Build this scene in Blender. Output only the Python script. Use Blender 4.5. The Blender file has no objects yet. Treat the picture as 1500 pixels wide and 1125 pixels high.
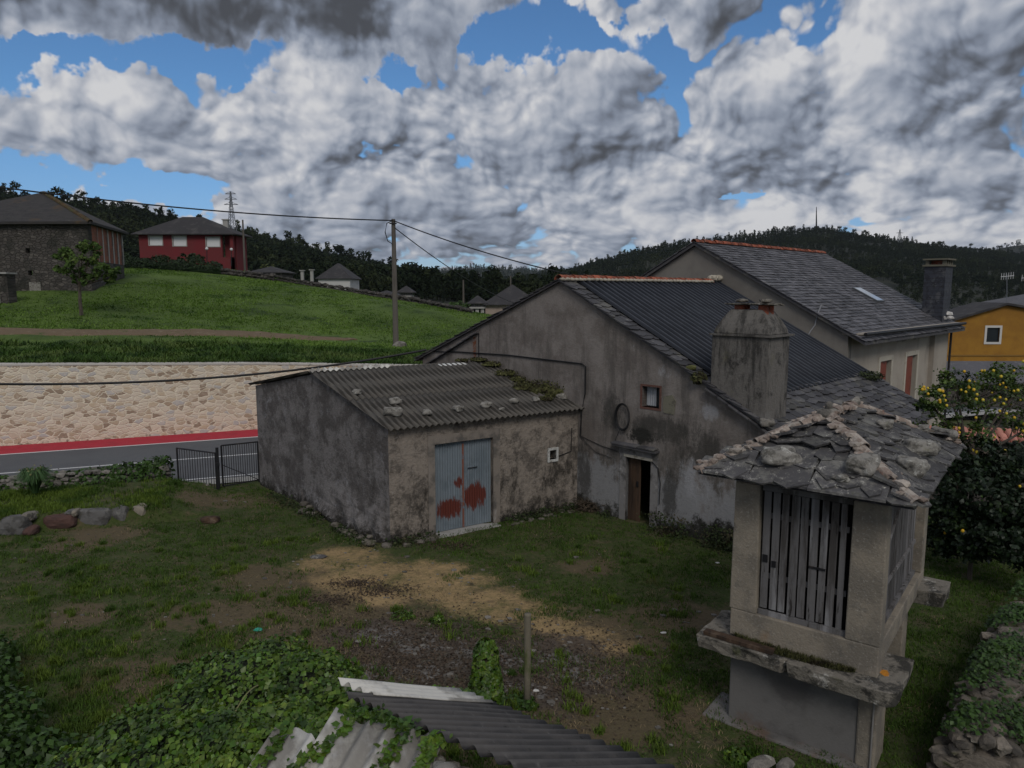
import bpy, bmesh, math, random
import numpy as np
from mathutils import Vector, noise
R = math.radians
random.seed(7); rng = np.random.default_rng(7)
sc = bpy.context.scene
COL = sc.collection

# ------------------------------------------------------------------ camera
FPX = 1060.0; CAMZ = 6.5; TILT = math.atan(137.5/1060)      # focal length in pixels of a 1500 px wide picture
cam_d = bpy.data.cameras.new('camera'); cam = bpy.data.objects.new('camera', cam_d); COL.objects.link(cam)
cam_d.sensor_width = 36; cam_d.lens = 36*FPX/1500; cam_d.clip_end = 12000; cam_d.clip_start = 0.1
cam.location = (0, 0, CAMZ); cam.rotation_euler = (math.pi/2 - TILT, 0, 0)
sc.camera = cam
def ray(px, py):
    a = px-750; b = 562.5-py
    return Vector((a, FPX*math.cos(TILT)+b*math.sin(TILT), -FPX*math.sin(TILT)+b*math.cos(TILT)))
def gz(px, py, z=0.0):
    d = ray(px, py); return Vector((0, 0, CAMZ)) + d*((z-CAMZ)/d.z)
def gy(px, py, Y):
    d = ray(px, py); return Vector((0, 0, CAMZ)) + d*(Y/d.y)
def gpl(px, py, P, N):
    d = ray(px, py); o = Vector((0, 0, CAMZ)); return o + d*((Vector(P)-o).dot(N)/d.dot(N))

# ------------------------------------------------------------------ exposure, world, sun
sc.view_settings.view_transform = 'Standard'; sc.view_settings.look = 'None'
sc.view_settings.exposure = 0.0; sc.view_settings.gamma = 1.0; sc.view_settings.use_curve_mapping = False
HAZE = 0.000034
SUN_EL = R(42); SUN_AZ = R(171)      # azimuth measured from +Y (view direction) clockwise: behind and a little to the right
w = bpy.data.worlds.new('World'); sc.world = w; w.use_nodes = True

class NT:
    """small helper for writing node trees as expressions"""
    def __init__(s, tree): s.t = tree; s.n = tree.nodes; s.l = tree.links
    def put(s, sock, v):
        if isinstance(v, (int, float)): sock.default_value = v
        elif isinstance(v, (tuple, list, Vector)):
            v = tuple(v)
            sock.default_value = v if len(v) == len(sock.default_value) else v+(1.0,)
        else: s.l.new(v, sock)
    def m(s, op, a, b=0.0, c=0.0, clamp=False):
        n = s.n.new('ShaderNodeMath'); n.operation = op; n.use_clamp = clamp
        for i, v in enumerate((a, b, c)): s.put(n.inputs[i], v)
        return n.outputs[0]
    def v(s, op, a, b=(0, 0, 0), sc_=None):
        n = s.n.new('ShaderNodeVectorMath'); n.operation = op
        s.put(n.inputs[0], a); s.put(n.inputs[1], b)
        if sc_ is not None: s.put(n.inputs['Scale'], sc_)
        return n.outputs['Value'] if op in ('LENGTH', 'DOT_PRODUCT', 'DISTANCE') else n.outputs[0]
    def sm(s, x, lo, hi, a=0.0, b=1.0):
        n = s.n.new('ShaderNodeMapRange'); n.interpolation_type = 'SMOOTHSTEP'
        for i, q in enumerate((x, lo, hi, a, b)): s.put(n.inputs[i], q)
        return n.outputs[0]
    def lin(s, x, lo, hi, a=0.0, b=1.0):
        n = s.n.new('ShaderNodeMapRange')
        for i, q in enumerate((x, lo, hi, a, b)): s.put(n.inputs[i], q)
        return n.outputs[0]
    def noise(s, vec, scale, detail=6, rough=0.55, dist=0.0, dim='3D', w_=None):
        n = s.n.new('ShaderNodeTexNoise'); n.noise_dimensions = dim
        s.put(n.inputs['Vector'], vec); n.inputs['Scale'].default_value = scale; n.inputs['Detail'].default_value = detail
        n.inputs['Roughness'].default_value = rough; n.inputs['Distortion'].default_value = dist
        return n.outputs['Fac']
    def vor(s, vec, scale, feature='F1', detail=0, rough=0.5, rand=1.0, out='Distance', dim='3D'):
        n = s.n.new('ShaderNodeTexVoronoi'); n.feature = feature; n.voronoi_dimensions = dim
        s.put(n.inputs['Vector'], vec); n.inputs['Scale'].default_value = scale
        if 'Detail' in n.inputs: n.inputs['Detail'].default_value = detail; n.inputs['Roughness'].default_value = rough
        n.inputs['Randomness'].default_value = rand
        return n.outputs[out]
    def mix(s, f, a, b, mode='MIX'):
        n = s.n.new('ShaderNodeMix'); n.data_type = 'RGBA'; n.blend_type = mode
        s.put(n.inputs['Factor'], f); s.put(n.inputs['A'] if False else n.inputs[6], a); s.put(n.inputs[7], b)
        return n.outputs[2]
    def sep(s, v):
        n = s.n.new('ShaderNodeSeparateXYZ'); s.put(n.inputs[0], v); return n.outputs
    def comb(s, x, y, z=0.0):
        n = s.n.new('ShaderNodeCombineXYZ')
        for i, q in enumerate((x, y, z)): s.put(n.inputs[i], q)
        return n.outputs[0]

def azel(px, py):
    d = ray(px, py).normalized(); return math.atan2(d.x, d.y), math.asin(d.z)
def build_world():
    N = NT(w.node_tree); N.n.clear()
    out = N.n.new('ShaderNodeOutputWorld'); bg = N.n.new('ShaderNodeBackground')
    sky = N.n.new('ShaderNodeTexSky'); sky.sky_type = 'NISHITA'; sky.sun_disc = False
    sky.sun_elevation = SUN_EL; sky.sun_rotation = SUN_AZ; sky.altitude = 300; sky.air_density = 1.0; sky.dust_density = 0.3; sky.ozone_density = 3.0
    tc = N.n.new('ShaderNodeTexCoord'); x, y, z = N.sep(tc.outputs['Generated'])
    az = N.m('ARCTAN2', x, y); el = N.m('ARCSINE', z)
    elc = N.m('MAXIMUM', el, 0.0)
    K = 0.20                                                  # clouds get flatter towards the horizon
    vv = N.m('ADD', N.m('MULTIPLY', N.m('LOGARITHM', N.m('ADD', elc, 0.06), math.e), K), N.m('MULTIPLY', elc, .4))
    q = N.comb(az, vv)
    wn = N.v('SUBTRACT', N.comb(N.noise(q, 9, 5, .6, dim='2D'), N.noise(N.v('ADD', q, (4.4, 8.3, 0)), 9, 5, .6, dim='2D')), (0.5, 0.5, 0))
    p = N.v('ADD', N.comb(az, el), N.v('MULTIPLY', wn, (.22, .10, 0)))      # angles, for placing the big cloud banks
    def blob(px, py, rx, ry):
        a, e = azel(px, py); k = 1/1090.
        d = N.v('SUBTRACT', p, (a, e, 0)); d = N.v('MULTIPLY', d, (1/(rx*k), 1/(ry*k), 0))
        return N.sm(N.v('LENGTH', d), 1.6, 0.0)
    def total(lst):
        s_ = None
        for (px, py, rx, ry, wt) in lst:
            b = N.m('MULTIPLY', blob(px, py, rx, ry), wt)
            s_ = b if s_ is None else N.m('ADD', s_, b)
        return s_
    def height(vec, det=7):
        wob = N.v('SUBTRACT', N.comb(N.noise(vec, 8, 2, .5, dim='2D'), N.noise(N.v('ADD', vec, (7.1, 3.3, 0)), 8, 2, .5, dim='2D')), (0.5, 0.5, 0))
        vw = N.v('ADD', vec, N.v('MULTIPLY', wob, (.05, .05, 0)))
        n1 = N.noise(vw, 4.5, det, .55, dim='2D')
        f1 = N.vor(vw, 6.5, 'F1', 3.6, .62, dim='2D'); b1 = N.m('SUBTRACT', 1.0, N.m('MULTIPLY', f1, N.m('MULTIPLY', f1, 1.25)))
        return N.m('ADD', N.m('MULTIPLY', n1, .58), N.m('MULTIPLY', b1, .40))
    h0 = height(q)
    L1 = height(N.v('ADD', q, (-.006, .009, 0)))
    L2 = height(N.v('ADD', q, (-.030, .040, 0)), 4)
    # where the sky is clear (negative) and where it is not
    cov = total(SKY_COVER)
    dens = N.m('ADD', N.m('ADD', N.m('MULTIPLY', h0, .52), cov), COVER_BIAS)
    alpha = N.sm(dens, 0.39, 0.50)
    emb = N.m('ADD', N.m('MULTIPLY', N.m('SUBTRACT', h0, L1), .92), N.m('MULTIPLY', N.m('SUBTRACT', h0, L2), .60))
    shade = total(SKY_SHADE)
    big = N.noise(N.v('ADD', q, (3.7, 1.9, 0)), 4.2, 4, .5)
    lum = N.m('ADD', N.m('ADD', 0.69, emb), N.m('ADD', shade, N.m('MULTIPLY', N.m('SUBTRACT', big, .5), .85)))
    # thin edges of a cloud let light through
    lum = N.m('ADD', lum, N.sm(dens, 0.56, 0.40, 0, .12))
    lum = N.m('ADD', .635, N.m('MULTIPLY', N.m('SUBTRACT', lum, .69), .72))
    ramp = N.n.new('ShaderNodeValToRGB'); N.put(ramp.inputs[0], lum); cr = ramp.color_ramp
    cr.interpolation = 'B_SPLINE'
    cols = [(0.0, (.055, .058, .066)), (.22, (.115, .130, .160)), (.42, (.205, .240, .310)), (.62, (.34, .375, .445)), (.82, (.50, .515, .56)), (1.0, (.66, .66, .67))]
    cr.elements[0].position = 0; cr.elements[0].color = cols[0][1]+(1,); cr.elements[1].position = 1; cr.elements[1].color = cols[-1][1]+(1,)
    for pp, c in cols[1:-1]:
        e = cr.elements.new(pp); e.color = c+(1,)
    skc = N.v('SCALE', sky.outputs[0], sc_=SKY_STRENGTH)
    skc = N.mix(N.sm(el, .22, .0), N.v('MULTIPLY', skc, (.66, .98, 1.22)), N.v('MULTIPLY', skc, (.62, .80, 1.15)))
    c = N.mix(alpha, skc, ramp.outputs[0])
    # below the horizon: dull earth light
    c = N.mix(N.sm(el, -0.02, -0.06), c, (.03, .035, .03, 1))
    N.put(bg.inputs[0], c); bg.inputs[1].default_value = 1.0
    N.l.new(bg.outputs[0], out.inputs[0])
SKY_STRENGTH = 0.075
COVER_BIAS = 0.545
SKY_COVER = [(-20, 110, 60, 60, -.34), (120, 74, 190, 26, -.40), (320, 70, 100, 36, -.36), (450, 62, 90, 20, -.26), (562, 100, 50, 44, -.34), (600, 112, 50, 24, -.2), (700, 62, 60, 34, -.34), (790, 42, 120, 40, -.40), (900, 52, 80, 32, -.28), (990, 82, 70, 28, -.32),
             (10, 246, 60, 26, -.34), (185, 262, 50, 34, -.36), (250, 284, 110, 16, -.26), (1042, 293, 45, 10, -.22), (430, 302, 80, 9, -.10), (960, 20, 30, 30, .1), (960, 8, 90, 20, .12),
             (200, 0, 260, 40, .30), (560, 0, 180, 56, .32), (555, 228, 90, 40, .2), (880, 232, 110, 40, .2), (1180, 262, 190, 50, .28), (1480, 95, 90, 60, .28), (1000, 220, 140, 60, .15), (620, 130, 50, 30, .12)]
SKY_SHADE = [(200, 8, 340, 56, -.66), (560, 12, 170, 60, -.46), (1010, 18, 80, 34, -.30), (1440, 110, 110, 70, -.16), (1480, 200, 80, 60, -.28),
             (110, 130, 90, 42, .30), (460, 110, 95, 46, .30), (430, 245, 70, 45, .34), (730, 110, 90, 40, .25), (1100, 140, 60, 36, .16), (1262, 205, 60, 50, .24),
             (1200, 45, 110, 50, .18), (210, 190, 150, 30, -.14), (350, 178, 60, 20, -.16), (560, 270, 160, 50, -.20), (620, 330, 200, 24, -.14), (1000, 190, 200, 60, -.16),
             (1150, 290, 320, 26, -.26), (760, 290, 110, 30, .10), (900, 300, 60, 14, -.14), (1400, 330, 220, 20, .22), (1020, 320, 180, 18, .16), (60, 185, 60, 20, .16),
             (940, 180, 260, 70, -.06), (480, 345, 180, 20, .08)]
build_world()
sl = bpy.data.lights.new('sun', 'SUN'); sl.energy = 1.35; sl.angle = R(22); sl.color = (1, .95, .88)
so = bpy.data.objects.new('sun', sl); COL.objects.link(so)
sd = Vector((math.sin(SUN_AZ)*math.cos(SUN_EL), math.cos(SUN_AZ)*math.cos(SUN_EL), math.sin(SUN_EL)))
so.rotation_euler = sd.to_track_quat('Z', 'Y').to_euler()
w.cycles.sampling_method = 'MANUAL'; w.cycles.sample_map_resolution = 512
# ------------------------------------------------------------------ objects
def tag(o, label=None, cat=None, group=None, kind=None):
    if label: o['label'] = label
    if cat: o['category'] = cat
    if group: o['group'] = group
    if kind: o['kind'] = kind
    return o
def thing(name, label, cat, loc, group=None):
    o = bpy.data.objects.new(name, None); COL.objects.link(o); o.empty_display_size = .2
    o.location = Vector(loc); return tag(o, label, cat, group)
def rootloc(p):
    l = Vector((0, 0, 0))
    while p is not None: l = l + Vector(p.location); p = p.parent
    return l
class MB:
    """collects vertices and faces in world coordinates, builds them as ONE mesh"""
    def __init__(s): s.v = []; s.f = []; s.big = []; s.mi = []
    def add(s, vs, fs):
        o = len(s.v); s.v.extend([tuple(x) for x in vs]); s.f.extend([tuple(i+o for i in f) for f in fs])
    def hexa(s, b, t):      # four bottom points, four top points (counter-clockwise from above)
        s.add(list(b)+list(t), [(3, 2, 1, 0), (4, 5, 6, 7), (0, 1, 5, 4), (1, 2, 6, 5), (2, 3, 7, 6), (3, 0, 4, 7)])
    def obox(s, o, a, b, c):   # origin and three edge vectors (right handed)
        o, a, b, c = map(Vector, (o, a, b, c))
        s.hexa([o, o+a, o+a+b, o+b], [o+c, o+a+c, o+a+b+c, o+b+c])
    def tube(s, pts, r, n=8, cap=True, r2=None):
        pts = [Vector(p) for p in pts]; m = len(pts); vs = []
        for i, p in enumerate(pts):
            t = (pts[min(i+1, m-1)]-pts[max(i-1, 0)]).normalized()
            u = t.cross(Vector((0, 0, 1)));
            if u.length < .1: u = t.cross(Vector((1, 0, 0)))
            u.normalize(); v_ = t.cross(u)
            rr = r if r2 is None else r+(r2-r)*i/(m-1)
            for k in range(n):
                a = 2*math.pi*k/n; vs.append(p+u*(math.cos(a)*rr)+v_*(math.sin(a)*rr))
        fs = [(i*n+k, (i+1)*n+k, (i+1)*n+(k+1) % n, i*n+(k+1) % n) for i in range(m-1) for k in range(n)]
        if cap: fs += [tuple(range(n)), tuple(reversed(range((m-1)*n, m*n)))]
        s.add(vs, fs)
    def np_add(s, V, Fc): s.big.append((np.asarray(V, float).reshape(-1, 3), np.asarray(Fc, int)))
    def build(s, name, mat, parent=None, smooth=False, bevel=0.0):
        org = rootloc(parent) if parent else Vector((0, 0, 0))
        me = bpy.data.meshes.new(name)
        if s.big:
            vs = []; loops = []; starts = []; off = 0; lo = 0
            if s.v: s.big.insert(0, None)
            allv = []; 
            for it in s.big:
                if it is None:
                    continue
                V, Fc = it; allv.append(V-np.array(org)); loops.append((Fc+off).ravel()); k = Fc.shape[1]
                starts.append(lo+np.arange(len(Fc))*k); lo += Fc.size; off += len(V)
            if s.v:
                V = np.array(s.v, float)-np.array(org); allv.append(V); fl = []; st = []
                for f in s.f: st.append(lo); fl.extend([i+off for i in f]); lo += len(f)
                loops.append(np.array(fl)); starts.append(np.array(st)); off += len(V)
            V = np.concatenate(allv); Lp = np.concatenate(loops); St = np.concatenate(starts)
            me.vertices.add(len(V)); me.vertices.foreach_set('co', V.astype(np.float32).ravel())
            me.loops.add(len(Lp)); me.loops.foreach_set('vertex_index', Lp.astype(np.int32))
            me.polygons.add(len(St)); me.polygons.foreach_set('loop_start', St.astype(np.int32))
            me.update(calc_edges=True)
        else:
            me.from_pydata([tuple(Vector(v)-org) for v in s.v], [], s.f); me.update()
        ob = bpy.data.objects.new(name, me); COL.objects.link(ob)
        if mat: me.materials.append(mat)
        if smooth: me.polygons.foreach_set('use_smooth', [True]*len(me.polygons))
        if parent: ob.parent = parent
        if bevel:
            b = ob.modifiers.new('bevel', 'BEVEL'); b.width = bevel; b.segments = 2; b.limit_method = 'ANGLE'; b.angle_limit = R(40)
        return ob
def copy_tree(o, parent=None):
    c = o.copy(); COL.objects.link(c); c.parent = parent
    for ch in list(o.children): copy_tree(ch, c)
    return c
V3 = Vector
def grid(nu, nv, fn):
    vs = [fn(i/nu, j/nv) for j in range(nv+1) for i in range(nu+1)]
    fs = [(j*(nu+1)+i, j*(nu+1)+i+1, (j+1)*(nu+1)+i+1, (j+1)*(nu+1)+i) for j in range(nv) for i in range(nu)]
    return vs, fs
def wall(mb, pts, th, nrm, holes=()):
    """flat polygon pts (in order) extruded by th against nrm"""
    n = len(pts); pts = [V3(p) for p in pts]; back = [p-V3(nrm)*th for p in pts]
    mb.add(pts+back, [tuple(range(n)), tuple(reversed(range(n, 2*n)))]+[(i, i+n, (i+1) % n+n, (i+1) % n) for i in range(n)])
def rock(mb, c, rad, seed=0, rough=.24, sub=2, squash=(1, 1, 1), rot=0.0, tilt=0.0, flat=0.0):
    bm = bmesh.new(); bmesh.ops.create_icosphere(bm, subdivisions=sub, radius=1.0)
    ca, sa = math.cos(rot), math.sin(rot); ct, st = math.cos(tilt), math.sin(tilt); vs = []
    for v in bm.verts:
        p = v.co.copy(); q = p*1.3+V3((seed*3.7, seed*1.3, seed*.7))
        d = 1+rough*noise.noise(q*.8)*1.3+rough*.45*noise.noise(q*2.2)+rough*.2*noise.noise(q*5.0)
        # chip the sphere towards a blocky stone
        m_ = max(abs(p.x), abs(p.y), abs(p.z)); p = p*(d*(1-.45*(1-flat)*0+0) )*((1/m_)**.45*.85)
        p = V3((p.x*rad*squash[0], p.y*rad*squash[1], p.z*rad*squash[2]))
        p = V3((p.x, p.y*ct-p.z*st, p.y*st+p.z*ct))
        vs.append(V3((p.x*ca-p.y*sa, p.x*sa+p.y*ca, p.z))+V3(c))
    mb.add(vs, [tuple(v.index for v in f.verts) for f in bm.faces]); bm.free()
def corrugated(mb, P0, U, Vv, LU, LV, pitch=.177, amp=.028, per=8, th=.008, seglen=None, sag=0.0, droop=None, rag=0.0, seed=0):
    """P0 corner; waves repeat along U, run along V"""
    P0, U, Vv = V3(P0), V3(U).normalized(), V3(Vv).normalized(); Nn = U.cross(Vv).normalized()
    if Nn.z < 0: Nn = -Nn
    nu = max(4, int(LU/pitch*per)); nseg = max(1, int(round(LV/(seglen or LV)))); r_ = random.Random(seed)
    for sgm in range(nseg):
        v0 = sgm*LV/nseg-(0.12 if sgm else 0); v1 = (sgm+1)*LV/nseg; nv = 4
        if sgm == 0: e0 = [r_.uniform(-rag, rag) for _ in range(nu+1)]
        off = .012*sgm
        def fn(a, b, shift=0.0):
            u = a*LU; v_ = v0+(v1-v0)*b
            h = amp*math.cos(2*math.pi*u/pitch)+off*(1-b)*1.0-sag*4*b*(1-b)+shift + .010*noise.noise(V3((u*1.1, v_*.9, seed)))
            if sgm == 0 and b == 0: v_ += rag*noise.noise(V3((u*2.5, seed, 1)))
            return P0+U*u+Vv*v_+Nn*h
        a_, f_ = grid(nu, nv, lambda a, b: fn(a, b)); b_, g_ = grid(nu, nv, lambda a, b: fn(a, b, -th)); n0 = len(a_)
        sides = []
        W_ = nu+1
        for i in range(nu):
            sides.append((i, i+n0, i+1+n0, i+1)); j = nv*W_+i; sides.append((j, j+1, j+1+n0, j+n0))
        for j in range(nv):
            i = j*W_; sides.append((i, i+W_, i+W_+n0, i+n0)); i = j*W_+nu; sides.append((i, i+n0, i+W_+n0, i+W_))
        mb.add(a_+b_, f_+[tuple(reversed([q+n0 for q in f])) for f in g_]+sides)
def slates(mb, P0, U, Vv, LU, LV, expo=.3, wmin=.25, wmax=.5, th=.018, jit=.03, lift=.012, seed=1, inside=None, over=1.45, ragged=.02):
    """overlapping stone slates, P0 lower corner, U along the eave, V up the slope"""
    r_ = random.Random(seed); P0, U, Vv = V3(P0), V3(U).normalized(), V3(Vv).normalized(); Nn = U.cross(Vv).normalized()
    if Nn.z < 0: Nn = -Nn
    rows = int(math.ceil(LV/expo))
    for j in range(rows):
        u = -r_.uniform(0, wmax)*.6
        while u < LU:
            wd = r_.uniform(wmin, wmax); v0 = j*expo+r_.uniform(-jit, jit); v1 = min(v0+expo*over, LV+.02)
            ua, ub = max(u, -.02), min(u+wd-.008, LU+.02); u += wd
            if ub-ua < .06 or v1-v0 < .05: continue
            cu, cv = (ua+ub)/2, v0+expo*.5
            if inside and not inside(cu, cv): continue
            a = r_.uniform(0, lift); t_ = th*r_.uniform(.7, 1.4); rise = th*1.9
            def P(uu, v_, h): return P0+U*uu+Vv*v_+Nn*h
            c1, c2 = r_.uniform(0, jit), r_.uniform(0, jit)
            q0, q1 = v0+r_.uniform(-ragged, ragged), v0+r_.uniform(-ragged, ragged)
            m_ = (ua+ub)/2+r_.uniform(-.2, .2)*(ub-ua); qm = min(q0, q1)-r_.uniform(0, jit)
            b = [P(ua, q0+c1, rise+a), P(m_, qm, rise+a), P(ub, q1+c2, rise+a), P(ub, v1, 0), P(ua, v1, 0)]
            t = [x+Nn*t_ for x in b]; n = 5
            mb.add(b+t, [tuple(reversed(range(n))), tuple(range(n, 2*n))]+[(i, (i+1) % n, (i+1) % n+n, i+n) for i in range(n)])
def catenary(a, b, sag, n=20):
    a, b = V3(a), V3(b); return [a.lerp(b, i/n)-V3((0, 0, sag*4*(i/n)*(1-i/n))) for i in range(n+1)]
def leaf_cloud(mb, C, Nrm, size, sizevar=.35, shape='leaf', rs=None):
    """one small folded leaf per row of C; Nrm the direction it faces"""
    rs = rs or rng; n = len(C); C = np.asarray(C); Nrm = np.asarray(Nrm); Nrm = Nrm/np.linalg.norm(Nrm, axis=1, keepdims=True)
    t = rs.normal(size=(n, 3)); t -= (t*Nrm).sum(1, keepdims=True)*Nrm; t /= np.linalg.norm(t, axis=1, keepdims=True)
    b = np.cross(Nrm, t); s_ = (size*(1+sizevar*rs.uniform(-1, 1, n)))[:, None]
    if shape == 'leaf':   # five-sided, folded along its rib
        P = [C-t*s_*.5, C-t*s_*.12+b*s_*.48-Nrm*s_*.12, C+t*s_*.55+Nrm*s_*-.05, C-t*s_*.12-b*s_*.48-Nrm*s_*.12]
        V = np.stack(P, 1).reshape(-1, 3); i = np.arange(n)*4
        mb.np_add(V, np.concatenate([np.stack([i, i+1, i+2], 1), np.stack([i, i+2, i+3], 1)]))
    else:
        P = [C-t*s_*.5, C+b*s_*.4, C+t*s_*.5, C-b*s_*.4]
        V = np.stack(P, 1).reshape(-1, 3); i = np.arange(n)*4
        mb.np_add(V, np.stack([i, i+1, i+2, i+3], 1))
def blades(mb, P, h, wd, lean=.5, rs=None):
    """grass blades as thin bent strips: one row of P each"""
    rs = rs or rng; n = len(P); a = rs.uniform(0, 2*np.pi, n); d = np.stack([np.cos(a), np.sin(a), np.zeros(n)], 1)
    e = np.stack([-np.sin(a), np.cos(a), np.zeros(n)], 1); h = np.asarray(h)*np.ones(n); wd = np.asarray(wd)*np.ones(n); L = rs.uniform(.2, 1, n)*lean
    up = np.array([0, 0, 1.]); hh = h[:, None]; ww = wd[:, None]; LL = L[:, None]
    V = np.stack([P-e*ww, P+e*ww, P+up*hh*.6+d*hh*LL*.35+e*ww*.7, P+up*hh*.6+d*hh*LL*.35-e*ww*.7, P+up*hh+d*hh*LL], 1).reshape(-1, 3)
    i = np.arange(n)*5
    mb.np_add(V, np.stack([i, i+1, i+2, i+3], 1)); mb.big[-1] = (mb.big[-1][0], mb.big[-1][1])
    mb.big.append((np.zeros((0, 3)), np.zeros((0, 3), int)))
    mb.big[-1] = (V[:0], np.zeros((0, 3), int))
    # tips as triangles share the same vertices: stored as a second face block on a zero-size vertex block
    tri = np.stack([i+3, i+2, i+4], 1)-len(V)
    mb.big[-1] = (V[:0], tri)

# ------------------------------------------------------------------ materials
def mat(name, base, layers=(), rough=.9, bump=.25, bscale=20, bdetail=6, island=0.0, spec=.3, metal=0.0, cell=None, trans=0.0, groove=None, wave=None, bdist=.02, huevar=0.0):
    m = bpy.data.materials.new(name); m.use_nodes = True; N = NT(m.node_tree); N.n.clear()
    out = N.n.new('ShaderNodeOutputMaterial'); bs = N.n.new('ShaderNodeBsdfPrincipled'); N.l.new(bs.outputs[0], out.inputs[0])
    geo = N.n.new('ShaderNodeNewGeometry'); pos = geo.outputs['Position']; xyz = N.sep(pos)
    c = None; hgt = None
    if cell:    # masonry: cell = dict(axis, scale, zs, mortar, cols)
        ax = V3(cell.get('axis', (1, 0, 0))); u = N.v('DOT_PRODUCT', pos, tuple(ax))
        wob = N.m('MULTIPLY', N.m('SUBTRACT', N.noise(pos, 2.2, 3), .5), cell.get('wob', .25))
        wob2 = N.m('MULTIPLY', N.m('SUBTRACT', N.noise(N.v('ADD', pos, (5, 9, 2)), 5, 3), .5), cell.get('wob', .25)*.6)
        q = N.comb(N.m('ADD', u, wob2), N.m('MULTIPLY', N.m('ADD', xyz[2], wob), cell['zs']))
        sc_ = cell['scale']
        col = N.vor(q, sc_, 'F1', rand=cell.get('rand', .85), out='Color', dim='2D'); edge = N.vor(q, sc_, 'DISTANCE_TO_EDGE', rand=cell.get('rand', .85), dim='2D')
        cs = N.sep(col)
        rp = N.n.new('ShaderNodeValToRGB'); N.put(rp.inputs[0], cs[0]); cr = rp.color_ramp; cr.interpolation = 'CONSTANT' if cell.get('hard') else 'LINEAR'
        k = cell['cols']; cr.elements[0].color = k[0]+(1,); cr.elements[1].color = k[-1]+(1,); cr.elements[1].position = 1
        for i, cc in enumerate(k[1:-1]): e = cr.elements.new((i+1)/(len(k)-1)); e.color = cc+(1,)
        c = N.mix(N.m('MULTIPLY', N.noise(pos, 14, 5), .35), rp.outputs[0], base+(1,))
        mk = N.sm(edge, cell.get('m0', .03), cell.get('m1', .09)); c = N.mix(mk, cell['mortar']+(1,), c); hgt = N.m('MULTIPLY', mk, cell.get('depth', 1.0))
    else:
        nz = N.noise(pos, bscale*.35, 6); c = N.mix(N.m('MULTIPLY', nz, .5), base+(1,), tuple(x*.72 for x in base)+(1,))
    for L in layers:
        st = L.get('stretch', (1, 1, 1)); sd_ = L.get('seed', random.uniform(0, 50))
        pv = N.v('MULTIPLY', N.v('ADD', pos, (sd_, sd_*.7, sd_*.3)), st)
        val = N.noise(pv, L.get('scale', 3), L.get('detail', 7), L.get('rough', .6), L.get('dist', 0.0))
        amp = L.get('amp', .6)
        if 'z' in L:
            z0, z1 = L['z']; val = N.m('ADD', val, N.m('MULTIPLY', N.lin(xyz[2], z0, z1, 1, 0), amp))
        if L.get('blobs'):
            tot = None
            for (bc, br) in L['blobs']:
                d = N.v('LENGTH', N.v('MULTIPLY', N.v('SUBTRACT', pos, tuple(bc)), tuple(1/r for r in br)))
                f = N.sm(d, 1.3, .2); tot = f if tot is None else N.m('MAXIMUM', tot, f)
            val = N.m('ADD', val, N.m('MULTIPLY', tot, amp))
        f = N.sm(val, L['lo'], L['hi']); f = N.m('MULTIPLY', f, L.get('op', 1.0))
        c = N.mix(f, c, tuple(L['col'])+(1,))
    if wave:   # thin painted/boarded lines: dict(axis, pitch, col, width)
        u = N.v('DOT_PRODUCT', pos, tuple(wave['axis'])); fr = N.m('FRACT', N.m('DIVIDE', u, wave['pitch']))
        f = N.sm(N.m('ABSOLUTE', N.m('SUBTRACT', fr, .5)), .5-wave['width'], .5); c = N.mix(N.m('MULTIPLY', f, wave.get('op', 1)), c, tuple(wave['col'])+(1,))
    if groove:   # trough shade and crest sheen painted along the waves of corrugated sheet: dict(axis, origin, pitch, col, crest)
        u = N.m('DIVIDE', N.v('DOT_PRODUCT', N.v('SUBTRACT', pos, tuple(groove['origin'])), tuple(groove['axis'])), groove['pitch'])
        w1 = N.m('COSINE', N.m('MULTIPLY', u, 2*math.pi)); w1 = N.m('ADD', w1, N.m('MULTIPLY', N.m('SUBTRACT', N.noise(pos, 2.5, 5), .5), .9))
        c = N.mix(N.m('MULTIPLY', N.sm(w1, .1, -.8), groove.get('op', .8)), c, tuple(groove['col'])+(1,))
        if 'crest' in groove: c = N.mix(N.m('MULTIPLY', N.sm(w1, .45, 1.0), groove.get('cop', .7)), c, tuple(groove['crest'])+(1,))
    if island or huevar:
        ri = geo.outputs['Random Per Island']; h = N.n.new('ShaderNodeHueSaturation')
        N.put(h.inputs['Value'], N.lin(ri, 0, 1, 1-island, 1+island))
        r2 = N.m('FRACT', N.m('MULTIPLY', ri, 17.3)); N.put(h.inputs['Hue'], N.lin(r2, 0, 1, .5-huevar, .5+huevar)); N.put(h.inputs['Color'], c); c = h.outputs[0]
    N.put(bs.inputs['Base Color'], c); bs.inputs['Roughness'].default_value = rough; bs.inputs['Metallic'].default_value = metal
    bs.inputs['Specular IOR Level'].default_value = spec
    if trans:
        tr = N.n.new('ShaderNodeBsdfTranslucent'); N.put(tr.inputs[0], N.mix(1.0, c, (1.1, 1.25, .6, 1), 'MULTIPLY'))
        mx = N.n.new('ShaderNodeMixShader'); mx.inputs[0].default_value = trans; N.l.new(bs.outputs[0], mx.inputs[1]); N.l.new(tr.outputs[0], mx.inputs[2]); N.l.new(mx.outputs[0], out.inputs[0])
    if bump:
        b = N.n.new('ShaderNodeBump'); b.inputs['Strength'].default_value = bump; b.inputs['Distance'].default_value = bdist
        nb = N.noise(pos, bscale, bdetail, .65)
        if hgt is not None: nb = N.m('ADD', N.m('MULTIPLY', nb, .5), hgt)
        N.put(b.inputs['Height'], nb); N.l.new(b.outputs[0], bs.inputs['Normal'])
    return m
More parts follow.
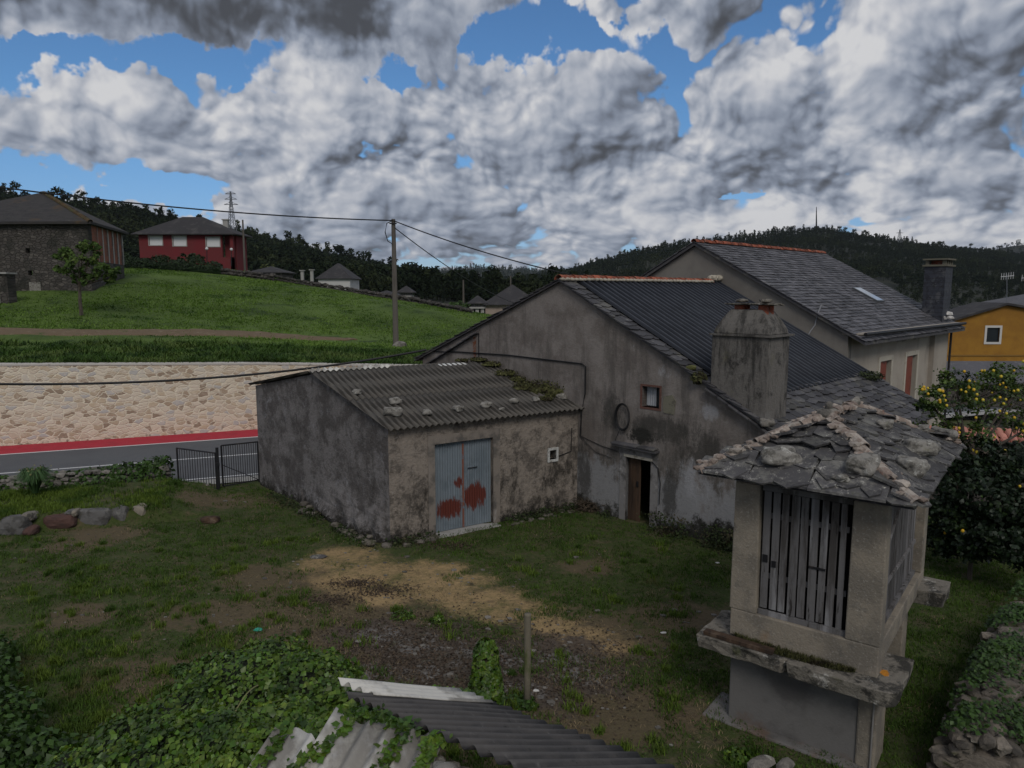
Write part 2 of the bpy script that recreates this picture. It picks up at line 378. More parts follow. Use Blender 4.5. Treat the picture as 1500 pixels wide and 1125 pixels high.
# ------------------------------------------------------------------ land
A2 = lambda v: V3((v[0], v[1], 0))
RW0 = gz(0, 654); RW1 = gz(378, 629); RD = (RW1-RW0).normalized(); RN = V3((-RD.y, RD.x, 0))      # the line of the roadside wall; RN points to the meadow
def wpt(u, v, z=0.0): p = RW0+RD*u+RN*v; return V3((p.x, p.y, z))
# yard heights
TER = [(gz(-40, 788), .55), (gz(0, 775), .55)]
T0, T1 = gz(-200, 800), gz(205, 768)         # foot line of the terrace stones
def sstep(a, b, x):
    t = min(1, max(0, (x-a)/(b-a))); return t*t*(3-2*t)
TD = (T1-T0).normalized(); TN = V3((-TD.y, TD.x, 0))
def yard_h(x, y):
    p = V3((x, y, 0)); a = (p-T0).dot(TN); u = (p-T0).dot(TD); Lt = (T1-T0).length
    e = sstep(Lt+2.4, Lt-.3, u)
    z = .42*sstep(0.0, .35, a)*e
    z += .03*noise.noise(V3((x*.5, y*.5, 0)))+.012*noise.noise(V3((x*2.2, y*2.2, 5)))
    rd = (p-RW0).dot(RN)                       # flatten into the road
    z = z*sstep(-9.6, -10.2, rd) if rd > -10.4 else z
    if rd > -10.0: z = min(z, -.012) - .02*sstep(-9.9, -9.3, rd)
    z -= 1.4*sstep(22, 60, math.hypot(x-2, y-14))*(1 if x > 0 else 0)*sstep(0, 8, x)*sstep(20, 30, y)
    return z
PATHPX = [(505, 815, .9), (470, 825, .7), (560, 872, .8), (520, 850, .9), (620, 835, .8), (545, 838, 1.05), (600, 852, 1.1), (650, 865, 1.0), (700, 880, .95), (755, 893, .8), (805, 915, .6), (850, 932, .6), (885, 945, .45), (640, 835, .7), (700, 850, .5)]
PATH = [(gz(a, b), r) for a, b, r in PATHPX]
LITTER = [(gz(620, 945), 1.1), (gz(560, 930), .9), (gz(700, 960), 1.2), (gz(800, 965), 1.2), (gz(850, 990), .9), (gz(760, 1010), 1.0), (gz(620, 985), .9), (gz(540, 985), .8)]
DRY = [(gz(470, 900), 2.0), (gz(390, 850), 1.2), (gz(930, 1040), 1.3), (gz(860, 1060), 1.2), (gz(1010, 905), 1.1), (gz(330, 735), 1.3), (gz(150, 785), 1.2), (gz(450, 960), 1.6), (gz(330, 900), 1.2), (gz(280, 1000), 1.4), (gz(120, 900), .8), (gz(100, 800), .8), (gz(700, 1050), 1.8), (gz(860, 830), .7), (gz(900, 935), 1.2)]
def bl(lst, ax=1.35, ay=.8): return [((p.x, p.y, 0), (r*ax, r*ay, 3.0)) for p, r in lst]
m_yard = mat('yard soil', (.085, .064, .042), [
    dict(col=(.046, .066, .014), scale=.55, lo=.32, hi=.52, seed=3, detail=12, rough=.82),
    dict(col=(.034, .050, .010), scale=1.7, lo=.46, hi=.60, seed=13, detail=12, rough=.85, op=.8),
    dict(col=(.12, .09, .058), scale=3.5, lo=.52, hi=.64, seed=15, detail=8, rough=.8, op=.6),
    dict(col=(.115, .085, .050), scale=1.6, lo=.53, hi=.70, blobs=bl(DRY), amp=.29, seed=9, detail=9, rough=.72, op=.85),
    dict(col=(.34, .235, .115), scale=1.5, lo=.62, hi=.86, blobs=bl(PATH, 1.7, 1.2), amp=.30, seed=5, detail=12, rough=.9),
    dict(col=(.105, .075, .045), scale=3.2, lo=.51, hi=.63, seed=55, detail=12, rough=.85, op=.65),
    dict(col=(.20, .135, .065), scale=5.0, lo=.46, hi=.62, blobs=[], amp=0, seed=8, op=.0),
    dict(col=(.085, .066, .052), scale=2.2, lo=.58, hi=.72, blobs=bl(LITTER, 1.5, 1.0), amp=.28, seed=2, detail=10, rough=.75, op=.9),
    dict(col=(.20, .19, .18), scale=3.0, lo=.86, hi=1.0, blobs=bl(LITTER), amp=.42, seed=21, detail=10, rough=.8, op=.8),
    dict(col=(.030, .022, .016), scale=6, lo=.57, hi=.70, seed=22, detail=8, rough=.7, op=.8),
    dict(col=(.16, .14, .11), scale=22, lo=.66, hi=.72, seed=24, detail=4, rough=.6, op=.7),
], bump=.9, bscale=9, bdetail=9, bdist=.09, rough=1)
m_far = mat('valley floor', (.045, .055, .022), [dict(col=(.02, .03, .012), scale=.02, lo=.4, hi=.55, detail=8), dict(col=(.09, .075, .04), scale=.01, lo=.6, hi=.7, op=.5)], bump=0)
m_mead = mat('meadow soil', (.060, .100, .016), [dict(col=(.085, .135, .024), scale=.12, lo=.42, hi=.60, detail=8, seed=4),
    dict(col=(.030, .055, .010), scale=.35, lo=.52, hi=.66, detail=8, seed=14)], bump=.8, bscale=2.5, bdist=.25, rough=1)

mb = MB()
def gfn(a, b):
    x = -34+a*58; y = 3+b*43
    return V3((x, y, yard_h(x, y)))
mb.add(*grid(330, 260, gfn)); tag(mb.build('yard', m_yard, smooth=True), kind='structure')
mb = MB()      # the wide ground sheet out to the horizon
NR, NA = 40, 96; vs = []; fs = []
for i in range(NR+1):
    rr = 0 if i == 0 else 30*(9000/30)**((i-1)/(NR-1))
    for k in range(NA):
        a = 2*math.pi*k/NA; x, y = rr*math.sin(a), 15+rr*math.cos(a)
        vs.append((x, y, -1.8-6*sstep(60, 300, rr)))
for i in range(NR):
    for k in range(NA): fs.append((i*NA+k, i*NA+(k+1) % NA, (i+1)*NA+(k+1) % NA, (i+1)*NA+k))
mb.add(vs, [tuple(reversed(f)) for f in fs]); tag(mb.build('ground', m_far, smooth=True), kind='structure')

# meadow: thin plate spline through measured points
MP = [(-400, 525, 27), (0, 536, 30.6), (200, 536, 32.4), (378, 536, 34.2), (500, 540, 35.6), (640, 546, 37.2), (900, 560, 40), (0, 508, 38), (300, 508, 41), (450, 512, 43), (580, 509, 50), (0, 486, 43), (250, 487, 47), (400, 491, 50), (520, 499, 54),
      (0, 460, 50), (118, 464, 52), (250, 456, 56), (450, 462, 61), (600, 474, 62), (-200, 425, 60), (0, 427, 60), (120, 427, 60), (180, 418, 63), (-200, 395, 80), (60, 393, 82), (190, 392, 82), (300, 400, 84), (400, 411, 84), (500, 427, 80), (600, 443, 74), (700, 463, 66),
      (300, 425, 68), (450, 440, 69), (600, 456, 66), (750, 492, 56), (850, 500, 60), (800, 480, 75), (200, 384, 100), (330, 388, 100), (-200, 372, 110), (400, 402, 112), (500, 430, 105), (600, 450, 95), (700, 468, 86), (800, 490, 100), (420, 408, 150), (300, 372, 150), (620, 440, 150), (-100, 350, 150), (900, 470, 150)]
mpw = np.array([tuple(gy(a, b, Y)) for a, b, Y in MP])
def _U(r): return np.where(r > 1e-9, r*r*np.log(r+1e-12), 0)
_n = len(mpw); _D = np.hypot(mpw[:, None, 0]-mpw[None, :, 0], mpw[:, None, 1]-mpw[None, :, 1]); _K = _U(_D)+np.eye(_n)*8.0
_P = np.c_[np.ones(_n), mpw[:, :2]]; _A = np.block([[_K, _P], [_P.T, np.zeros((3, 3))]]); _w = np.linalg.solve(_A, np.r_[mpw[:, 2], 0, 0, 0])
def mead_h(x, y):
    x = np.atleast_1d(np.asarray(x, float)); y = np.atleast_1d(np.asarray(y, float))
    d = np.hypot(x[:, None]-mpw[None, :, 0], y[:, None]-mpw[None, :, 1])
    return _U(d)@_w[:_n]+_w[_n]+_w[_n+1]*x+_w[_n+2]*y
def wall_top(u):   # height of the roadside wall along its length
    pts = [(-60, 4.1), (0, 3.45), (10.3, 3.12), (18, 2.72), (40, 2.0), (80, 1.2)]
    for (a, za), (b, zb) in zip(pts, pts[1:]):
        if u <= b: return za+(zb-za)*(u-a)/(b-a)
    return pts[-1][1]
def mh(x, y):
    z = float(mead_h(x, y)[0]); p = V3((x, y, 0))-A2(RW0); u = p.dot(RD); v = p.dot(RN)
    t = sstep(.3, 5, v); z = (wall_top(u)-.05)*(1-t)+z*t if v < 5 else z
    z -= 14*sstep(70, 130, u)+max(0, v-62)*.22
    return z + .06*noise.noise(V3((x*.45, y*.45, 3)))*sstep(.3, 3, v)+.12*noise.noise(V3((x*.13, y*.13, 8)))*sstep(.3, 5, v)
mb = MB(); NU, NV = 150, 130
def mfn(a, b):
    u = -70+a*120; v = .28+ (b**1.6)*128
    p = A2(RW0)+RD*u+RN*v; return V3((p.x, p.y, mh(p.x, p.y)))
mvs, mfs = grid(NU, NV, mfn); mb.add(mvs, mfs)
# side skirts so the meadow is a body of earth
def skirt(idx):
    for i, j in zip(idx, idx[1:]):
        a, b = V3(mvs[i]), V3(mvs[j]); mb.add([a, b, V3((b.x, b.y, -9)), V3((a.x, a.y, -9))], [(0, 1, 2, 3)])
skirt([NV*(NU+1)+i for i in range(NU+1)]); skirt([j*(NU+1)+NU for j in range(NV+1)]); skirt([j*(NU+1) for j in range(NV+1)])
tag(mb.build('meadow', m_mead, smooth=True), kind='structure')
# worn dirt track across the meadow, draped 2 cm above it
m_track = mat('track earth', (.150, .105, .062), [dict(col=(.05, .075, .018), scale=.8, lo=.60, hi=.70, detail=8), dict(col=(.22, .17, .11), scale=2, lo=.55, hi=.7)], bump=.7, bscale=4, bdist=.1, rough=1)
tp = [(-60, 482, 42), (0, 484, 43), (130, 485, 45), (250, 487, 47), (330, 489, 48.5), (400, 491, 50), (460, 494, 52), (520, 498, 54)]
tpw = [gy(*q) for q in tp]; mb = MB()
L_ = [A2(p) for p in tpw]
def trk(a, b):
    k = a*(len(L_)-1); i = min(int(k), len(L_)-2); p = L_[i].lerp(L_[i+1], k-i); d = (L_[i+1]-L_[i]).normalized(); n = V3((-d.y, d.x, 0))
    wd = 1.9*(1-max(0, a-.72)/.28*.8)+.5*noise.noise(V3((a*14, 0, 0)))
    q = p+n*(b-.5)*2*wd+n*.35*noise.noise(V3((a*30, b*3, 1))); e = 1-abs(b-.5)*2
    return V3((q.x, q.y, mh(q.x, q.y)+.03+.05*min(1, e*3)-.06*(1 if e < .01 else 0)))
mb.add(*grid(150, 8, trk)); tag(mb.build('dirt_track', m_track, smooth=True), kind='structure')

# road, red cycle lane, painted lines: strips in the road frame, v measured from the wall towards the yard (negative)
m_asph = mat('asphalt', (.10, .105, .112), [dict(col=(.085, .088, .095), scale=.8, lo=.45, hi=.6), dict(col=(.15, .15, .155), scale=60, lo=.55, hi=.7, op=.6)], bump=.3, bscale=120, rough=.85)
m_red = mat('red road paint', (.42, .022, .045), [dict(col=(.30, .02, .035), scale=1.2, lo=.5, hi=.65, op=.6), dict(col=(.30, .12, .10), scale=9, lo=.62, hi=.7, op=.6)], bump=.2, bscale=100, rough=.7)
m_white = mat('white road paint', (.62, .62, .62), [dict(col=(.30, .30, .30), scale=14, lo=.56, hi=.68, op=.8)], bump=0, rough=.6)
m_conc = mat('pale concrete', (.34, .33, .31), [dict(col=(.22, .21, .19), scale=1.5, lo=.5, hi=.65), dict(col=(.10, .10, .09), scale=8, lo=.6, hi=.7, op=.6)], bump=.4, bscale=30)
def strip(name, v0, v1, z, m, u0=-75, u1=49, n=60):
    mb = MB(); mb.add(*grid(n, 1, lambda a, b: wpt(u0+(u1-u0)*a, v0+(v1-v0)*b, z))); return tag(mb.build(name, m), kind='structure')
strip('road', -9.6, .2, .004, m_asph)
strip('cycle_lane', -1.80, .05, .010, m_red)
strip('lane_marking', -1.95, -1.80, .012, m_white)
strip('lane_marking', -5.45, -5.33, .009, m_white)
strip('lane_marking', -8.85, -8.73, .009, m_white)
strip('pavement', -9.75, -9.05, .016, m_conc)

# roadside retaining wall of pale masonry
WA = tuple(RD)
m_mas = mat('pale masonry', (.56, .485, .35), bump=.7, bscale=18, bdist=.04, cell=dict(axis=WA, scale=3.0, zs=2.0, wob=.34, rand=.95, m0=.0, m1=.15, hard=True, mortar=(.68, .61, .47), depth=.6,
    cols=[(.52, .43, .33), (.62, .54, .42), (.34, .25, .175), (.55, .50, .42), (.64, .56, .44), (.42, .41, .40), (.50, .40, .28), (.62, .54, .43), (.24, .17, .12), (.58, .50, .39), (.42, .33, .23), (.61, .53, .41)]),
    layers=[dict(col=(.64, .56, .45), scale=3.0, lo=.50, hi=.66, detail=9, rough=.7, op=.6), dict(col=(.13, .105, .08), scale=5, lo=.74, hi=.86, z=(0, .9), amp=.22, op=.7), dict(col=(.10, .08, .065), scale=2.6, lo=.68, hi=.76, op=.8, stretch=(1, 1, 2.5))])
m_cop = mat('wall coping', (.50, .47, .42), [dict(col=(.3, .28, .25), scale=4, lo=.55, hi=.68)], bump=.3)
t = thing('retaining_wall', 'long pale stone retaining wall along the far side of the road, below the meadow', 'wall', wpt(5, 0, 0))
mb = MB(); U = [-75+i*1.5 for i in range(84)]
vs = []; fs = []
for u in U:
    zt = wall_top(u)-.03; vs += [wpt(u, 0, -.2), wpt(u, 0, zt), wpt(u, .45, zt), wpt(u, .45, -.2)]
for i in range(len(U)-1):
    a = i*4; b = a+4; fs += [(a, b, b+1, a+1), (a+1, b+1, b+2, a+2), (a+2, b+2, b+3, a+3)]
mb.add(vs, fs); mb.build('wall', m_mas, t)
mb = MB(); vs = []; fs = []
for u in U:
    zt = wall_top(u); j = .008*noise.noise(V3((u, 0, 0))); vs += [wpt(u, -.03, zt-.05), wpt(u, -.03, zt+.02+j), wpt(u, .50, zt+.03+j), wpt(u, .50, zt-.05)]
for i in range(len(U)-1):
    a = i*4; b = a+4; fs += [(a, b, b+1, a+1), (a+1, b+1, b+2, a+2), (a+2, b+2, b+3, a+3), (a+3, b+3, b, a)]
mb.add(vs, fs); mb.build('coping', m_cop, t)

# ------------------------------------------------------------------ hills
m_hill = mat('hill soil', (.012, .015, .009), [dict(col=(.02, .022, .012), scale=.03, lo=.45, hi=.6, detail=8), dict(col=(.075, .05, .035), scale=.006, lo=.80, hi=.95, amp=.35, blobs=[(tuple(gy(1305, 398, 1000)), (110, 200, 60))], op=.9)], bump=0, rough=1)
def interp(pts, x):
    if x <= pts[0][0]: return pts[0][1]
    for (a, ya), (b, yb) in zip(pts, pts[1:]):
        if x <= b: t_ = (x-a)/(b-a); t_ = t_*t_*(3-2*t_)*.5+t_*.5; return ya+(yb-ya)*t_
    return pts[-1][1]
class Hill:
    """land rising from distance D0 to its ridge at D1, in the direction of each bearing"""
    def __init__(s, prof, D0, D1, zb=-8, drop=4, seed=0, pw=1.2):
        s.prof, s.D0, s.D1, s.zb, s.drop, s.seed, s.pw = prof, D0, D1, zb, drop, seed, pw
    def at(s, px, t):
        zr = gy(px, interp(s.prof, px), s.D1).z-s.drop; D = s.D0+(s.D1-s.D0)*t
        x = (px-750)/1060.0*D*1.0
        if t <= 1: z = s.zb+(zr-s.zb)*(t**s.pw)
        else: z = zr-(t-1)*(s.D1-s.D0)*.35
        k = (zr-s.zb)*.16
        z += k*noise.noise(V3((x/ (s.D1*.12), D/(s.D1*.12), s.seed)))*math.sin(min(t, 1)*math.pi)
        return V3((x, D, z))
    def mesh(s, name, p0, p1, nu=110, nv=26):
        mb = MB(); vs, fs = grid(nu, nv, lambda a, b: s.at(p0+(p1-p0)*a, b*1.35)); mb.add(vs, fs)
        return tag(mb.build(name, m_hill, smooth=True), kind='structure')
HL = Hill([(-700, 300), (-200, 284), (0, 285), (70, 292), (150, 300), (200, 306), (260, 322), (330, 335), (420, 357), (500, 378), (560, 394), (640, 412), (720, 432), (800, 450)], 230, 560, drop=9, seed=1, zb=2)
HM = Hill([(300, 420), (480, 402), (560, 397), (640, 392), (700, 387), (760, 390), (830, 394), (900, 392), (1000, 400), (1200, 420)], 1100, 2600, drop=12, seed=2, zb=-9)
HR = Hill([(560, 440), (640, 425), (720, 410), (780, 400), (830, 392), (880, 376), (950, 359), (1000, 351), (1080, 341), (1150, 332), (1200, 331), (1260, 341), (1320, 349), (1400, 359), (1450, 364), (1520, 374), (1600, 380), (1900, 390)], 420, 1250, drop=11, seed=3, zb=-8)
HF = Hill([(1250, 420), (1350, 385), (1430, 362), (1480, 353), (1530, 349), (1650, 345), (1900, 350), (2300, 370)], 1400, 2300, drop=11, seed=4, zb=-9)
HL.mesh('left_hill', -900, 860); HM.mesh('far_hill', 200, 1300); HR.mesh('right_hill', 480, 2200); HF.mesh('distant_hill', 1150, 2500)
# ------------------------------------------------------------------ building materials
m_plast = mat('old house render', (.225, .200, .182), [
    dict(col=(.130, .112, .100), scale=.8, lo=.40, hi=.62, seed=1, detail=12, rough=.75),
    dict(col=(.090, .080, .072), scale=2.0, stretch=(1, 1, .16), lo=.48, hi=.66, seed=2, op=.75, detail=10, rough=.7),
    dict(col=(.245, .22, .20), scale=1.6, lo=.56, hi=.70, seed=3, op=.6, detail=10, rough=.75),
    dict(col=(.060, .054, .047), scale=1.6, stretch=(1, 1, .22), lo=.64, hi=.84, z=(1.0, 5.4), amp=.26, seed=19, detail=12, rough=.78, op=.85),
    dict(col=(.235, .235, .24), scale=1.5, stretch=(1, 1, .7), lo=.66, hi=.80, z=(1.2, 2.6), amp=.32, seed=7, detail=12, rough=.8, op=.85),
    dict(col=(.034, .032, .028), scale=2.3, stretch=(1, 1, .45), lo=.64, hi=.80, seed=4, detail=12, rough=.88, blobs=[((4.0, 19.2, 2.75), (2.1, 2.1, .55)), ((5.0, 18.2, 2.3), (1.2, 1.2, .9)), ((2.9, 20.3, 3.1), (.8, .8, .8)), ((2.1, 21.1, 1.0), (.5, .5, 1.6)), ((4.3, 19.0, 1.0), (.35, .35, 1.7))], amp=.29, op=.78),
    dict(col=(.020, .019, .016), scale=2.4, lo=.74, hi=.86, seed=24, detail=12, rough=.8, blobs=[((5.3, 17.9, .1), (1.9, 1.9, .85)), ((3.6, 19.6, 2.5), (.8, .8, .35)), ((2.0, 21.2, .1), (.9, .9, .5))], amp=.42),
    dict(col=(.30, .30, .31), scale=2.2, stretch=(1, 1, .4), lo=.72, hi=.86, seed=9, detail=12, rough=.8, op=.7, blobs=[((3.9, 18.9, 4.3), (.8, .8, .4)), ((3.2, 19.5, 4.9), (.7, .7, .35)), ((4.9, 18.4, 1.6), (.9, .9, .9)), ((5.0, 18.2, 3.4), (.5, .5, .35))], amp=.30),
    dict(col=(.028, .027, .022), scale=3.5, lo=.68, hi=.84, z=(0, .9), amp=.38, seed=5, detail=12, rough=.8),
    dict(col=(.040, .037, .033), scale=8, lo=.60, hi=.70, seed=8, detail=9, rough=.8, op=.65),
], bump=.6, bscale=14, bdetail=9, bdist=.03)
m_shed = mat('mouldy shed render', (.175, .162, .158), [
    dict(col=(.080, .072, .069), scale=1.3, lo=.42, hi=.58, seed=31, detail=10, rough=.72),
    dict(col=(.235, .23, .24), scale=2.1, lo=.54, hi=.68, seed=32, detail=10, rough=.78, op=.8),
    dict(col=(.036, .032, .028), scale=2.6, stretch=(1, 1, .22), lo=.56, hi=.72, seed=33, detail=9, rough=.7, op=.75),
    dict(col=(.135, .095, .070), scale=1.0, lo=.62, hi=.8, seed=34, op=.6),
    dict(col=(.028, .026, .022), scale=2.2, lo=.74, hi=.92, z=(-.1, 1.5), amp=.36, seed=35, detail=10, rough=.75, op=.9),
    dict(col=(.26, .25, .25), scale=3.5, lo=.80, hi=.92, z=(0, 1.6), amp=.30, seed=36, detail=9, rough=.7, op=.8),
    dict(col=(.045, .040, .036), scale=4.5, lo=.52, hi=.64, seed=37, detail=12, rough=.82, op=.8), dict(col=(.022, .020, .017), scale=3.0, lo=.72, hi=.84, z=(-.1, .9), amp=.36, seed=38, detail=12, rough=.8),
], bump=.8, bscale=11, bdetail=9, bdist=.05)
SF = 1
m_shedf = mat('mouldy shed front', (.26, .222, .186), [
    dict(col=(.105, .090, .077), scale=1.9, lo=.46, hi=.60, seed=41, detail=12, rough=.8),
    dict(col=(.25, .21, .175), scale=3.5, lo=.54, hi=.66, seed=42, detail=9, rough=.7, op=.8),
    dict(col=(.040, .034, .028), scale=1.9, stretch=(1, 1, .5), lo=.66, hi=.82, z=(1.2, 3.3), amp=.20, seed=43, detail=10, rough=.75),
    dict(col=(.10, .052, .034), scale=1.3, stretch=(1, 1, .5), lo=.62, hi=.74, seed=44, op=.7),
    dict(col=(.022, .020, .016), scale=2.6, lo=.78, hi=.92, z=(-.1, 1.3), amp=.44, seed=45, detail=12, rough=.8), dict(col=(.045, .038, .031), scale=4.5, lo=.55, hi=.66, seed=47, detail=12, rough=.82, op=.75),
    dict(col=(.24, .22, .20), scale=7, lo=.64, hi=.70, seed=46, detail=6, op=.6),
], bump=.9, bscale=9, bdetail=9, bdist=.06)
m_chim = mat('lichened chimney render', (.150, .138, .124), [
    dict(col=(.042, .039, .035), scale=2.0, stretch=(1, 1, .25), lo=.45, hi=.60, seed=51, detail=12, rough=.78),
    dict(col=(.20, .195, .18), scale=1.4, stretch=(1, 1, .4), lo=.72, hi=.9, z=(3.2, 5.0), amp=.28, seed=52, detail=9, rough=.7, op=.8),
    dict(col=(.020, .019, .017), scale=1.9, lo=.54, hi=.68, seed=53, detail=12, rough=.75),
    dict(col=(.13, .12, .075), scale=2.0, lo=.60, hi=.78, seed=54, op=.6)], bump=.6, bscale=13, bdetail=9, bdist=.04)
m_grey = mat('grey house render', (.205, .188, .165), [dict(col=(.145, .132, .118), scale=.45, lo=.42, hi=.62, seed=61), dict(col=(.10, .095, .088), scale=1.0, stretch=(1, 1, .12), lo=.58, hi=.78, seed=62, op=.6)], bump=.25, bscale=20)
m_grey2 = mat('bare cement facade', (.36, .32, .27), [dict(col=(.29, .255, .215), scale=.8, lo=.45, hi=.62, seed=63), dict(col=(.12, .11, .10), scale=1.6, stretch=(1, 1, .15), lo=.58, hi=.74, seed=64, op=.6), dict(col=(.11, .10, .09), scale=2, lo=.7, hi=.8, seed=65, op=.7, blobs=[((15.5, 29, 4.6), (5, 5, .22))], amp=.3)], bump=.3, bscale=18)
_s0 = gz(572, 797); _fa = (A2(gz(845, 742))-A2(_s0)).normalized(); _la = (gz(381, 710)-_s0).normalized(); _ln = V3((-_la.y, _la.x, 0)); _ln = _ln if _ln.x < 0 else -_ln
SHG = dict(axis=tuple(_fa), origin=tuple(A2(_s0)+_ln*.16), pitch=.177, col=(.026, .023, .019), crest=(.125, .115, .10), op=.9, cop=.4)  # dark troughs and pale crests paint the shading of the waves
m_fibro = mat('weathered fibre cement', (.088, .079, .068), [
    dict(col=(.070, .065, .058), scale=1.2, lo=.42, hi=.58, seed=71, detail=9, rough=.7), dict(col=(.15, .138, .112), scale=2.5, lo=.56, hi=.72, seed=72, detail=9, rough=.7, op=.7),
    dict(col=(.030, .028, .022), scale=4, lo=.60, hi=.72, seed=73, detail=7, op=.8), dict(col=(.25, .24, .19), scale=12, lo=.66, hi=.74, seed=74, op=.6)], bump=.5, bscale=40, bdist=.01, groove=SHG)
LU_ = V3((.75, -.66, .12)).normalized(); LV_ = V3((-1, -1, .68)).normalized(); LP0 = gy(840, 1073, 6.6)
LGR = dict(axis=tuple(LU_), origin=tuple(LP0-LU_*.177*9), pitch=.177, col=(.022, .021, .021), crest=(.105, .098, .094), op=.9, cop=.5)  # wave shading painted into the lean-to sheets too
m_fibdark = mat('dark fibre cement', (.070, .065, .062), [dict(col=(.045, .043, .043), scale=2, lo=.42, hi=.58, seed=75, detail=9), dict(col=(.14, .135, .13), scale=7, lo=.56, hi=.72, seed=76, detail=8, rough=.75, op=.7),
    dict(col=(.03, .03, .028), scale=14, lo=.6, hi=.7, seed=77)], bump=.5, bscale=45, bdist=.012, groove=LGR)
m_fibpale = mat('pale fibre cement', (.60, .58, .53), [dict(col=(.24, .225, .20), scale=1.6, lo=.45, hi=.6, seed=78, detail=8), dict(col=(.10, .095, .08), scale=3.2, lo=.60, hi=.74, seed=79, detail=9, rough=.7, op=.8), dict(col=(.40, .39, .38), scale=5, lo=.55, hi=.7, seed=80, op=.6)], bump=.4, bscale=35, bdist=.01)
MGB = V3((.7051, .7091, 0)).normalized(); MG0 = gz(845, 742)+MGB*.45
m_metal = mat('dark corrugated metal', (.014, .016, .022), [dict(col=(.020, .023, .030), scale=.8, lo=.45, hi=.65, seed=81)], rough=.65, bump=.05, spec=.2, bscale=5, groove=dict(axis=tuple(MGB), origin=tuple(MG0), pitch=.30, col=(.006, .007, .009), crest=(.050, .055, .066), op=.95, cop=.85))  # crest sheen and trough shade are painted into the metal colour
m_slate = mat('roof slate', (.062, .060, .064), [dict(col=(.10, .095, .085), scale=1.6, lo=.50, hi=.66, seed=83, detail=8), dict(col=(.17, .165, .14), scale=5, lo=.62, hi=.72, seed=84, detail=7, op=.7), dict(col=(.055, .060, .02), scale=1.5, lo=.66, hi=.78, seed=85, op=.6)], rough=.8, bump=.5, bscale=22, bdist=.015, island=.45)
m_slate2 = mat('grey house slate', (.088, .085, .092), [dict(col=(.065, .063, .068), scale=.6, lo=.42, hi=.6, seed=86), dict(col=(.16, .155, .15), scale=3, lo=.55, hi=.7, seed=87, op=.6)], rough=.62, bump=.3, bscale=18, bdist=.02, island=.50)
m_slateh = mat('lichened slate', (.066, .063, .064), [dict(col=(.13, .125, .112), scale=3, lo=.48, hi=.64, seed=88, detail=9, rough=.7), dict(col=(.33, .315, .28), scale=4.5, lo=.53, hi=.63, seed=89, detail=12, rough=.85, op=.9), dict(col=(.030, .030, .030), scale=2, lo=.55, hi=.7, seed=90, op=.6),
    dict(col=(.36, .35, .30), scale=13, lo=.64, hi=.70, seed=91, detail=5, op=.8), dict(col=(.06, .065, .025), scale=2.4, lo=.64, hi=.76, seed=92, op=.55)], rough=.85, bump=.7, bscale=30, bdist=.015, island=.35)
m_terra = mat('terracotta', (.30, .085, .045), [dict(col=(.16, .055, .035), scale=3, lo=.45, hi=.62, seed=93), dict(col=(.30, .23, .18), scale=5, lo=.56, hi=.70, seed=94, op=.7)], bump=.4, bscale=30, island=.3)
m_terral = mat('lichened ridge tile', (.22, .170, .140), [dict(col=(.36, .315, .27), scale=3.5, lo=.46, hi=.60, seed=95, detail=9, rough=.7), dict(col=(.16, .065, .045), scale=2.6, lo=.60, hi=.68, seed=96), dict(col=(.07, .065, .05), scale=5, lo=.58, hi=.68, seed=97, op=.8), dict(col=(.42, .41, .38), scale=10, lo=.62, hi=.70, seed=98, op=.7)], bump=.8, bscale=25, bdist=.03, island=.2)
m_mort = mat('pale mortar', (.40, .36, .29), [dict(col=(.20, .18, .14), scale=6, lo=.52, hi=.66), dict(col=(.10, .09, .07), scale=9, lo=.62, hi=.7, op=.7)], bump=.5, bscale=30)
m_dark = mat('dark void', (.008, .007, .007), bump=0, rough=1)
m_iron = mat('painted iron', (.012, .012, .014), [dict(col=(.035, .028, .024), scale=6, lo=.55, hi=.7)], bump=.1, rough=.55)
m_cable = mat('black cable', (.012, .012, .013), bump=0, rough=.6)
m_woodg = mat('grey weathered boards', (.125, .120, .120), [dict(col=(.050, .045, .042), scale=4, stretch=(1, 1, .10), lo=.46, hi=.62, seed=101, detail=8, rough=.7), dict(col=(.25, .245, .25), scale=5, stretch=(1, 1, .10), lo=.56, hi=.68, seed=102, op=.75), dict(col=(.025, .022, .02), scale=9, stretch=(1, 1, .2), lo=.60, hi=.68, seed=103)], bump=.6, bscale=35, bdist=.01, island=.35)
m_woodb = mat('brown old boards', (.060, .036, .022), [dict(col=(.030, .019, .013), scale=5, stretch=(1, 1, .12), lo=.45, hi=.6), dict(col=(.12, .085, .06), scale=4, stretch=(1, 1, .1), lo=.58, hi=.7, op=.6)], bump=.4, bscale=30, island=.3)
m_gran = mat('granite', (.255, .220, .172), [dict(col=(.165, .145, .118), scale=1.8, lo=.42, hi=.60, seed=111, detail=8), dict(col=(.12, .11, .095), scale=5, lo=.55, hi=.68, seed=112, detail=8, op=.7), dict(col=(.30, .275, .235), scale=30, lo=.55, hi=.68, seed=113, op=.55, detail=3),
    dict(col=(.22, .125, .05), scale=1.6, lo=.62, hi=.78, seed=114, op=.5)], bump=.7, bscale=28, bdetail=6, bdist=.02)
m_lich = mat('lichened stone slab', (.20, .180, .15), [dict(col=(.045, .042, .036), scale=3.2, lo=.46, hi=.58, seed=115, detail=9, rough=.72), dict(col=(.40, .385, .35), scale=3.8, lo=.56, hi=.66, seed=116, detail=9, rough=.75, op=.9), dict(col=(.07, .08, .022), scale=2.5, lo=.64, hi=.74, seed=117, op=.6),
    dict(col=(.50, .20, .02), scale=8, lo=.85, hi=.95, blobs=[(tuple(gz(1294, 984, 1.39)), (.13, .13, .3))], amp=.5, seed=118)], bump=.9, bscale=16, bdetail=9, bdist=.04)
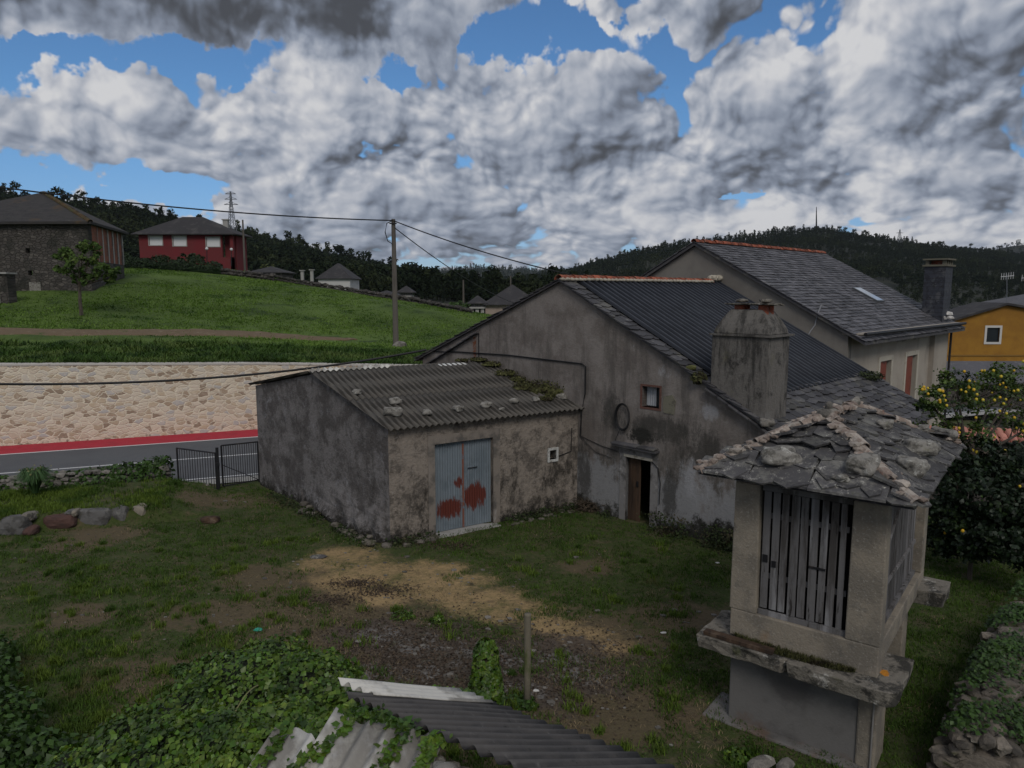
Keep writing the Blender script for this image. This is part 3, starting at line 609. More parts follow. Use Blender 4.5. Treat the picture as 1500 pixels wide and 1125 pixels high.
m_rock = mat('field stone', (.175, .160, .140), [dict(col=(.085, .078, .068), scale=4, lo=.45, hi=.60, seed=121, detail=8), dict(col=(.33, .32, .28), scale=5, lo=.56, hi=.68, seed=122, detail=9, rough=.72, op=.9), dict(col=(.06, .065, .025), scale=3, lo=.60, hi=.72, seed=123, op=.7)], bump=.8, bscale=18, bdist=.04, island=.3)
m_rockp = mat('pale lichened stone', (.24, .225, .20), [dict(col=(.10, .093, .08), scale=6, lo=.46, hi=.60, detail=9, rough=.75), dict(col=(.42, .41, .37), scale=8, lo=.54, hi=.66, detail=9, rough=.75), dict(col=(.10, .10, .04), scale=4, lo=.62, hi=.74, op=.6)], bump=.8, bscale=30, bdist=.02)
m_base = mat('cement plinth', (.150, .143, .136), [dict(col=(.085, .080, .076), scale=1.2, lo=.42, hi=.60, seed=131, detail=8), dict(col=(.16, .155, .15), scale=1.4, stretch=(1, 1, .4), lo=.56, hi=.72, seed=132, op=.7), dict(col=(.12, .075, .05), scale=1.6, lo=.70, hi=.86, z=(-.1, .5), amp=.25, seed=133, op=.7)], bump=.35, bscale=20, bdist=.02)
m_glass = mat('window glass', (.02, .025, .03), bump=0, rough=.12, spec=.6)
m_blind = mat('white roller blind', (.62, .62, .62), bump=0, rough=.6, wave=dict(axis=(0, 0, 1), pitch=.12, width=.1, col=(.4, .4, .4), op=.6))
m_wfr = mat('white frame paint', (.55, .53, .50), bump=.1, rough=.6)
m_moss = mat('moss and stonecrop', (.060, .062, .018), [dict(col=(.12, .12, .05), scale=6, lo=.5, hi=.65), dict(col=(.03, .024, .012), scale=4, lo=.5, hi=.62)], bump=1, bscale=25, bdist=.05, island=.5)

# ------------------------------------------------------------------ main house
G0 = gz(845, 742); G0.z = 0
GA = V3((.7091, -.7051, 0)).normalized(); GB = V3((.7051, .7091, 0)).normalized(); UPZ = V3((0, 0, 1))
def G(s, z, b=0.0): return G0+GA*s+GB*b+UPZ*z
HB = 9.2; PK = -.7; ZP = 6.80; SR = .535; SLF = .405; LE = -7.4; RE = 6.9
def zr(s): return ZP-(s-PK)*SR if s > PK else ZP-(PK-s)*SLF
house = thing('farmhouse', 'old grey rendered farmhouse with dark corrugated metal roof, behind the small corrugated shed', 'house', G(0, 0))
# gable wall with real openings: window and door
mb = MB()
win = (2.27, 2.83, 3.33, 3.90); door = (1.78, 2.62, -.3, 1.91); D_ = .45
def gable_wall(mb, b, holes, th):
    # vertical strips between the hole edges
    xs = sorted(set([LE, PK, RE, -4.38]+[h[0] for h in holes]+[h[1] for h in holes]+list(np.arange(-7, 7, .7))))
    xs = [x for x in xs if LE <= x <= RE]
    for x0, x1 in zip(xs, xs[1:]):
        if x1-x0 < 1e-4: continue
        hs = [h for h in holes if h[0] <= x0+1e-6 and h[1] >= x1-1e-6]
        if not hs: segs = [(-.4, zr(x0)-.03, zr(x1)-.03)]
        else:
            segs = []; z_ = -.4
            for h in sorted(hs, key=lambda h: h[2]):
                if h[2] > -.3: segs.append((z_, h[2], h[2]))
                z_ = h[3]
            segs.append((z_, zr(x0)-.03, zr(x1)-.03))
        for (za, zb0, zb1) in segs:
            bt = [G(x0, za, b), G(x1, za, b), G(x1, za, b+th), G(x0, za, b+th)]
            tp_ = [G(x0, zb0, b), G(x1, zb1, b), G(x1, zb1, b+th), G(x0, zb0, b+th)]
            mb.hexa(bt, tp_)
gable_wall(mb, 0, [win, door], D_)
w_ = mb.build('wall', m_plast, house)
mb = MB(); gable_wall(mb, HB-.3, [], .3)
mb.obox(G(LE, -.4, D_), GA*.4, GB*(HB-.3-D_), UPZ*(zr(LE)+.3)); mb.obox(G(RE-.4, -.4, D_), GA*.4, GB*(HB-.3-D_), UPZ*(zr(RE)+.35))
mb.build('rear_wall', m_plast, house)
mb = MB(); mb.obox(G(LE+.4, -.35, D_), GA*(RE-LE-.8), GB*(HB-.8), UPZ*.33); mb.obox(G(LE+.4, 2.6, D_), GA*(RE-LE-.8), GB*(HB-.8), UPZ*.1); mb.build('floor', m_dark, house)
# render joint and the lower lean-to strip on the left of the gable
mb = MB(); sl_ = [(-4.36, 5.02), (-7.3, 3.82)]
for k in range(9):
    s0_ = -4.36-k*.33; z0_ = zr(s0_)-.26-.02*k; mb.obox(G(s0_-.36, z0_-.36*SLF*1.02, -.16), GA*.38+UPZ*.38*SLF, GB*.17, UPZ*.035)
mb.build('lower_slates', m_slate, house)
mb = MB(); mb.obox(G(-4.36, 3.9, -.012), GA*.035, GB*.014, UPZ*1.16); mb.build('joint_strip', m_iron, house)
m_rust = mat('rust streak', (.16, .06, .03), [dict(col=(.16, .13, .115), scale=9, lo=.45, hi=.62)], bump=.2)
mb = MB(); mb.add([G(-4.62, 4.1, -.004), G(-4.5, 4.1, -.004), G(-4.47, 4.95, -.004), G(-4.66, 4.9, -.004)], [(0, 1, 2, 3)]); mb.build('rust_streak', m_rust, house)
# window with brick frame, sash and curtain
m_brick = mat('raw brick reveal', (.13, .065, .050), [dict(col=(.10, .05, .04), scale=8, lo=.48, hi=.6), dict(col=(.25, .2, .17), scale=14, lo=.62, hi=.7)], bump=.5, bscale=30)
mb = MB(); a, b_, c_, d_ = win; f = .06; o_ = -.012
mb.obox(G(a-f, c_-f, o_), GA*(b_-a+2*f), GB*.2, UPZ*f); mb.obox(G(a-f, d_, o_), GA*(b_-a+2*f), GB*.2, UPZ*f*.9)
mb.obox(G(a-f, c_, o_), GA*f, GB*.2, UPZ*(d_-c_)); mb.obox(G(b_, c_, o_), GA*f, GB*.2, UPZ*(d_-c_)); fr = mb.build('window', m_brick, house)
mb = MB(); mb.obox(G(a, c_, .22), GA*(b_-a), GB*.02, UPZ*(d_-c_)); mb.build('pane', m_glass, fr)
m_cur = mat('grey curtain', (.36, .37, .39), bump=0, rough=.9)
mb = MB(); mb.add(*grid(24, 1, lambda u, v: G(a+.03+u*.30, c_+.02+v*(d_-c_-.03), .19+.014*math.sin(u*26)))); mb.build('curtain', m_cur, fr, smooth=True)
# rough patch of cement beside the window
mb = MB(); P_ = [(2.98, 3.24), (3.3, 3.22), (3.34, 3.6), (3.22, 3.75), (2.98, 3.68), (2.95, 3.4)]; wall(mb, [G(s, z, -.02) for s, z in P_], .03, -GB); mb.build('cement_patch', mat('patch cement', (.165, .155, .115), [dict(col=(.10, .09, .07), scale=6, lo=.5, hi=.6)], bump=.5), house)
# door frame, half-open board door, slate canopy
m_frc = mat('worn door surround', (.21, .20, .195), [dict(col=(.085, .08, .075), scale=2.6, lo=.48, hi=.62, detail=9), dict(col=(.33, .32, .31), scale=4, lo=.58, hi=.68, op=.8)], bump=.6, bscale=18, bdist=.03)
mb = MB(); a, b_, _, d_ = door
mb.obox(G(a-.20, -.2, -.025), GA*.2, GB*.3, UPZ*(d_+.2)); mb.obox(G(b_, -.2, -.025), GA*.22, GB*.3, UPZ*(d_+.2)); mb.obox(G(a-.22, d_, -.03), GA*(b_-a+.46), GB*.3, UPZ*.22)
dr = mb.build('door_frame', m_frc, house)
mb = MB(); mb.obox(G(a-.36, d_+.24, -.22), GA*(b_-a+.62)-UPZ*.03, GB*.3, UPZ*.05)
for k in range(5): mb.obox(G(a-.38+k*.29, d_+.29, -.24), GA*.27-UPZ*.01, GB*.3+UPZ*.03, UPZ*.03)
mb.build('door_canopy', m_slate, house)
mb = MB(); mb.obox(G(a-.05, d_-.06, -.05), GA*(b_-a+.1), GB*.06, UPZ*.075); mb.build('lintel_board', mat('pale lintel board', (.42, .39, .33), [dict(col=(.2, .18, .14), scale=8, lo=.5, hi=.65)]), dr)
mb = MB()
for k in range(3): mb.obox(G(a+.01+k*.135, .0, .12+.01*(k % 2)), GA*.128, GB*.035, UPZ*(d_-.06))
dd = mb.build('door_leaf', m_woodb, house)
mb = MB(); mb.tube([G(a+.33, 1.15, .10), G(a+.33, 1.02, .08)], .014, 6); mb.obox(G(a+.29, 1.0, .10), GA*.06, GB*.02, UPZ*.16); mb.build('latch', m_iron, dd)
mb = MB(); mb.obox(G(a-.1, -.12, -.25), GA*(b_-a+.2), GB*.5, UPZ*.10); mb.build('threshold', m_rock, house)
# roof: structure under, metal sheets, slate verge and lower slates, ridge tiles
mb = MB(); ov = .12
for (sa, sb) in ((LE-.35, PK), (PK, RE+.3)):
    mb.hexa([G(sa, zr(sa)-.05, -ov), G(sb, zr(sb)-.05, -ov), G(sb, zr(sb)-.05, HB+ov*.2), G(sa, zr(sa)-.05, HB+ov*.2)], [G(sa, zr(sa)+.005, -ov), G(sb, zr(sb)+.005, -ov), G(sb, zr(sb)+.005, HB+ov*.2), G(sa, zr(sa)+.005, HB+ov*.2)])
mb.build('roof_deck', m_slate, house)
dnR = (GA-UPZ*SR).normalized(); LR = (RE+.35-PK)/ (GA-UPZ*SR).length**-1
kR = math.sqrt(1+SR*SR); kL = math.sqrt(1+SLF*SLF)
mp = gpl(1155, 577, G(0, zr(0)), (GA*SR+UPZ).normalized()); q_ = (mp-G0); SM = q_.dot(GA)    # where the metal ends down the slope
SM = max(4.6, min(5.6, SM))
mb = MB(); Ls = (SM-PK)*kR
corrugated(mb, G(SM, zr(SM)+.05, .45), GB, -dnR, HB-.38, Ls-.05, pitch=.30, amp=.045, per=10, th=.004, seglen=None)
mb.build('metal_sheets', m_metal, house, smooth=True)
mb = MB(); slates(mb, G(RE+.35, zr(RE+.35)+.0, -.14), GB, -dnR, .64, (RE+.35-PK)*kR, expo=.26, wmin=.28, wmax=.5, seed=3, lift=.015, jit=.05)
slates(mb, G(RE+.35, zr(RE+.35)+.0, .54), GB, -dnR, HB-.52, (RE+.35-SM)*kR+.25, expo=.25, wmin=.3, wmax=.6, seed=4, lift=.02, jit=.05)
dnL = (-GA-UPZ*SLF).normalized()
slates(mb, G(LE-.38, zr(LE-.38)+.0, -.14), GB, -dnL, HB+.1, (PK-LE+.38)*kL, expo=.28, wmin=.3, wmax=.6, seed=5, lift=.02, jit=.05)
mb.build('roof_slates', m_slate, house)
def ridge_tiles(mb, p0, p1, r=.13, ln=.36, seed=0, wob=.012, drop=.55):
    r_ = random.Random(seed); p0, p1 = V3(p0), V3(p1); L = (p1-p0).length; d = (p1-p0)/L; n = int(L/(ln*.86)); side = d.cross(UPZ).normalized(); up = side.cross(d).normalized()
    for i in range(n):
        c0 = p0+d*(i*L/n)+up*r_.uniform(-wob, wob)+side*r_.uniform(-wob, wob); c1 = c0+d*ln+up*r_.uniform(-wob, wob)-up*.01; ra, rb = r*1.08, r*.92; vs = []; K = 7
        for (c, rr) in ((c0, ra), (c1, rb), (c1, rb-.018), (c0, ra-.018)):
            for k in range(K+1):
                a = math.pi*k/K; vs.append(c+side*math.cos(a)*rr+up*(math.sin(a)*rr-rr*drop))
        fs = []
        for q in range(4):
            for k in range(K): a0 = q*(K+1)+k; b0 = ((q+1) % 4)*(K+1)+k; fs.append((a0, b0, b0+1, a0+1))
        mb.add(vs, fs)
mb = MB(); ridge_tiles(mb, G(PK, ZP+.10, -.15), G(PK, ZP+.07, HB-.55), seed=1, r=.15); mb.build('ridge_tiles', m_terra, house)
mb = MB()
for k in range(44):
    b0 = -.1+k*.2; r_ = random.uniform(.03, .06); rock(mb, G(PK+.15, ZP+.02, b0), .12, seed=k, squash=(1, 1, .55), sub=1, rot=random.random()*3)
mb.build('ridge_mortar', m_mort, house, smooth=True)
mb = MB()
for k in range(3): rock(mb, G(PK, ZP+.15, HB-.45+k*.22), .2, seed=50+k, squash=(1, 1, .75), sub=2, rot=k)
mb.build('ridge_end_stones', m_mort, house)

# chimney: large rendered stack flush with the gable, sloping hood, two pots
ch = (4.31, 5.82); CB = 1.15
mb = MB(); mb.hexa([G(ch[0], 2.4, .03), G(ch[1], 2.2, .03), G(ch[1], 2.2, CB), G(ch[0], 2.4, CB)], [G(ch[0], 5.38, .03), G(ch[1], 5.38, .03), G(ch[1], 5.38, CB), G(ch[0], 5.38, CB)])
chm = mb.build('chimney', m_chim, house, bevel=.02)
mb = MB(); mb.obox(G(ch[0]-.05, 5.381, -.03), GA*(ch[1]-ch[0]+.14), GB*(CB+.1), UPZ*.045); mb.build('chimney_cornice', m_chim, chm)
mb = MB()
prof = [(0, 0), (.04, .14), (.16, .36), (.30, .56), (.34, .60)]
W0, W1 = ch[0]+.01, ch[1]-.01
ring = []
for (i_, h_) in prof:
    ring.append([G(W0+i_, 5.426+h_, .05+i_*.7), G(W1-i_, 5.426+h_, .05+i_*.7), G(W1-i_, 5.426+h_, CB-.02-i_*.7), G(W0+i_, 5.426+h_, CB-.02-i_*.7)])
vs = [p for r_ in ring for p in r_]; fs = [(3, 2, 1, 0)]
for k in range(len(ring)-1): fs += [(k*4+i, k*4+(i+1) % 4, k*4+4+(i+1) % 4, k*4+4+i) for i in range(4)]
fs.append(tuple(range(len(vs)-4, len(vs)))); mb.add(vs, fs); mb.build('chimney_hood', m_chim, chm, bevel=.03)
for s_ in (ch[0]+.50, ch[1]-.38):
    mb = MB(); zc = 5.98; mb.tube([G(s_, zc-.15, .45), G(s_, zc+.16, .45)], .125, 14); mb.tube([G(s_, zc-.15, .72), G(s_, zc+.16, .72)], .125, 14); mb.build('chimney_pot', m_terra, chm, smooth=False)
    mb = MB(); slates(mb, G(s_-.27, zc+.14, .22), GA, GB, .54, .72, expo=.24, wmin=.3, wmax=.6, seed=9, over=1.8); mb.obox(G(s_-.24, zc+.161, .25), GA*.48, GB*.66, UPZ*.035)
    rock(mb, G(s_, zc+.26, .55), .15, seed=s_, squash=(1.2, 1, .4)); mb.build('chimney_slab', m_lich, chm)
# slate drip course below the chimney, continuing the verge
mb = MB()
for k in range(9): s_ = 4.28+k*.30; mb.obox(G(s_, zr(s_)-.12, -.20), GA*.36-UPZ*.36*SR, GB*.2, UPZ*.035)
mb.build('verge_slates', m_slate, house)
m_whit = mat('limewash remnant', (.40, .40, .42), [dict(col=(.12, .11, .10), scale=3.5, stretch=(1, 1, .2), lo=.46, hi=.62), ], bump=.4)
# electric cable fixed on the gable
mb = MB(); pts = [G(-7.0, 4.3, -.03), G(-5.3, 4.38, -.03), G(-3.0, 4.42, -.03), G(.15, 4.36, -.03), G(.29, 4.28, -.03), G(.29, 3.5, -.03), G(.16, 2.9, -.03), G(.13, 2.2, -.03)]
mb.tube(pts, .022, 6); mb.tube([G(.13, 2.2, -.03), G(.9, 2.02, -.02), G(1.5, 1.95, -.04)], .010, 5); mb.tube([G(.13, 2.18, -.03), G(.7, 1.8, -.02), G(1.3, 1.72, -.03)], .007, 5)
mb.tube([G(2.62, 1.88, -.04), G(2.86, 1.7, -.04), G(2.95, 1.3, -.04), G(2.93, .7, -.04)], .013, 6)
mb.build('cable', m_cable, house)
o = thing('wire_coil', 'dark coil of wire hanging on the farmhouse gable, left of the small curtained window', 'coil', G(1.68, 2.98, -.08))
mb = MB()
for k in range(6):
    mb.tube([G(1.68+(.215+.012*k)*math.cos(a_)*.95, 2.97+(.34+.01*k)*math.sin(a_), -.07-.012*(k % 3)) for a_ in [i*2*math.pi/28+k*.2 for i in range(29)]], .009, 5)
mb.tube([G(1.6, 2.64, -.06), G(1.42, 2.25, -.05)], .008, 5); mb.build('wire', m_cable, o)

# ------------------------------------------------------------------ shed
S0 = gz(572, 797); S0.z = 0; FA = (A2(G0)-S0).normalized(); LF = (A2(G0)-S0).length; LA = (gz(381, 710)-S0).normalized(); LL = 7.85
FN = V3((FA.y, -FA.x, 0)); LN = V3((-LA.y, LA.x, 0))
if LN.x > 0: LN = -LN
shed = thing('garage_shed', 'low mouldy grey shed with corrugated roof and a rusting blue-grey double door', 'shed', S0)
def FP(s, z, d=0.0): return S0+FA*s+UPZ*z-FN*d        # d goes into the wall
def LP(s, z, d=0.0): return S0+LA*s+UPZ*z-LN*d
gd = (1.30, 3.10, -.05, 2.47); sq = (5.02, 5.26, 1.58, 1.86)
mb = MB(); xs = sorted(set([0, LF+.15, gd[0], gd[1], sq[0], sq[1]]+list(np.arange(.5, 6, .5))))
for x0, x1 in zip(xs, xs[1:]):
    hs = [h for h in (gd, sq) if h[0] <= x0+1e-6 and h[1] >= x1-1e-6]; segs = [(-.4, 3.06)]
    if hs: h = hs[0]; segs = [(h[3], 3.06)]+([(-.4, h[2])] if h[2] > 0 else [])
    for za, zb_ in segs: mb.hexa([FP(x0, za), FP(x1, za), FP(x1, za, .4), FP(x0, za, .4)], [FP(x0, zb_), FP(x1, zb_), FP(x1, zb_, .4), FP(x0, zb_, .4)])
mb.build('front_wall', m_shedf, shed)
# side gable with a battered, bulging foot
mb = MB(); PKS = 3.86
def ztop(s): return 3.06+(4.12-3.06)*s/PKS if s < PKS else 4.12+(3.40-4.12)*(s-PKS)/(LL-PKS)
def lw(a, b):
    s = .0+a*LL; z = -.4+b*(ztop(s)+.4-.03); bulge = .30*sstep(1.25, 0, z)*sstep(0, .5, s)*sstep(5.2, 2.5, s)*(.75+.6*noise.noise(V3((s*2, z*3, 0))))
    return LP(s, z, -bulge-.02*noise.noise(V3((s*1.6, z*1.6, 4)))*sstep(0, .3, s))
mb.add(*grid(60, 30, lw)); mb.add(*[[LP(0, -.4, .4), LP(LL, -.4, .4), LP(LL, 3.37, .4), LP(PKS, 4.09, .4), LP(0, 3.03, .4)], [(4, 3, 2, 1, 0)]])
bk = [LP(LL, -.4), LP(LL, 3.37), LP(LL, 3.37, 6.3), LP(LL, -.4, 6.3)]; mb.add(bk, [(0, 1, 2, 3)])
mb.build('side_wall', m_shed, shed, smooth=False)
mb = MB(); mb.obox(S0+FA*.45-FN*.45+UPZ*-.2, FA*5.3, LA*6.5, UPZ*.2); mb.build('floor', m_dark, shed)
m_lint = mat('door surround cement', (.215, .185, .158), [dict(col=(.10, .09, .08), scale=2, lo=.45, hi=.62, detail=9), dict(col=(.30, .28, .27), scale=4, stretch=(1, 1, .4), lo=.62, hi=.72, op=.7)], bump=.5, bscale=15)
mb = MB(); mb.obox(FP(gd[0]-.2, 2.47, -.02), FA*(gd[1]-gd[0]+.42), -FN*.3, UPZ*.24); mb.obox(FP(gd[0]-.2, -.1, -.02), FA*.2, -FN*.3, UPZ*2.57); mb.obox(FP(gd[1], -.1, -.02), FA*.22, -FN*.3, UPZ*2.57)
mb.build('door_surround', m_lint, shed)
DC = FP(2.2, 0)
m_doorm = mat('blue grey painted sheet', (.165, .195, .22), [dict(col=(.12, .145, .165), scale=1.4, lo=.46, hi=.64, seed=141), dict(col=(.22, .26, .30), scale=3, stretch=(4, 4, .3), lo=.55, hi=.7, seed=143, op=.6),
    dict(col=(.105, .026, .018), scale=4.0, stretch=(3, 3, .55), lo=.68, hi=.78, seed=142, detail=10, rough=.75, amp=.40, blobs=[(tuple(FP(1.78, .62)), (.62, .62, .42)), (tuple(FP(2.56, .85)), (.58, .58, .52)), (tuple(FP(2.05, 1.3)), (.25, .25, .25))]),
    dict(col=(.13, .045, .03), scale=8, stretch=(3, 3, .2), lo=.66, hi=.72, seed=144, op=.7)], rough=.55, bump=.15, bscale=30)
for (a, b_) in ((gd[0]+.01, 2.195), (2.215, gd[1]-.01)):
    mb = MB(); n_ = int((b_-a)/.076); n_ = n_*6
    def df(u, v): s = a+(b_-a)*u; return FP(s, .02+v*2.44, .13+.012*math.cos(2*math.pi*(s-a)/.076*1.0))
    mb.add(*grid(n_, 1, df)); mb.obox(FP(a, .02, .16), FA*(b_-a), -FN*.03, UPZ*2.44); lf = mb.build('door_leaf', m_doorm, shed)
m_dr = mat('rusty door edge', (.19, .075, .05), [dict(col=(.12, .16, .2), scale=6, lo=.55, hi=.65)], bump=.2)
mb = MB(); mb.obox(FP(2.18, .03, .10), FA*.05, -FN*.03, UPZ*2.42); mb.build('door_edge_strip', m_dr, shed)
mb = MB(); mb.obox(FP(2.35, 1.66, .085), FA*.30, -FN*.02, UPZ*.018); mb.build('bolt', m_iron, lf)
mb = MB(); mb.obox(FP(gd[0]-.1, -.11, -.3), FA*2.0, -FN*.6, UPZ*.115); mb.build('threshold', m_conc, shed)
mb = MB(); a, b_, c_, d_ = sq; f = .07
mb.obox(FP(a-f, c_-f, -.03), FA*(b_-a+2*f), -FN*.2, UPZ*f); mb.obox(FP(a-f, d_, -.03), FA*(b_-a+2*f), -FN*.2, UPZ*f); mb.obox(FP(a-f, c_, -.03), FA*f, -FN*.2, UPZ*(d_-c_)); mb.obox(FP(b_, c_, -.03), FA*f, -FN*.2, UPZ*(d_-c_))
mb.build('vent_frame', mat('white vent block', (.48, .48, .46), [dict(col=(.25, .24, .22), scale=12, lo=.5, hi=.65)]), shed)
mb = MB(); mb.tube([FP(5.82, 2.45, -.02), FP(5.80, 1.75, -.02), FP(5.5, 1.68, -.02), FP(5.36, 1.66, -.03)], .014, 6); mb.build('cable', m_cable, shed)
# shed roof: two pitches of corrugated fibre cement
e0 = FP(-.18, 3.06-.02, -.22); rp = LP(PKS, 4.14, -.15)
VS = (LP(PKS, 4.12)-LP(0, 3.06)).normalized(); Lsl = (LP(PKS, 4.12)-LP(0, 3.06)).length
mb = MB(); P0_ = LP(0, 3.06, -.16)+(-VS)*.24+UPZ*.045
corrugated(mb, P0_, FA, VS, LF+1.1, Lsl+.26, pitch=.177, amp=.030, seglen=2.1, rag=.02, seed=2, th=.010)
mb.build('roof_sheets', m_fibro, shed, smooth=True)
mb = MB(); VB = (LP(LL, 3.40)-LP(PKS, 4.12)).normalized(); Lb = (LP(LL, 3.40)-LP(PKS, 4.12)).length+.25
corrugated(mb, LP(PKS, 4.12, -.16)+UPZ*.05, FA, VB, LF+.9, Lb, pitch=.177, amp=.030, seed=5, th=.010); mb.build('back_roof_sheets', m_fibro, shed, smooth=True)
# raised ridge sheet ends, paler, and moss at the valley by the farmhouse
mb = MB(); corrugated(mb, LP(PKS, 4.12, -.15)+UPZ*.085-VS*.10, FA, VS, 2.5, .20, pitch=.177, amp=.032, th=.008); mb.build('ridge_cap', m_fibpale, shed, smooth=True)
mb = MB(); mb.obox(LP(PKS, 4.16, -.1)+FA*4.1-VS*.2, FA*.95, VS*.16, UPZ*.02); mb.build('patch_sheet', mat('white patch', (.62, .62, .6), bump=.1), shed)
m_iron2p = mat('dull steel', (.20, .19, .18), bump=0, rough=.6)
# ------------------------------------------------------------------ grey house behind
H0 = gy(1243, 485, 24.84); HZ = H0.z; Hb = A2(H0)
def Q(s, z, b=0.0): return Hb+GA*s+GB*b+UPZ*z
PS, PZ, SL2 = -6.0, 8.37, (8.37-5.11)/6.0; LB2 = 12.2
def z2(s): return PZ-abs(s-PS)*SL2
h2 = thing('grey_house', 'tall grey house with slate roof, skylight and dark slate chimney, right behind the farmhouse', 'house', Hb)
def obox2(mb, s, z, b, ds, dz, db): mb.obox(Q(s, z, b), GA*ds, GB*db, UPZ*dz)
mb = MB(); mb.hexa([Q(-12, -2, 0), Q(0, -2, 0), Q(0, -2, .35), Q(-12, -2, .35)], [Q(-12, z2(-12)-.1, 0), Q(0, z2(0)-.1, 0), Q(0, z2(0)-.1, .35), Q(-12, z2(-12)-.1, .35)])
pk = [Q(-12, z2(-12)-.1), Q(0, z2(0)-.1), Q(PS, PZ-.1), Q(0, z2(0)-.1, .35), Q(-12, z2(-12)-.1, .35), Q(PS, PZ-.1, .35)]; mb.add(pk, [(0, 1, 2), (3, 4, 5), (0, 2, 5, 4), (1, 3, 5, 2)])
mb.build('gable_wall', m_grey, h2)
m_crk = mat('filled crack', (.36, .36, .37), bump=0)
mb = MB(); cr_ = [(-3.1, 6.28), (-3.2, 5.95), (-3.45, 5.6), (-3.55, 5.3), (-3.8, 5.0)]
pts = [gpl(a, b, Q(0, 0, -.01), GB) for a, b in ((1203, 447), (1197, 462), (1194, 476), (1188, 484), (1183, 492))]; mb.tube([p-GB*.004 for p in pts], .022, 5); mb.build('filled_crack', m_crk, h2)
wins = [(3.35, 4.60), (6.45, 7.85)]; zw0, zw1 = 1.9, 3.82
mb = MB(); xs = sorted([.35, 9.1]+[x for w__ in wins for x in w__])
for x0, x1 in zip(xs, xs[1:]):
    inw = any(abs(x0-a) < 1e-6 for a, _ in wins)
    for za, zb_ in ([(-2, zw0), (zw1, 4.98)] if inw else [(-2, 4.98)]): mb.hexa([Q(-.35, za, x0), Q(0, za, x0), Q(0, za, x1), Q(-.35, za, x1)], [Q(-.35, zb_, x0), Q(0, zb_, x0), Q(0, zb_, x1), Q(-.35, zb_, x1)])
mb.hexa([Q(-.5, -2, 9.1), Q(-.15, -2, 9.1), Q(-.15, -2, 10.1), Q(-.5, -2, 10.1)], [Q(-.5, 4.98, 9.1), Q(-.15, 4.98, 9.1), Q(-.15, 4.98, 10.1), Q(-.5, 4.98, 10.1)])
mb.hexa([Q(-.4, -2, 10.1), Q(.05, -2, 10.1), Q(.05, -2, LB2), Q(-.4, -2, LB2)], [Q(-.4, 4.98, 10.1), Q(.05, 4.98, 10.1), Q(.05, 4.98, LB2), Q(-.4, 4.98, LB2)])
mb.hexa([Q(-12, -2, LB2-.3), Q(-.4, -2, LB2-.3), Q(-.4, -2, LB2), Q(-12, -2, LB2)], [Q(-12, z2(-12)-.12, LB2-.3), Q(-.4, z2(-.4)-.12, LB2-.3), Q(-.4, z2(-.4)-.12, LB2), Q(-12, z2(-12)-.12, LB2)])
mb.hexa([Q(-12, -2, .35), Q(-11.7, -2, .35), Q(-11.7, -2, LB2), Q(-12, -2, LB2)], [Q(-12, z2(-12)-.1, .35), Q(-11.7, z2(-12)-.1, .35), Q(-11.7, z2(-12)-.1, LB2), Q(-12, z2(-12)-.1, LB2)])
mb.build('side_wall', m_grey2, h2)
m_redw = mat('dark red shutter', (.20, .050, .030), [dict(col=(.07, .02, .014), scale=3, lo=.5, hi=.65)], bump=.1, rough=.5)
m_cream = mat('cream window surround', (.46, .42, .35), [dict(col=(.33, .30, .25), scale=3, lo=.5, hi=.65)], bump=.2)
for a, b_ in wins:
    mb = MB(); f = .18
    obox2(mb, -.02, zw1, a-f, .05, f, b_-a+2*f); obox2(mb, -.02, zw0, a-f, .05, zw1-zw0, f); obox2(mb, -.02, zw0, b_, .05, zw1-zw0, f); fr = mb.build('window', m_cream, h2)
    mb = MB(); obox2(mb, -.10, zw0, a, .05, zw1-zw0, (b_-a)*.72); mb.build('shutter', m_redw, fr)
    mb = MB(); obox2(mb, -.30, zw0, a, .03, zw1-zw0, b_-a); mb.build('pane', m_glass, fr)
# boxed eave and gutter
mb = MB(); obox2(mb, -.2, 4.98, -.02, .62, .06, LB2+.25); mb.build('eave_board', m_grey2, h2)
mb = MB(); mb.tube([Q(.60, 5.02, -.12), Q(.60, 4.99, LB2+.35)], .065, 8); mb.tube([Q(.55, 4.98, LB2+.05), Q(.14, 4.75, LB2+.05), Q(.14, -2, LB2+.05)], .05, 8); mb.build('gutter', m_iron, h2)
k2 = math.sqrt(1+SL2*SL2); up2 = (-GA+UPZ*SL2).normalized(); Lr2 = (.62-PS)*k2
mb = MB(); zt = lambda s: z2(s)+.0
for s0_, s1_ in ((PS, .62), (-12.5, PS)):
    a0, a1 = s0_, s1_
    mb.hexa([Q(a0, zt(a0)-.12, -.16), Q(a1, zt(a1)-.12, -.16), Q(a1, zt(a1)-.12, LB2+.3), Q(a0, zt(a0)-.12, LB2+.3)], [Q(a0, zt(a0)-.01, -.16), Q(a1, zt(a1)-.01, -.16), Q(a1, zt(a1)-.01, LB2+.3), Q(a0, zt(a0)-.01, LB2+.3)])
mb.build('roof_deck', m_slate, h2)
mb = MB(); slates(mb, Q(.62, z2(.62)), GB, up2, 1, 1, seed=1) if False else None
slates(mb, Q(.64, z2(.64), -.18), GB, up2, LB2+.5, (.64-PS)*k2, expo=.22, wmin=.24, wmax=.40, th=.014, jit=.012, lift=.016, seed=12, ragged=.008)
slates(mb, Q(-12.5, z2(-12.5), -.18), GB, (GA+UPZ*SL2).normalized(), LB2+.5, (PS+12.5)*k2, expo=.4, wmin=.4, wmax=.7, seed=13)
mb.build('roof_slates', m_slate2, h2)
mb = MB(); ridge_tiles(mb, Q(PS, PZ+.09, -.2), Q(PS, PZ+.09, LB2+.3), r=.12, seed=4); mb.build('ridge_tiles', m_terra, h2)
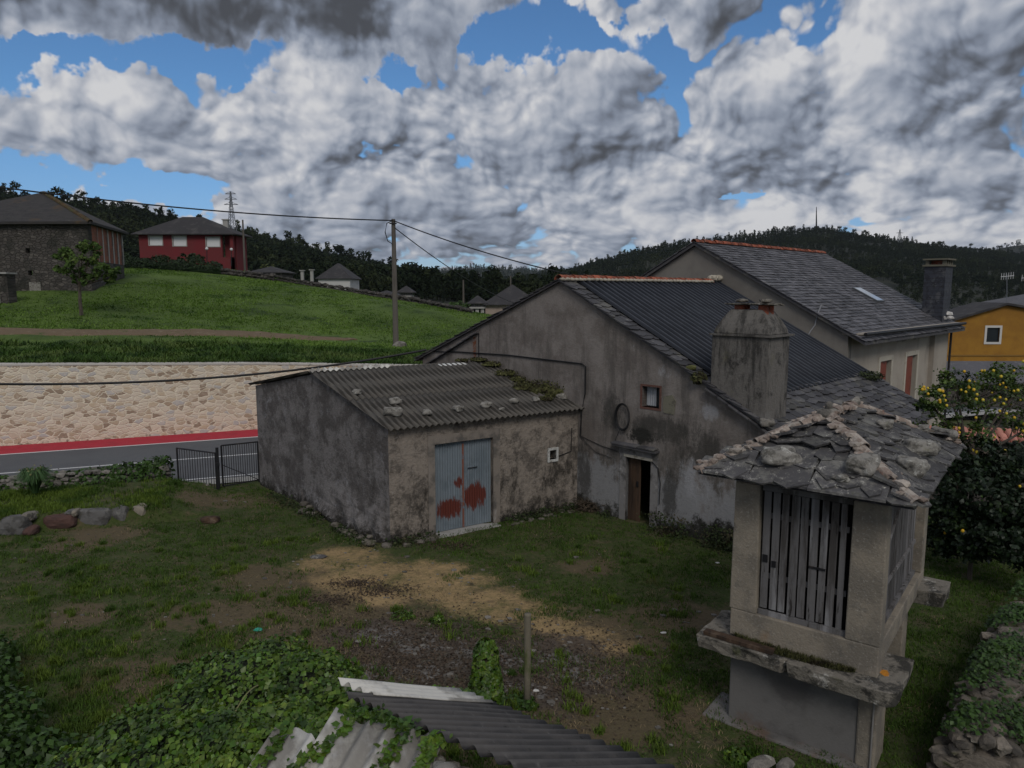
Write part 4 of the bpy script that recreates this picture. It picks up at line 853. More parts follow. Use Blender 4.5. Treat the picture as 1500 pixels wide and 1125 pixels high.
# skylight
RNm = (GA*SL2+UPZ).normalized(); PR = Q(0, z2(0)+.06)
ps_ = [gpl(a, b, PR, RNm) for a, b in ((1243, 423), (1266, 423), (1299, 441), (1278, 442))]
c_ = sum(ps_, V3((0, 0, 0)))/4; wd_, ht_ = .72, 1.10
mb = MB(); o = c_-GB*wd_/2-up2*ht_/2; mb.obox(o-GB*.07-up2*.07-RNm*.05, GB*(wd_+.14), up2*(ht_+.14), RNm*.10); sk = mb.build('skylight', mat('zinc flashing', (.10, .105, .11), bump=.1, rough=.4, metal=.3), h2)
mb = MB(); mb.obox(o+RNm*.052, GB*wd_, up2*ht_, RNm*.012); mb.build('pane', mat('skylight glass', (.50, .53, .56), bump=0, rough=.10, spec=1.0), sk)
# slate clad chimney
cb = 10.75; mb = MB(); obox2(mb, -.75, 4.9, cb, .85, 2.65, 1.10); m_sc = mat('slate clad chimney', (.040, .043, .055), [dict(col=(.085, .085, .09), scale=2, lo=.5, hi=.66), dict(col=(.022, .023, .028), scale=6, lo=.5, hi=.6)], bump=.4, bscale=12, wave=dict(axis=(0, 0, 1), pitch=.19, width=.12, col=(.018, .018, .02), op=.8), rough=.6)
c2 = mb.build('chimney', m_sc, h2)
mb = MB(); m_cap = mat('cap stone', (.13, .12, .09), bump=.3); obox2(mb, -.83, 7.551, cb-.08, 1.01, .08, 1.31); obox2(mb, -.83, 7.83, cb-.08, 1.01, .07, 1.31)
for i in (0, 1):
    for j in range(4): obox2(mb, -.73+i*.68, 7.632, cb+.02+j*.33, .13, .197, .11)
mb.build('chimney_cap', m_cap, c2)
mb = MB(); obox2(mb, -.6, 7.632, cb+.4, .35, .19, .35); mb.build('flue', m_terra, c2)
o = thing('rubble_heap', 'white rubble heap on the eave beside the dark slate chimney', 'rubble', Q(.2, 5.2, 11.3)); mb = MB()
for k in range(9): rock(mb, Q(-.1+random.uniform(-.3, .5), 5.22+random.uniform(0, .25), 11.2+random.uniform(-.1, 1.0)), random.uniform(.12, .25), seed=k, squash=(1.2, 1, .6), sub=1)
mb.build('stones', m_wfr, o)

# ------------------------------------------------------------------ stone granary (horreo) in the foreground
HP = V3((3.26, 10.28, 0)); HA = V3((.789, -.614, 0)).normalized(); HBv = V3((.614, .789, 0)).normalized()
def K(a, b, z): return HP+HA*a+HBv*b+UPZ*z
WD, DP = 2.02, 3.55
hor = thing('granary', 'raised stone granary with grey plank door and hipped slate roof, in the right foreground', 'granary', HP)
def kbox(mb, a, b, z, da, db, dz): mb.obox(K(a, b, z), HA*da, HBv*db, UPZ*dz)
mb = MB(); kbox(mb, .0, .08, -.25, 1.98, .42, 1.40); mb.build('front_plinth', m_base, hor, bevel=.02)
mb = MB(); kbox(mb, 1.80, .05, -.25, .245, .62, 1.40); mb.build('plinth_pillar', m_gran, hor, bevel=.025)
mb = MB(); mb.tube([K(2.0, .03, -.2), K(2.0, .03, 1.15)], .012, 6); mb.build('iron_rod', m_iron2p, hor)
mb = MB(); vs, fs = grid(14, 1, lambda u, v: K(-.25+u*2.2, -.05-.15*(1-v)+.05*noise.noise(V3((u*6, 0, 0))), .04*v)); 
kbox(mb, -.35, -.10, -.2, 2.3, .8, .23); mb.build('footing', m_base, hor, bevel=.03)
mb = MB(); kbox(mb, .35, DP-.55, -.25, 1.50, .40, 1.62); mb.build('rear_plinth', m_gran, hor, bevel=.02)
def slab(a, b, da, db, z, dz, seed):   # irregular split-stone slab
    mb = MB(); n = 26; top = []; bot = []
    per = []
    for i in range(n):
        t = i/n*4; k = int(t); f = t-k
        pa, pb = [(f, 0), (1, f), (1-f, 1), (0, 1-f)][k]; per.append((pa, pb))
    for (pa, pb) in per:
        j = .045*noise.noise(V3((pa*7, pb*7, seed))); j2 = .05*noise.noise(V3((pa*9, pb*9, seed+5)))
        aa, bb = a+da*pa, b+db*pb; ca, cb_ = a+da/2, b+db/2
        ra, rb_ = (aa-ca)/da*2, (bb-cb_)/db*2
        top.append(K(aa+ra*j, bb+rb_*j, z+dz+.02*j)); bot.append(K(aa+ra*(j2-.03), bb+rb_*(j2-.03), z+.03*j2))
    mid = [(p+q)/2+ (HA*noise.noise(V3((i*.8, seed, 0)))+HBv*noise.noise(V3((i*.8, seed, 9))))*.05 for i, (p, q) in enumerate(zip(top, bot))]
    mb.add(top+mid+bot, [tuple(range(n)), tuple(reversed(range(2*n, 3*n)))]+[(i, i+n, (i+1) % n+n, (i+1) % n) for i in range(n)]+[(i+n, i+2*n, (i+1) % n+2*n, (i+1) % n+n) for i in range(n)])
    return mb
slab(-.40, -.30, 1.36, 1.10, 1.175, .205, 1).build('front_slab', m_lich, hor, bevel=.012)
slab(.93, -.33, 1.40, 1.18, 1.165, .22, 2).build('front_slab', m_lich, hor, bevel=.012)
slab(.0, DP-.62, 2.42, .70, 1.37, .26, 3).build('rear_slab', m_lich, hor, bevel=.012)
# sill beams
mb = MB(); mb.hexa([K(0, -.0, 1.39), K(2.02, 0, 1.36), K(2.02, .3, 1.36), K(0, .3, 1.39)], [K(0, -.0, 1.80), K(2.02, 0, 1.80), K(2.02, .3, 1.80), K(0, .3, 1.80)]); mb.build('front_beam', m_gran, hor, bevel=.015)
mb = MB(); kbox(mb, 1.74, .301, 1.50, .28, DP-.30, .30); mb.build('side_beam', m_gran, hor, bevel=.015)
mb = MB(); kbox(mb, 0, .301, 1.50, .28, DP-.30, .30); mb.build('side_beam', m_gran, hor, bevel=.015)
mb = MB(); kbox(mb, .281, .301, 1.60, 1.458, DP-.5, .10); mb.build('floor', m_gran, hor)
def post(a0, a1, b0, b1, z0=1.801, z1=3.74, bw=0.0):
    mb = MB(); mb.hexa([K(a0-bw, b0, z0), K(a1+bw, b0, z0), K(a1+bw, b1, z0), K(a0-bw, b1, z0)], [K(a0, b0, z1), K(a1, b0, z1), K(a1, b1, z1), K(a0, b1, z1)]); return mb.build('post', m_gran, hor, bevel=.018)
post(0, .36, .0, .34, bw=.02); post(1.60, 2.02, .0, .26, bw=.01); post(0, .3, DP-.3, DP); post(1.72, 2.02, DP-.30, DP)
mb = MB(); kbox(mb, 0, 0.02, 3.741, 2.02, .3, .12); kbox(mb, 0, DP-.32, 3.741, 2.02, .3, .12); kbox(mb, 0.01, .321, 3.741, .25, DP-.642, .12); kbox(mb, 1.76, .321, 3.741, .25, DP-.642, .12); mb.build('top_plate', m_gran, hor)
# door: grey planks with gaps over darkness
for z_ in (1.802, 3.66): mb = MB(); kbox(mb, .385, .055, z_, 1.20, .05, .075); mb.build('door_rail', m_woodg, hor)
r_ = random.Random(5); a = .40; n = 9
for k in range(9):
    wdk = [.100, .100, .092, .112, .098, .104, .088, .096, .075][k]; gap = [.030, .034, .030, .028, .036, .028, .034, .038, .03][k]
    mb = MB(); t0, t1 = r_.uniform(-.008, .008), r_.uniform(-.008, .008); z0 = 1.88+r_.uniform(0, .03); z1 = 3.65
    mb.hexa([K(a+t0, .075, z0), K(a+wdk+t0, .075, z0), K(a+wdk+t0, .10, z0), K(a+t0, .10, z0)], [K(a+t1, .075, z1), K(a+wdk+t1, .075, z1), K(a+wdk+t1, .10, z1), K(a+t1, .10, z1)]); mb.build('plank', m_woodg, hor)
    a += wdk+gap
for z_ in (2.35, 3.25): mb = MB(); kbox(mb, .40, .105, z_, 1.15, .02, .08); mb.build('door_batten', m_woodg, hor)
mb = MB(); kbox(mb, 1.06, .060, 2.66, .22, .015, .03); mb.build('latch', m_iron, hor)
mb = MB(); kbox(mb, .42, .062, 2.60, .07, .012, .11); mb.build('hasp', m_iron, hor)
mb = MB(); kbox(mb, .55, .062, 2.55, .06, .012, .09); mb.build('hasp', m_iron, hor)
# planked side, weathered slats with a diagonal brace
mb = MB(); b_ = .30
while b_ < DP-.35: kbox(mb, 1.86, b_, 1.802, .025, .085, 1.93); b_ += .085+.028
mb.build('side_slats', m_woodg, hor)
mb = MB(); b_ = .30
while b_ < DP-.35: kbox(mb, .10, b_, 1.802, .025, .085, 1.93); b_ += .085+.028
mb.build('side_slats', m_woodg, hor)
mb = MB(); mb.hexa([K(1.888, .40, 2.75), K(1.915, .40, 2.75), K(1.915, .47, 2.75), K(1.888, .47, 2.75)], [K(1.888, 2.3, 3.7), K(1.915, 2.3, 3.7), K(1.915, 2.4, 3.7), K(1.888, 2.4, 3.7)])
kbox(mb, 1.888, .30, 1.81, .05, DP-.7, .06); kbox(mb, 1.888, .30, 2.35, .03, DP-.7, .05); mb.build('side_brace', m_woodg, hor)
mb = MB(); kbox(mb, .14, DP-.26, 1.802, 1.7, .03, 1.93); mb.build('rear_planks', m_woodb, hor)
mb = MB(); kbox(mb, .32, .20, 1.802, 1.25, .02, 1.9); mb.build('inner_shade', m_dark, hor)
# hipped roof of big slates
EZ = 3.88
E1, E2, E3, E4 = K(-.43, -.38, EZ), K(2.38, -.38, EZ-.01), K(2.36, DP+.38, EZ-.02), K(-.43, DP+.38, EZ)
R1, R2 = K(.94, 1.12, 4.62), K(.96, DP-.85, 4.56)
def face_slates(mb, a, b, c, d=None, seed=0, expo=.27, wmin=.22, wmax=.52):
    U = (b-a).normalized(); Nn = (b-a).cross(c-a).normalized()
    if Nn.z < 0: Nn = -Nn
    V_ = Nn.cross(U).normalized()
    poly = [a, b, c]+([d] if d is not None else []); P2 = [((p-a).dot(U), (p-a).dot(V_)) for p in poly]; LV_ = max(p[1] for p in P2)
    def ins(u, v):
        s = True
        for i in range(len(P2)):
            x0, y0 = P2[i]; x1, y1 = P2[(i+1) % len(P2)]
            if (x1-x0)*(v-y0)-(y1-y0)*(u-x0) < -.05: s = False
        return s
    mb.add([p-Nn*.03 for p in poly]+[p-Nn*.005 for p in poly], [tuple(reversed(range(len(poly)))), tuple(range(len(poly), 2*len(poly)))])
    slates(mb, a, U, V_, (b-a).length, LV_, expo=expo, wmin=wmin, wmax=wmax, th=.026, jit=.07, lift=.035, seed=seed, inside=ins, over=1.35, ragged=.06)
mb = MB(); face_slates(mb, E1, E2, R1, seed=21); face_slates(mb, E2, E3, R2, R1, seed=22); face_slates(mb, E3, E4, R2, seed=23); face_slates(mb, E4, E1, R1, R2, seed=24)
# first course of wide slabs along the front eave
for (p, q, sd_) in ((E1, E2, 3), (E2, E3, 4)):
    L = (q-p).length; u = (q-p)/L; inn = V3((-u.y, u.x, 0)); sl__ = (R1-E1).z/1.9; a = .02; r_ = random.Random(sd_)
    while a < L-.25:
        wdk = min(r_.uniform(.6, 1.15), L-a); j = r_.uniform(-.03, .03)
        b4 = [p+u*a+inn*(-.05+j)+UPZ*.0, p+u*(a+wdk-.01)+inn*(-.05+j*.4)+UPZ*.0, p+u*(a+wdk-.03)+inn*.50+UPZ*.29, p+u*(a+.02)+inn*.50+UPZ*.29]
        if a < .3: b4[3] = p+u*(a+.45)+inn*.45+UPZ*.26
        if a+wdk > L-.3: b4[2] = p+u*(a+wdk-.45)+inn*.45+UPZ*.26
        b4 = [x+UPZ*.02 for x in b4]; mb.hexa(b4, [x+UPZ*.035 for x in b4]); a += wdk
rf = mb.build('roof', m_slateh, hor)
mb = MB()
for (p, q, sd_) in ((E1, R1, 1), (E2, R1, 2), (E3, R2, 3), (E4, R2, 4), (R1, R2, 5)):
    ridge_tiles(mb, p+UPZ*.07, q+UPZ*.11, r=.085, ln=.28, seed=sd_, wob=.025)
    for k in range(int((q-p).length/.085)):
        t_ = k*.085/(q-p).length; sd2 = (q-p).cross(UPZ).normalized()
        rock(mb, p.lerp(q, t_)+UPZ*(.075+random.uniform(-.03, .04))+sd2*random.uniform(-.13, .13), random.uniform(.05, .10), seed=k+sd_*50, squash=(1.2, 1, .6), sub=1, rot=k*1.3)
mb.build('ridge_tiles', m_terral, rf)
def roofpt(px, py): return gpl(px, py, *NPL)
mb = MB(); rock(mb, R1+UPZ*.06, .15, seed=5, squash=(1.2, .9, .7)); rock(mb, R1+UPZ*.17, .08, seed=6, squash=(.8, .8, 1.2)); mb.build('finial', m_rock, rf)
mb = MB(); rock(mb, R2+UPZ*.08, .10, seed=8, squash=(1, .8, 1.3)); mb.build('finial', m_rock, rf)
def on_face(px, py, a, b, c, up=.05):
    N_ = (b-a).cross(c-a).normalized(); p = gpl(px, py, a, N_); return p+UPZ*up
stones = [(1143, 683, .155, 'F', 'round mossy stone near the left end of the granary roof', (1.2, 1, .7)), (1262, 694, .14, 'F', 'pale lichened stone above the front right corner of the granary roof', (1.3, 1, .75)), (1232, 712, .07, 'F', 'small stone beside the pale stone on the front eave of the granary', (1, 1, .6)),
          (1345, 668, .15, 'S', 'upper of two rough pale stones on the right slope of the granary roof', (1.2, 1, .7)), (1334, 698, .13, 'S', 'lower of two rough pale stones on the right slope of the granary roof', (1.0, 1.1, .8)), (1382, 645, .12, 'S', 'whitish stone near the far right corner of the granary roof', (1.4, .8, .6)), (1295, 632, .09, 'S', 'small yellowish stone high on the right slope of the granary roof', (1, 1, .7)),
          (1352, 636, .07, 'S', 'little pale stone beside the whitish one on the granary roof', (1.2, 1, .6))]
for k, (px, py, r_, fc, lb, sq_) in enumerate(stones):
    p = on_face(px, py, *((E1, E2, R1) if fc == 'F' else (E2, E3, R1)), up=r_*.35+.05)
    r_ *= 1.5; mb = MB(); rock(mb, p+UPZ*.03, r_, seed=30+k, squash=sq_, sub=4, rough=.30, rot=k); tag(mb.build('roof_stone', m_rockp, None, smooth=True), lb, 'stone', 'stones weighing down the granary roof')
# moss and a board lying on the front slab
def leafball(mb, c, rx, ry, rz, n, size, seed=0, shape='leaf', up=.3, ax=None):
    rs = np.random.default_rng(seed); d = rs.normal(size=(n, 3)); d /= np.linalg.norm(d, axis=1, keepdims=True); rr = rs.uniform(.55, 1.05, n)[:, None]
    off = d*rr*np.array([rx, ry, rz]); C = np.array(tuple(c))+off; leaf_cloud(mb, C, d+rs.normal(size=(n, 3))*.5+np.array([0, 0, up]), size, shape=shape, rs=rs)
o = thing('moss_patch', 'reddish moss and weeds growing on the front ledge of the granary', 'moss', K(1.0, -.1, 1.39)); mb = MB(); rs = np.random.default_rng(3)
pp = []
for k in range(2600):
    a_ = rs.uniform(.1, 1.75); wv = .17*math.sin((a_-.1)/1.65*math.pi)**.5; b__ = -.02-rs.uniform(0, 1)*wv; pp.append(tuple(K(a_, b__, 1.385)))
pp = np.array(pp); blades(mb, pp, rs.uniform(.02, .085, len(pp)), .006, lean=.9, rs=rs); mb.build('stems', m_moss, o)
o = tag((lambda mb: (mb.obox(K(-.30, -.26, 1.392), HA*1.02-UPZ*.0, HBv*.13, UPZ*.05), mb)[1])(MB()).build('board', m_woodb, None), 'dark board lying on the left end of the granary ledge', 'board')

# ------------------------------------------------------------------ stones on the shed roof
ZN = FA.cross(VS).normalized();  ZN = ZN if ZN.z > 0 else -ZN
for k, (px, py, r_, lb) in enumerate([(575, 607, .16, 'largest whitish stone, at the left front corner of the shed roof'), (579, 590, .12, 'pale stone just above the largest stone on the shed roof'), (625, 607, .11, 'pale stone above the left edge of the shed door, on the eave'), (671, 601, .11, 'grey stone on the shed eave over the rusty door'),
        (711, 596, .11, 'mossy tilted stone on the shed eave, right of the door'), (753, 590, .11, 'long white stone on the shed eave, between two mossy stones'), (785, 587, .09, 'mossy stone on the shed eave just before the green moss heap'), (523, 577, .10, 'dark mossy stone near the left verge of the shed roof'), (822, 583, .11, 'round stone in the moss at the right end of the shed roof'), (735, 601, .06, 'small flat stone low on the shed eave')]):
    r_ *= 1.3; p = gpl(px, py, P0_, ZN)+ZN*(r_*.3+.02); mb = MB(); rock(mb, p, r_, seed=60+k, squash=(1.3, .95, .65), sub=3, rough=.35, rot=k*.8); tag(mb.build('roof_stone', m_rockp, None, smooth=True), lb, 'stone', 'stones weighing down the shed roof')
o = thing('moss_heap', 'heap of green and brown moss where the shed roof meets the farmhouse', 'moss', FP(5.6, 3.2, 1)); mb = MB(); rs = np.random.default_rng(11)
spots_ = [(790, 571, .6, .24), (812, 575, .6, .28), (832, 579, .42, .24), (768, 567, .5, .18), (740, 548, .5, .10), (757, 557, .4, .10), (720, 535, .45, .09), (700, 528, .4, .07), (676, 529, .3, .05), (845, 583, .25, .1), (800, 585, .3, .08)]
for (px, py, r_, h_) in spots_:
    p = gpl(px, py, P0_, ZN)+ZN*.02; leafball(mb, p+UPZ*h_*.3, r_*.8, r_*.8, h_, int(900*r_), .055, seed=px)
    rock(mb, p, r_*.75, seed=px, squash=(1, 1, .35*h_/.12*.5), sub=3)
mb.build('cushions', m_moss, o)
o = thing('fern_tuft', 'green tuft growing by a stone at the foot of the farmhouse chimney', 'plant', G(4.1, 4.3, -.1)); mb = MB(); leafball(mb, G(4.02, 4.28, -.05), .22, .2, .17, 500, .06, seed=4); rock(mb, G(3.72, 4.50, .05), .13, seed=3, squash=(1.3, 1, .7)); mb.build('leaves', m_moss, o)
for k, (s_, z_) in enumerate(((5.9, 3.25), (6.25, 3.35), (6.6, 3.05))):
    mb = MB(); rock(mb, G(s_, zr(s_)+.08, -.05+.15*k), .17+.03*k, seed=90+k, squash=(1.1, 1, .7), sub=3, rough=.35); tag(mb.build('verge_stone', m_rock, None, smooth=True), ['lichened stone at the foot of the farmhouse chimney', 'pale stone on the farmhouse verge just above the granary roof', 'lowest pale stone on the farmhouse verge, behind the granary roof'][k], 'stone', 'stones on the farmhouse verge')
mb = MB(); tag
o = thing('scrub', 'small dark leafy growth on the eave in front of the grey house window', 'plant', gpl(1262, 552, G(0, zr(0)), (GA*SR+UPZ).normalized())); mb = MB(); c0_ = gpl(1272, 556, G(0, zr(0)), (GA*SR+UPZ).normalized()); leafball(mb, c0_+UPZ*.12, .5, .3, .17, 500, .07, seed=8); mb.build('leaves', mat('scrub leaf', (.03, .04, .015), bump=0, island=.4), o)
# ------------------------------------------------------------------ meadow: poles, cables, far buildings
m_pole = mat('concrete pole', (.125, .110, .095), [dict(col=(.08, .07, .06), scale=2, stretch=(1, 1, .2), lo=.45, hi=.62)], bump=.2)
m_postw = mat('mossy wood post', (.17, .15, .11), [dict(col=(.09, .10, .04), scale=4, stretch=(1, 1, .3), lo=.5, hi=.62), dict(col=(.06, .05, .035), scale=8, stretch=(1, 1, .15), lo=.56, hi=.66)], bump=.5, bscale=30)
pb_ = gy(580, 508, 51); pt_ = gy(578.5, 321, 51)
o = thing('utility_pole', 'tall concrete utility pole in the meadow, nearest and highest of the poles', 'pole', pb_)
mb = MB(); mb.tube([pb_-UPZ*.3, V3((pb_.x, pb_.y, pt_.z))], .21, 10, r2=.14); mb.build('shaft', m_pole, o)
mb = MB(); mb.tube([V3((pb_.x-.05, pb_.y-.15, pt_.z-.12)), V3((pb_.x-.42, pb_.y-.2, pt_.z-.3)), V3((pb_.x-.55, pb_.y-.2, pt_.z-.9)), V3((pb_.x-.38, pb_.y-.2, pt_.z-1.5)), V3((pb_.x-.05, pb_.y-.2, pt_.z-1.7))], .035, 6); mb.build('cable_loop', m_cable, o)
mb = MB(); mb.obox(V3((pb_.x-.25, pb_.y-.2, pt_.z-.35)), V3((.5, 0, 0)), V3((0, .08, 0)), V3((0, 0, .09))); mb.build('bracket', m_iron, o)
mb = MB(); rock(mb, pb_+V3((.3, -.3, .1)), .45, seed=2, squash=(1.4, 1, .8), sub=2); mb.build('footing', m_rock, o)
pole_top = V3((pb_.x, pb_.y-.1, pt_.z-.1))
def cable(a, b, sag, r, label, n=24, twist=False):
    mb = MB(); pts = catenary(a, b, sag, n)
    mb.tube(pts, r, 6, cap=True); o = mb.build('overhead_cable', m_cable, None); return tag(o, label, 'cable')
cable(gy(-260, 236, 36), pole_top, .55, .045, 'twisted overhead cable from the left edge of the sky to the tall pole')
cable(pole_top, gy(900, 416, 42), .35, .040, 'overhead cable running down from the tall pole towards the farmhouse ridge')
cable(pole_top+V3((.1, 0, -.5)), gy(790, 452, 110), 1.2, .035, 'thin overhead cable going down from the tall pole to the distant poles')
cable(gy(-200, 556, 20), G(-7.1, 4.35, -.06), .55, .040, 'thick low cable crossing in front of the roadside wall to the farmhouse corner', n=40)
# pale twist wrapping of the low cable drawn as a second strand
# distant poles and lamps
def simple_pole(px, y0, y1, Y, r, label, name='utility_pole', cat='pole', group='smaller poles beyond the meadow'):
    a, b = gy(px, y1, Y), gy(px, y0, Y); mb = MB(); mb.tube([a-UPZ*.5, V3((a.x, a.y, b.z))], r, 8, r2=r*.7); o = mb.build(name, m_pole, None); return tag(o, label, cat, group)
simple_pole(359, 322, 398, 96, .16, 'grey pole right beside the red house')
simple_pole(679, 410, 458, 100, .15, 'short pole beyond the right end of the meadow')
simple_pole(748, 404, 440, 120, .15, 'distant pole standing left of the farmhouse peak, before the dark hills')
def lattice(px, y0, y1, Y, wb, label, arms=3):
    a, b = gy(px, y1, Y), gy(px, y0, Y); H_ = b.z-a.z; o = thing('lattice_tower', label, 'tower', a); mb = MB(); r = wb*.030+.05
    for sx in (-1, 1):
        for sy in (-1, 1): mb.tube([a+V3((sx*wb/2, sy*wb/2, 0)), a+V3((sx*wb*.10, sy*wb*.10, H_*.78)), a+V3((sx*wb*.05, sy*wb*.05, H_))], r, 4)
    n = 9
    for k in range(n):
        t0, t1 = k/n, (k+1)/n; w0, w1 = wb/2*(1-t0*.88), wb/2*(1-t1*.88)
        for s_ in (-1, 1): mb.tube([a+V3((-w0*s_, -w0, H_*t0)), a+V3((w1*s_, -w1, H_*t1))], r*.6, 4); mb.tube([a+V3((-w0*s_, w0, H_*t0)), a+V3((w1*s_, w1, H_*t1))], r*.6, 4)
    mb.build('mast', m_iron2, o)
    for k in range(arms):
        z = H_*(.74+.11*k); L = wb*.85*(1-.12*k); mb = MB(); mb.tube([a+V3((-L, 0, z)), a+V3((L, 0, z))], r, 4); mb.tube([a+V3((-L, 0, z)), a+V3((0, 0, z+H_*.05)), a+V3((L, 0, z))], r*.6, 4); mb.build('cross_arm', m_iron2, o)
    return o
m_iron2 = mat('galvanised steel', (.16, .17, .19), bump=0, rough=.6)
lattice(341, 281, 352, 330, 3.6, 'lattice power pylon on the skyline above the red house')
mt = gy(1196, 303, 1240); mb_ = gy(1196, 334, 1240)
o = thing('radio_mast', 'thin radio mast on top of the dark hill to the right', 'mast', mb_); mb = MB(); mb.tube([mb_-UPZ*4, mt], 1.5, 6, r2=.5); mb.build('mast', m_iron, o)
mb = MB(); mb.obox(mb_-V3((3, 3, 2)), V3((6, 0, 0)), V3((0, 6, 0)), V3((0, 0, 5))); mb.build('base_hut', m_iron, o)
lattice(1317, 336, 356, 1200, 7, 'small lattice mast on the ridge of the right hill, right of the radio mast', arms=1)

def hip_roof(mb, c, ux, L, W, z, h, ov=.4, ridge=.45, th=.12):
    ux = V3(ux).normalized(); uy = V3((-ux.y, ux.x, 0)); c = V3(c); a, b = L/2+ov, W/2+ov; rr = max(0.01, L/2-W/2*ridge*2)
    q = [c+ux*x+uy*y+UPZ*z for x, y in ((-a, -b), (a, -b), (a, b), (-a, b))]; r0, r1 = c-ux*rr+UPZ*(z+h), c+ux*rr+UPZ*(z+h)
    vs = q+[r0, r1]+[p-UPZ*th for p in q]; mb.add(vs, [(0, 1, 5, 4), (1, 2, 5), (2, 3, 4, 5), (3, 0, 4), (0, 6, 7, 1), (1, 7, 8, 2), (2, 8, 9, 3), (3, 9, 6, 0), (9, 8, 7, 6)]); return q, r0, r1
# --- stone barn with brick side
m_barn = mat('dark rubble masonry', (.070, .062, .054), bump=.9, bscale=8, bdist=.06, cell=dict(axis=(1, 0, 0), scale=2.6, zs=2.0, wob=.3, rand=1.0, m0=.0, m1=.10, mortar=(.040, .036, .031), depth=1.3, cols=[(.040, .036, .032), (.072, .064, .056), (.062, .055, .050), (.125, .112, .098), (.050, .045, .040), (.075, .067, .06)]),
    layers=[dict(col=(.035, .034, .028), scale=.5, lo=.5, hi=.66), dict(col=(.19, .17, .15), scale=1.1, stretch=(1, 1, 2), lo=.70, hi=.76, op=.7)])
m_brickp = mat('brick infill', (.26, .092, .055), [dict(col=(.13, .06, .04), scale=1.0, lo=.45, hi=.6), dict(col=(.26, .14, .09), scale=2, lo=.6, hi=.7, op=.6)], bump=.3, bscale=10, wave=dict(axis=(0, 0, 1), pitch=.25, width=.14, col=(.15, .10, .08), op=.6))
BX0 = gy(128, 325, 60); BZ = 6.3; bzt = BX0.z
bx, by = BX0.x, 60.0; bd = (A2(gy(178, 337, 70.5))-A2(BX0)); bL = bd.length; bd.normalize()
barn = thing('stone_barn', 'big dark stone barn with orange brick panels on its right side, left of the meadow', 'barn', (bx, by, BZ))
bf = V3((-1, .03, 0)).normalized(); o0 = V3((bx, by, BZ-2.5)); WL = 16.0
def bw(mb, s, z, ds, dz, off=-.0, d=.5): mb.obox(o0+bf*(s+ds)+UPZ*z+V3((0, off, 0)), -bf*ds, V3((0, d, 0)), UPZ*dz)
HH = bzt-BZ+2.5
mb = MB(); holes = [(2.0, 8.35, .38, .38), (4.95, 8.35, .38, .38), (7.7, 8.4, .38, .38), (4.9, 5.7, .38, .38), (7.7, 5.8, .38, .38), (10.3, 8.35, .38, .38)]
xs = sorted(set([0, WL]+[h[0] for h in holes]+[h[0]+h[2] for h in holes]))
hz = HH/11.0
holes = [(a, bb_*hz*.92, c, d) for a, bb_, c, d in holes]
hcols = {}
for h in holes: hcols.setdefault(h[0], []).append(h)
xs = sorted(set([0, WL]+[h[0] for h in holes]+[h[0]+h[2] for h in holes]))
for x0, x1 in zip(xs, xs[1:]):
    hs = sorted([h for h in holes if h[0]-1e-6 <= x0 and h[0]+h[2]+1e-6 >= x1], key=lambda h: h[1]); z = 0
    for h in hs: bw(mb, x0, z, x1-x0, h[1]-z); z = h[1]+h[3]
    bw(mb, x0, z, x1-x0, HH-z)
mb.build('front_wall', m_barn, barn)
mb = MB(); mb.obox(o0+V3((.0, .501, 0))-bf*0, bd*0+V3((-.5, 0, 0)), bd*(bL-.5), UPZ*3.7) if False else mb.hexa([o0+V3((-.5, .5, 0)), o0+V3((0, .5, 0)), o0+bd*bL, o0+bd*bL+V3((-.5, 0, 0))], [o0+V3((-.5, .5, 5.1)), o0+V3((0, .5, 5.1)), o0+bd*bL+UPZ*5.1, o0+bd*bL+V3((-.5, 0, 5.1))]); mb.build('side_wall', m_barn, barn)
mb = MB(); mb.hexa([o0+V3((-.55, .501, 5.1)), o0+V3((-.05, .501, 5.1)), o0+bd*bL+V3((-.05, 0, 5.1)), o0+bd*bL+V3((-.55, 0, 5.1))], [o0+V3((-.55, .501, HH-.1)), o0+V3((-.05, .501, HH-.1)), o0+bd*bL+V3((-.05, 0, HH-.1)), o0+bd*bL+V3((-.55, 0, HH-.1))]); mb.build('brick_panel', m_brickp, barn)
for k in range(7):
    mb = MB(); s_ = .55+k*(bL-.9)/6; q = o0+bd*s_+UPZ*5.1; mb.hexa([q+V3((-.1, 0, 0)), q+V3((.06, 0, 0)), q+bd*.34+V3((.06, 0, 0)), q+bd*.34+V3((-.1, 0, 0))], [q+V3((-.1, 0, HH-5.2)), q+V3((.06, 0, HH-5.2)), q+bd*.34+V3((.06, 0, HH-5.2)), q+bd*.34+V3((-.1, 0, HH-5.2))]); mb.build('pillar', m_conc, barn)
mb = MB(); bw(mb, 9.35, 2.95*hz+1.6, 1.35, .85, off=-.02, d=.1); mb.build('blocked_window', mat('yellow board', (.30, .30, .12), bump=.1), barn)
for q_ in ((9.2, 2.95*hz+2.46, 1.65, .5), (4.3, 2.4, .95, .95)): mb = MB(); bw(mb, *q_, off=-.04, d=.1); mb.build('pale_block', m_rockp, barn)
rq = [o0+bf*WL+V3((0, -.5, HH)), o0+V3((.55, -.5, HH)), o0+bd*(bL+.5)+V3((.55, 0, HH)), o0+bd*(bL+.5)+bf*WL+V3((0, 0, HH))]
rk_ = gy(65, 283, 66); r1_ = V3((rk_.x, rk_.y, rk_.z)); r0_ = r1_+bf*.6
mb = MB(); vs = rq+[r0_, r1_]+[p-UPZ*.2 for p in rq]; mb.add(vs, [(0, 1, 5, 4), (1, 2, 5), (2, 3, 4, 5), (3, 0, 4), (0, 6, 7, 1), (1, 7, 8, 2), (2, 8, 9, 3), (9, 8, 7, 6)])
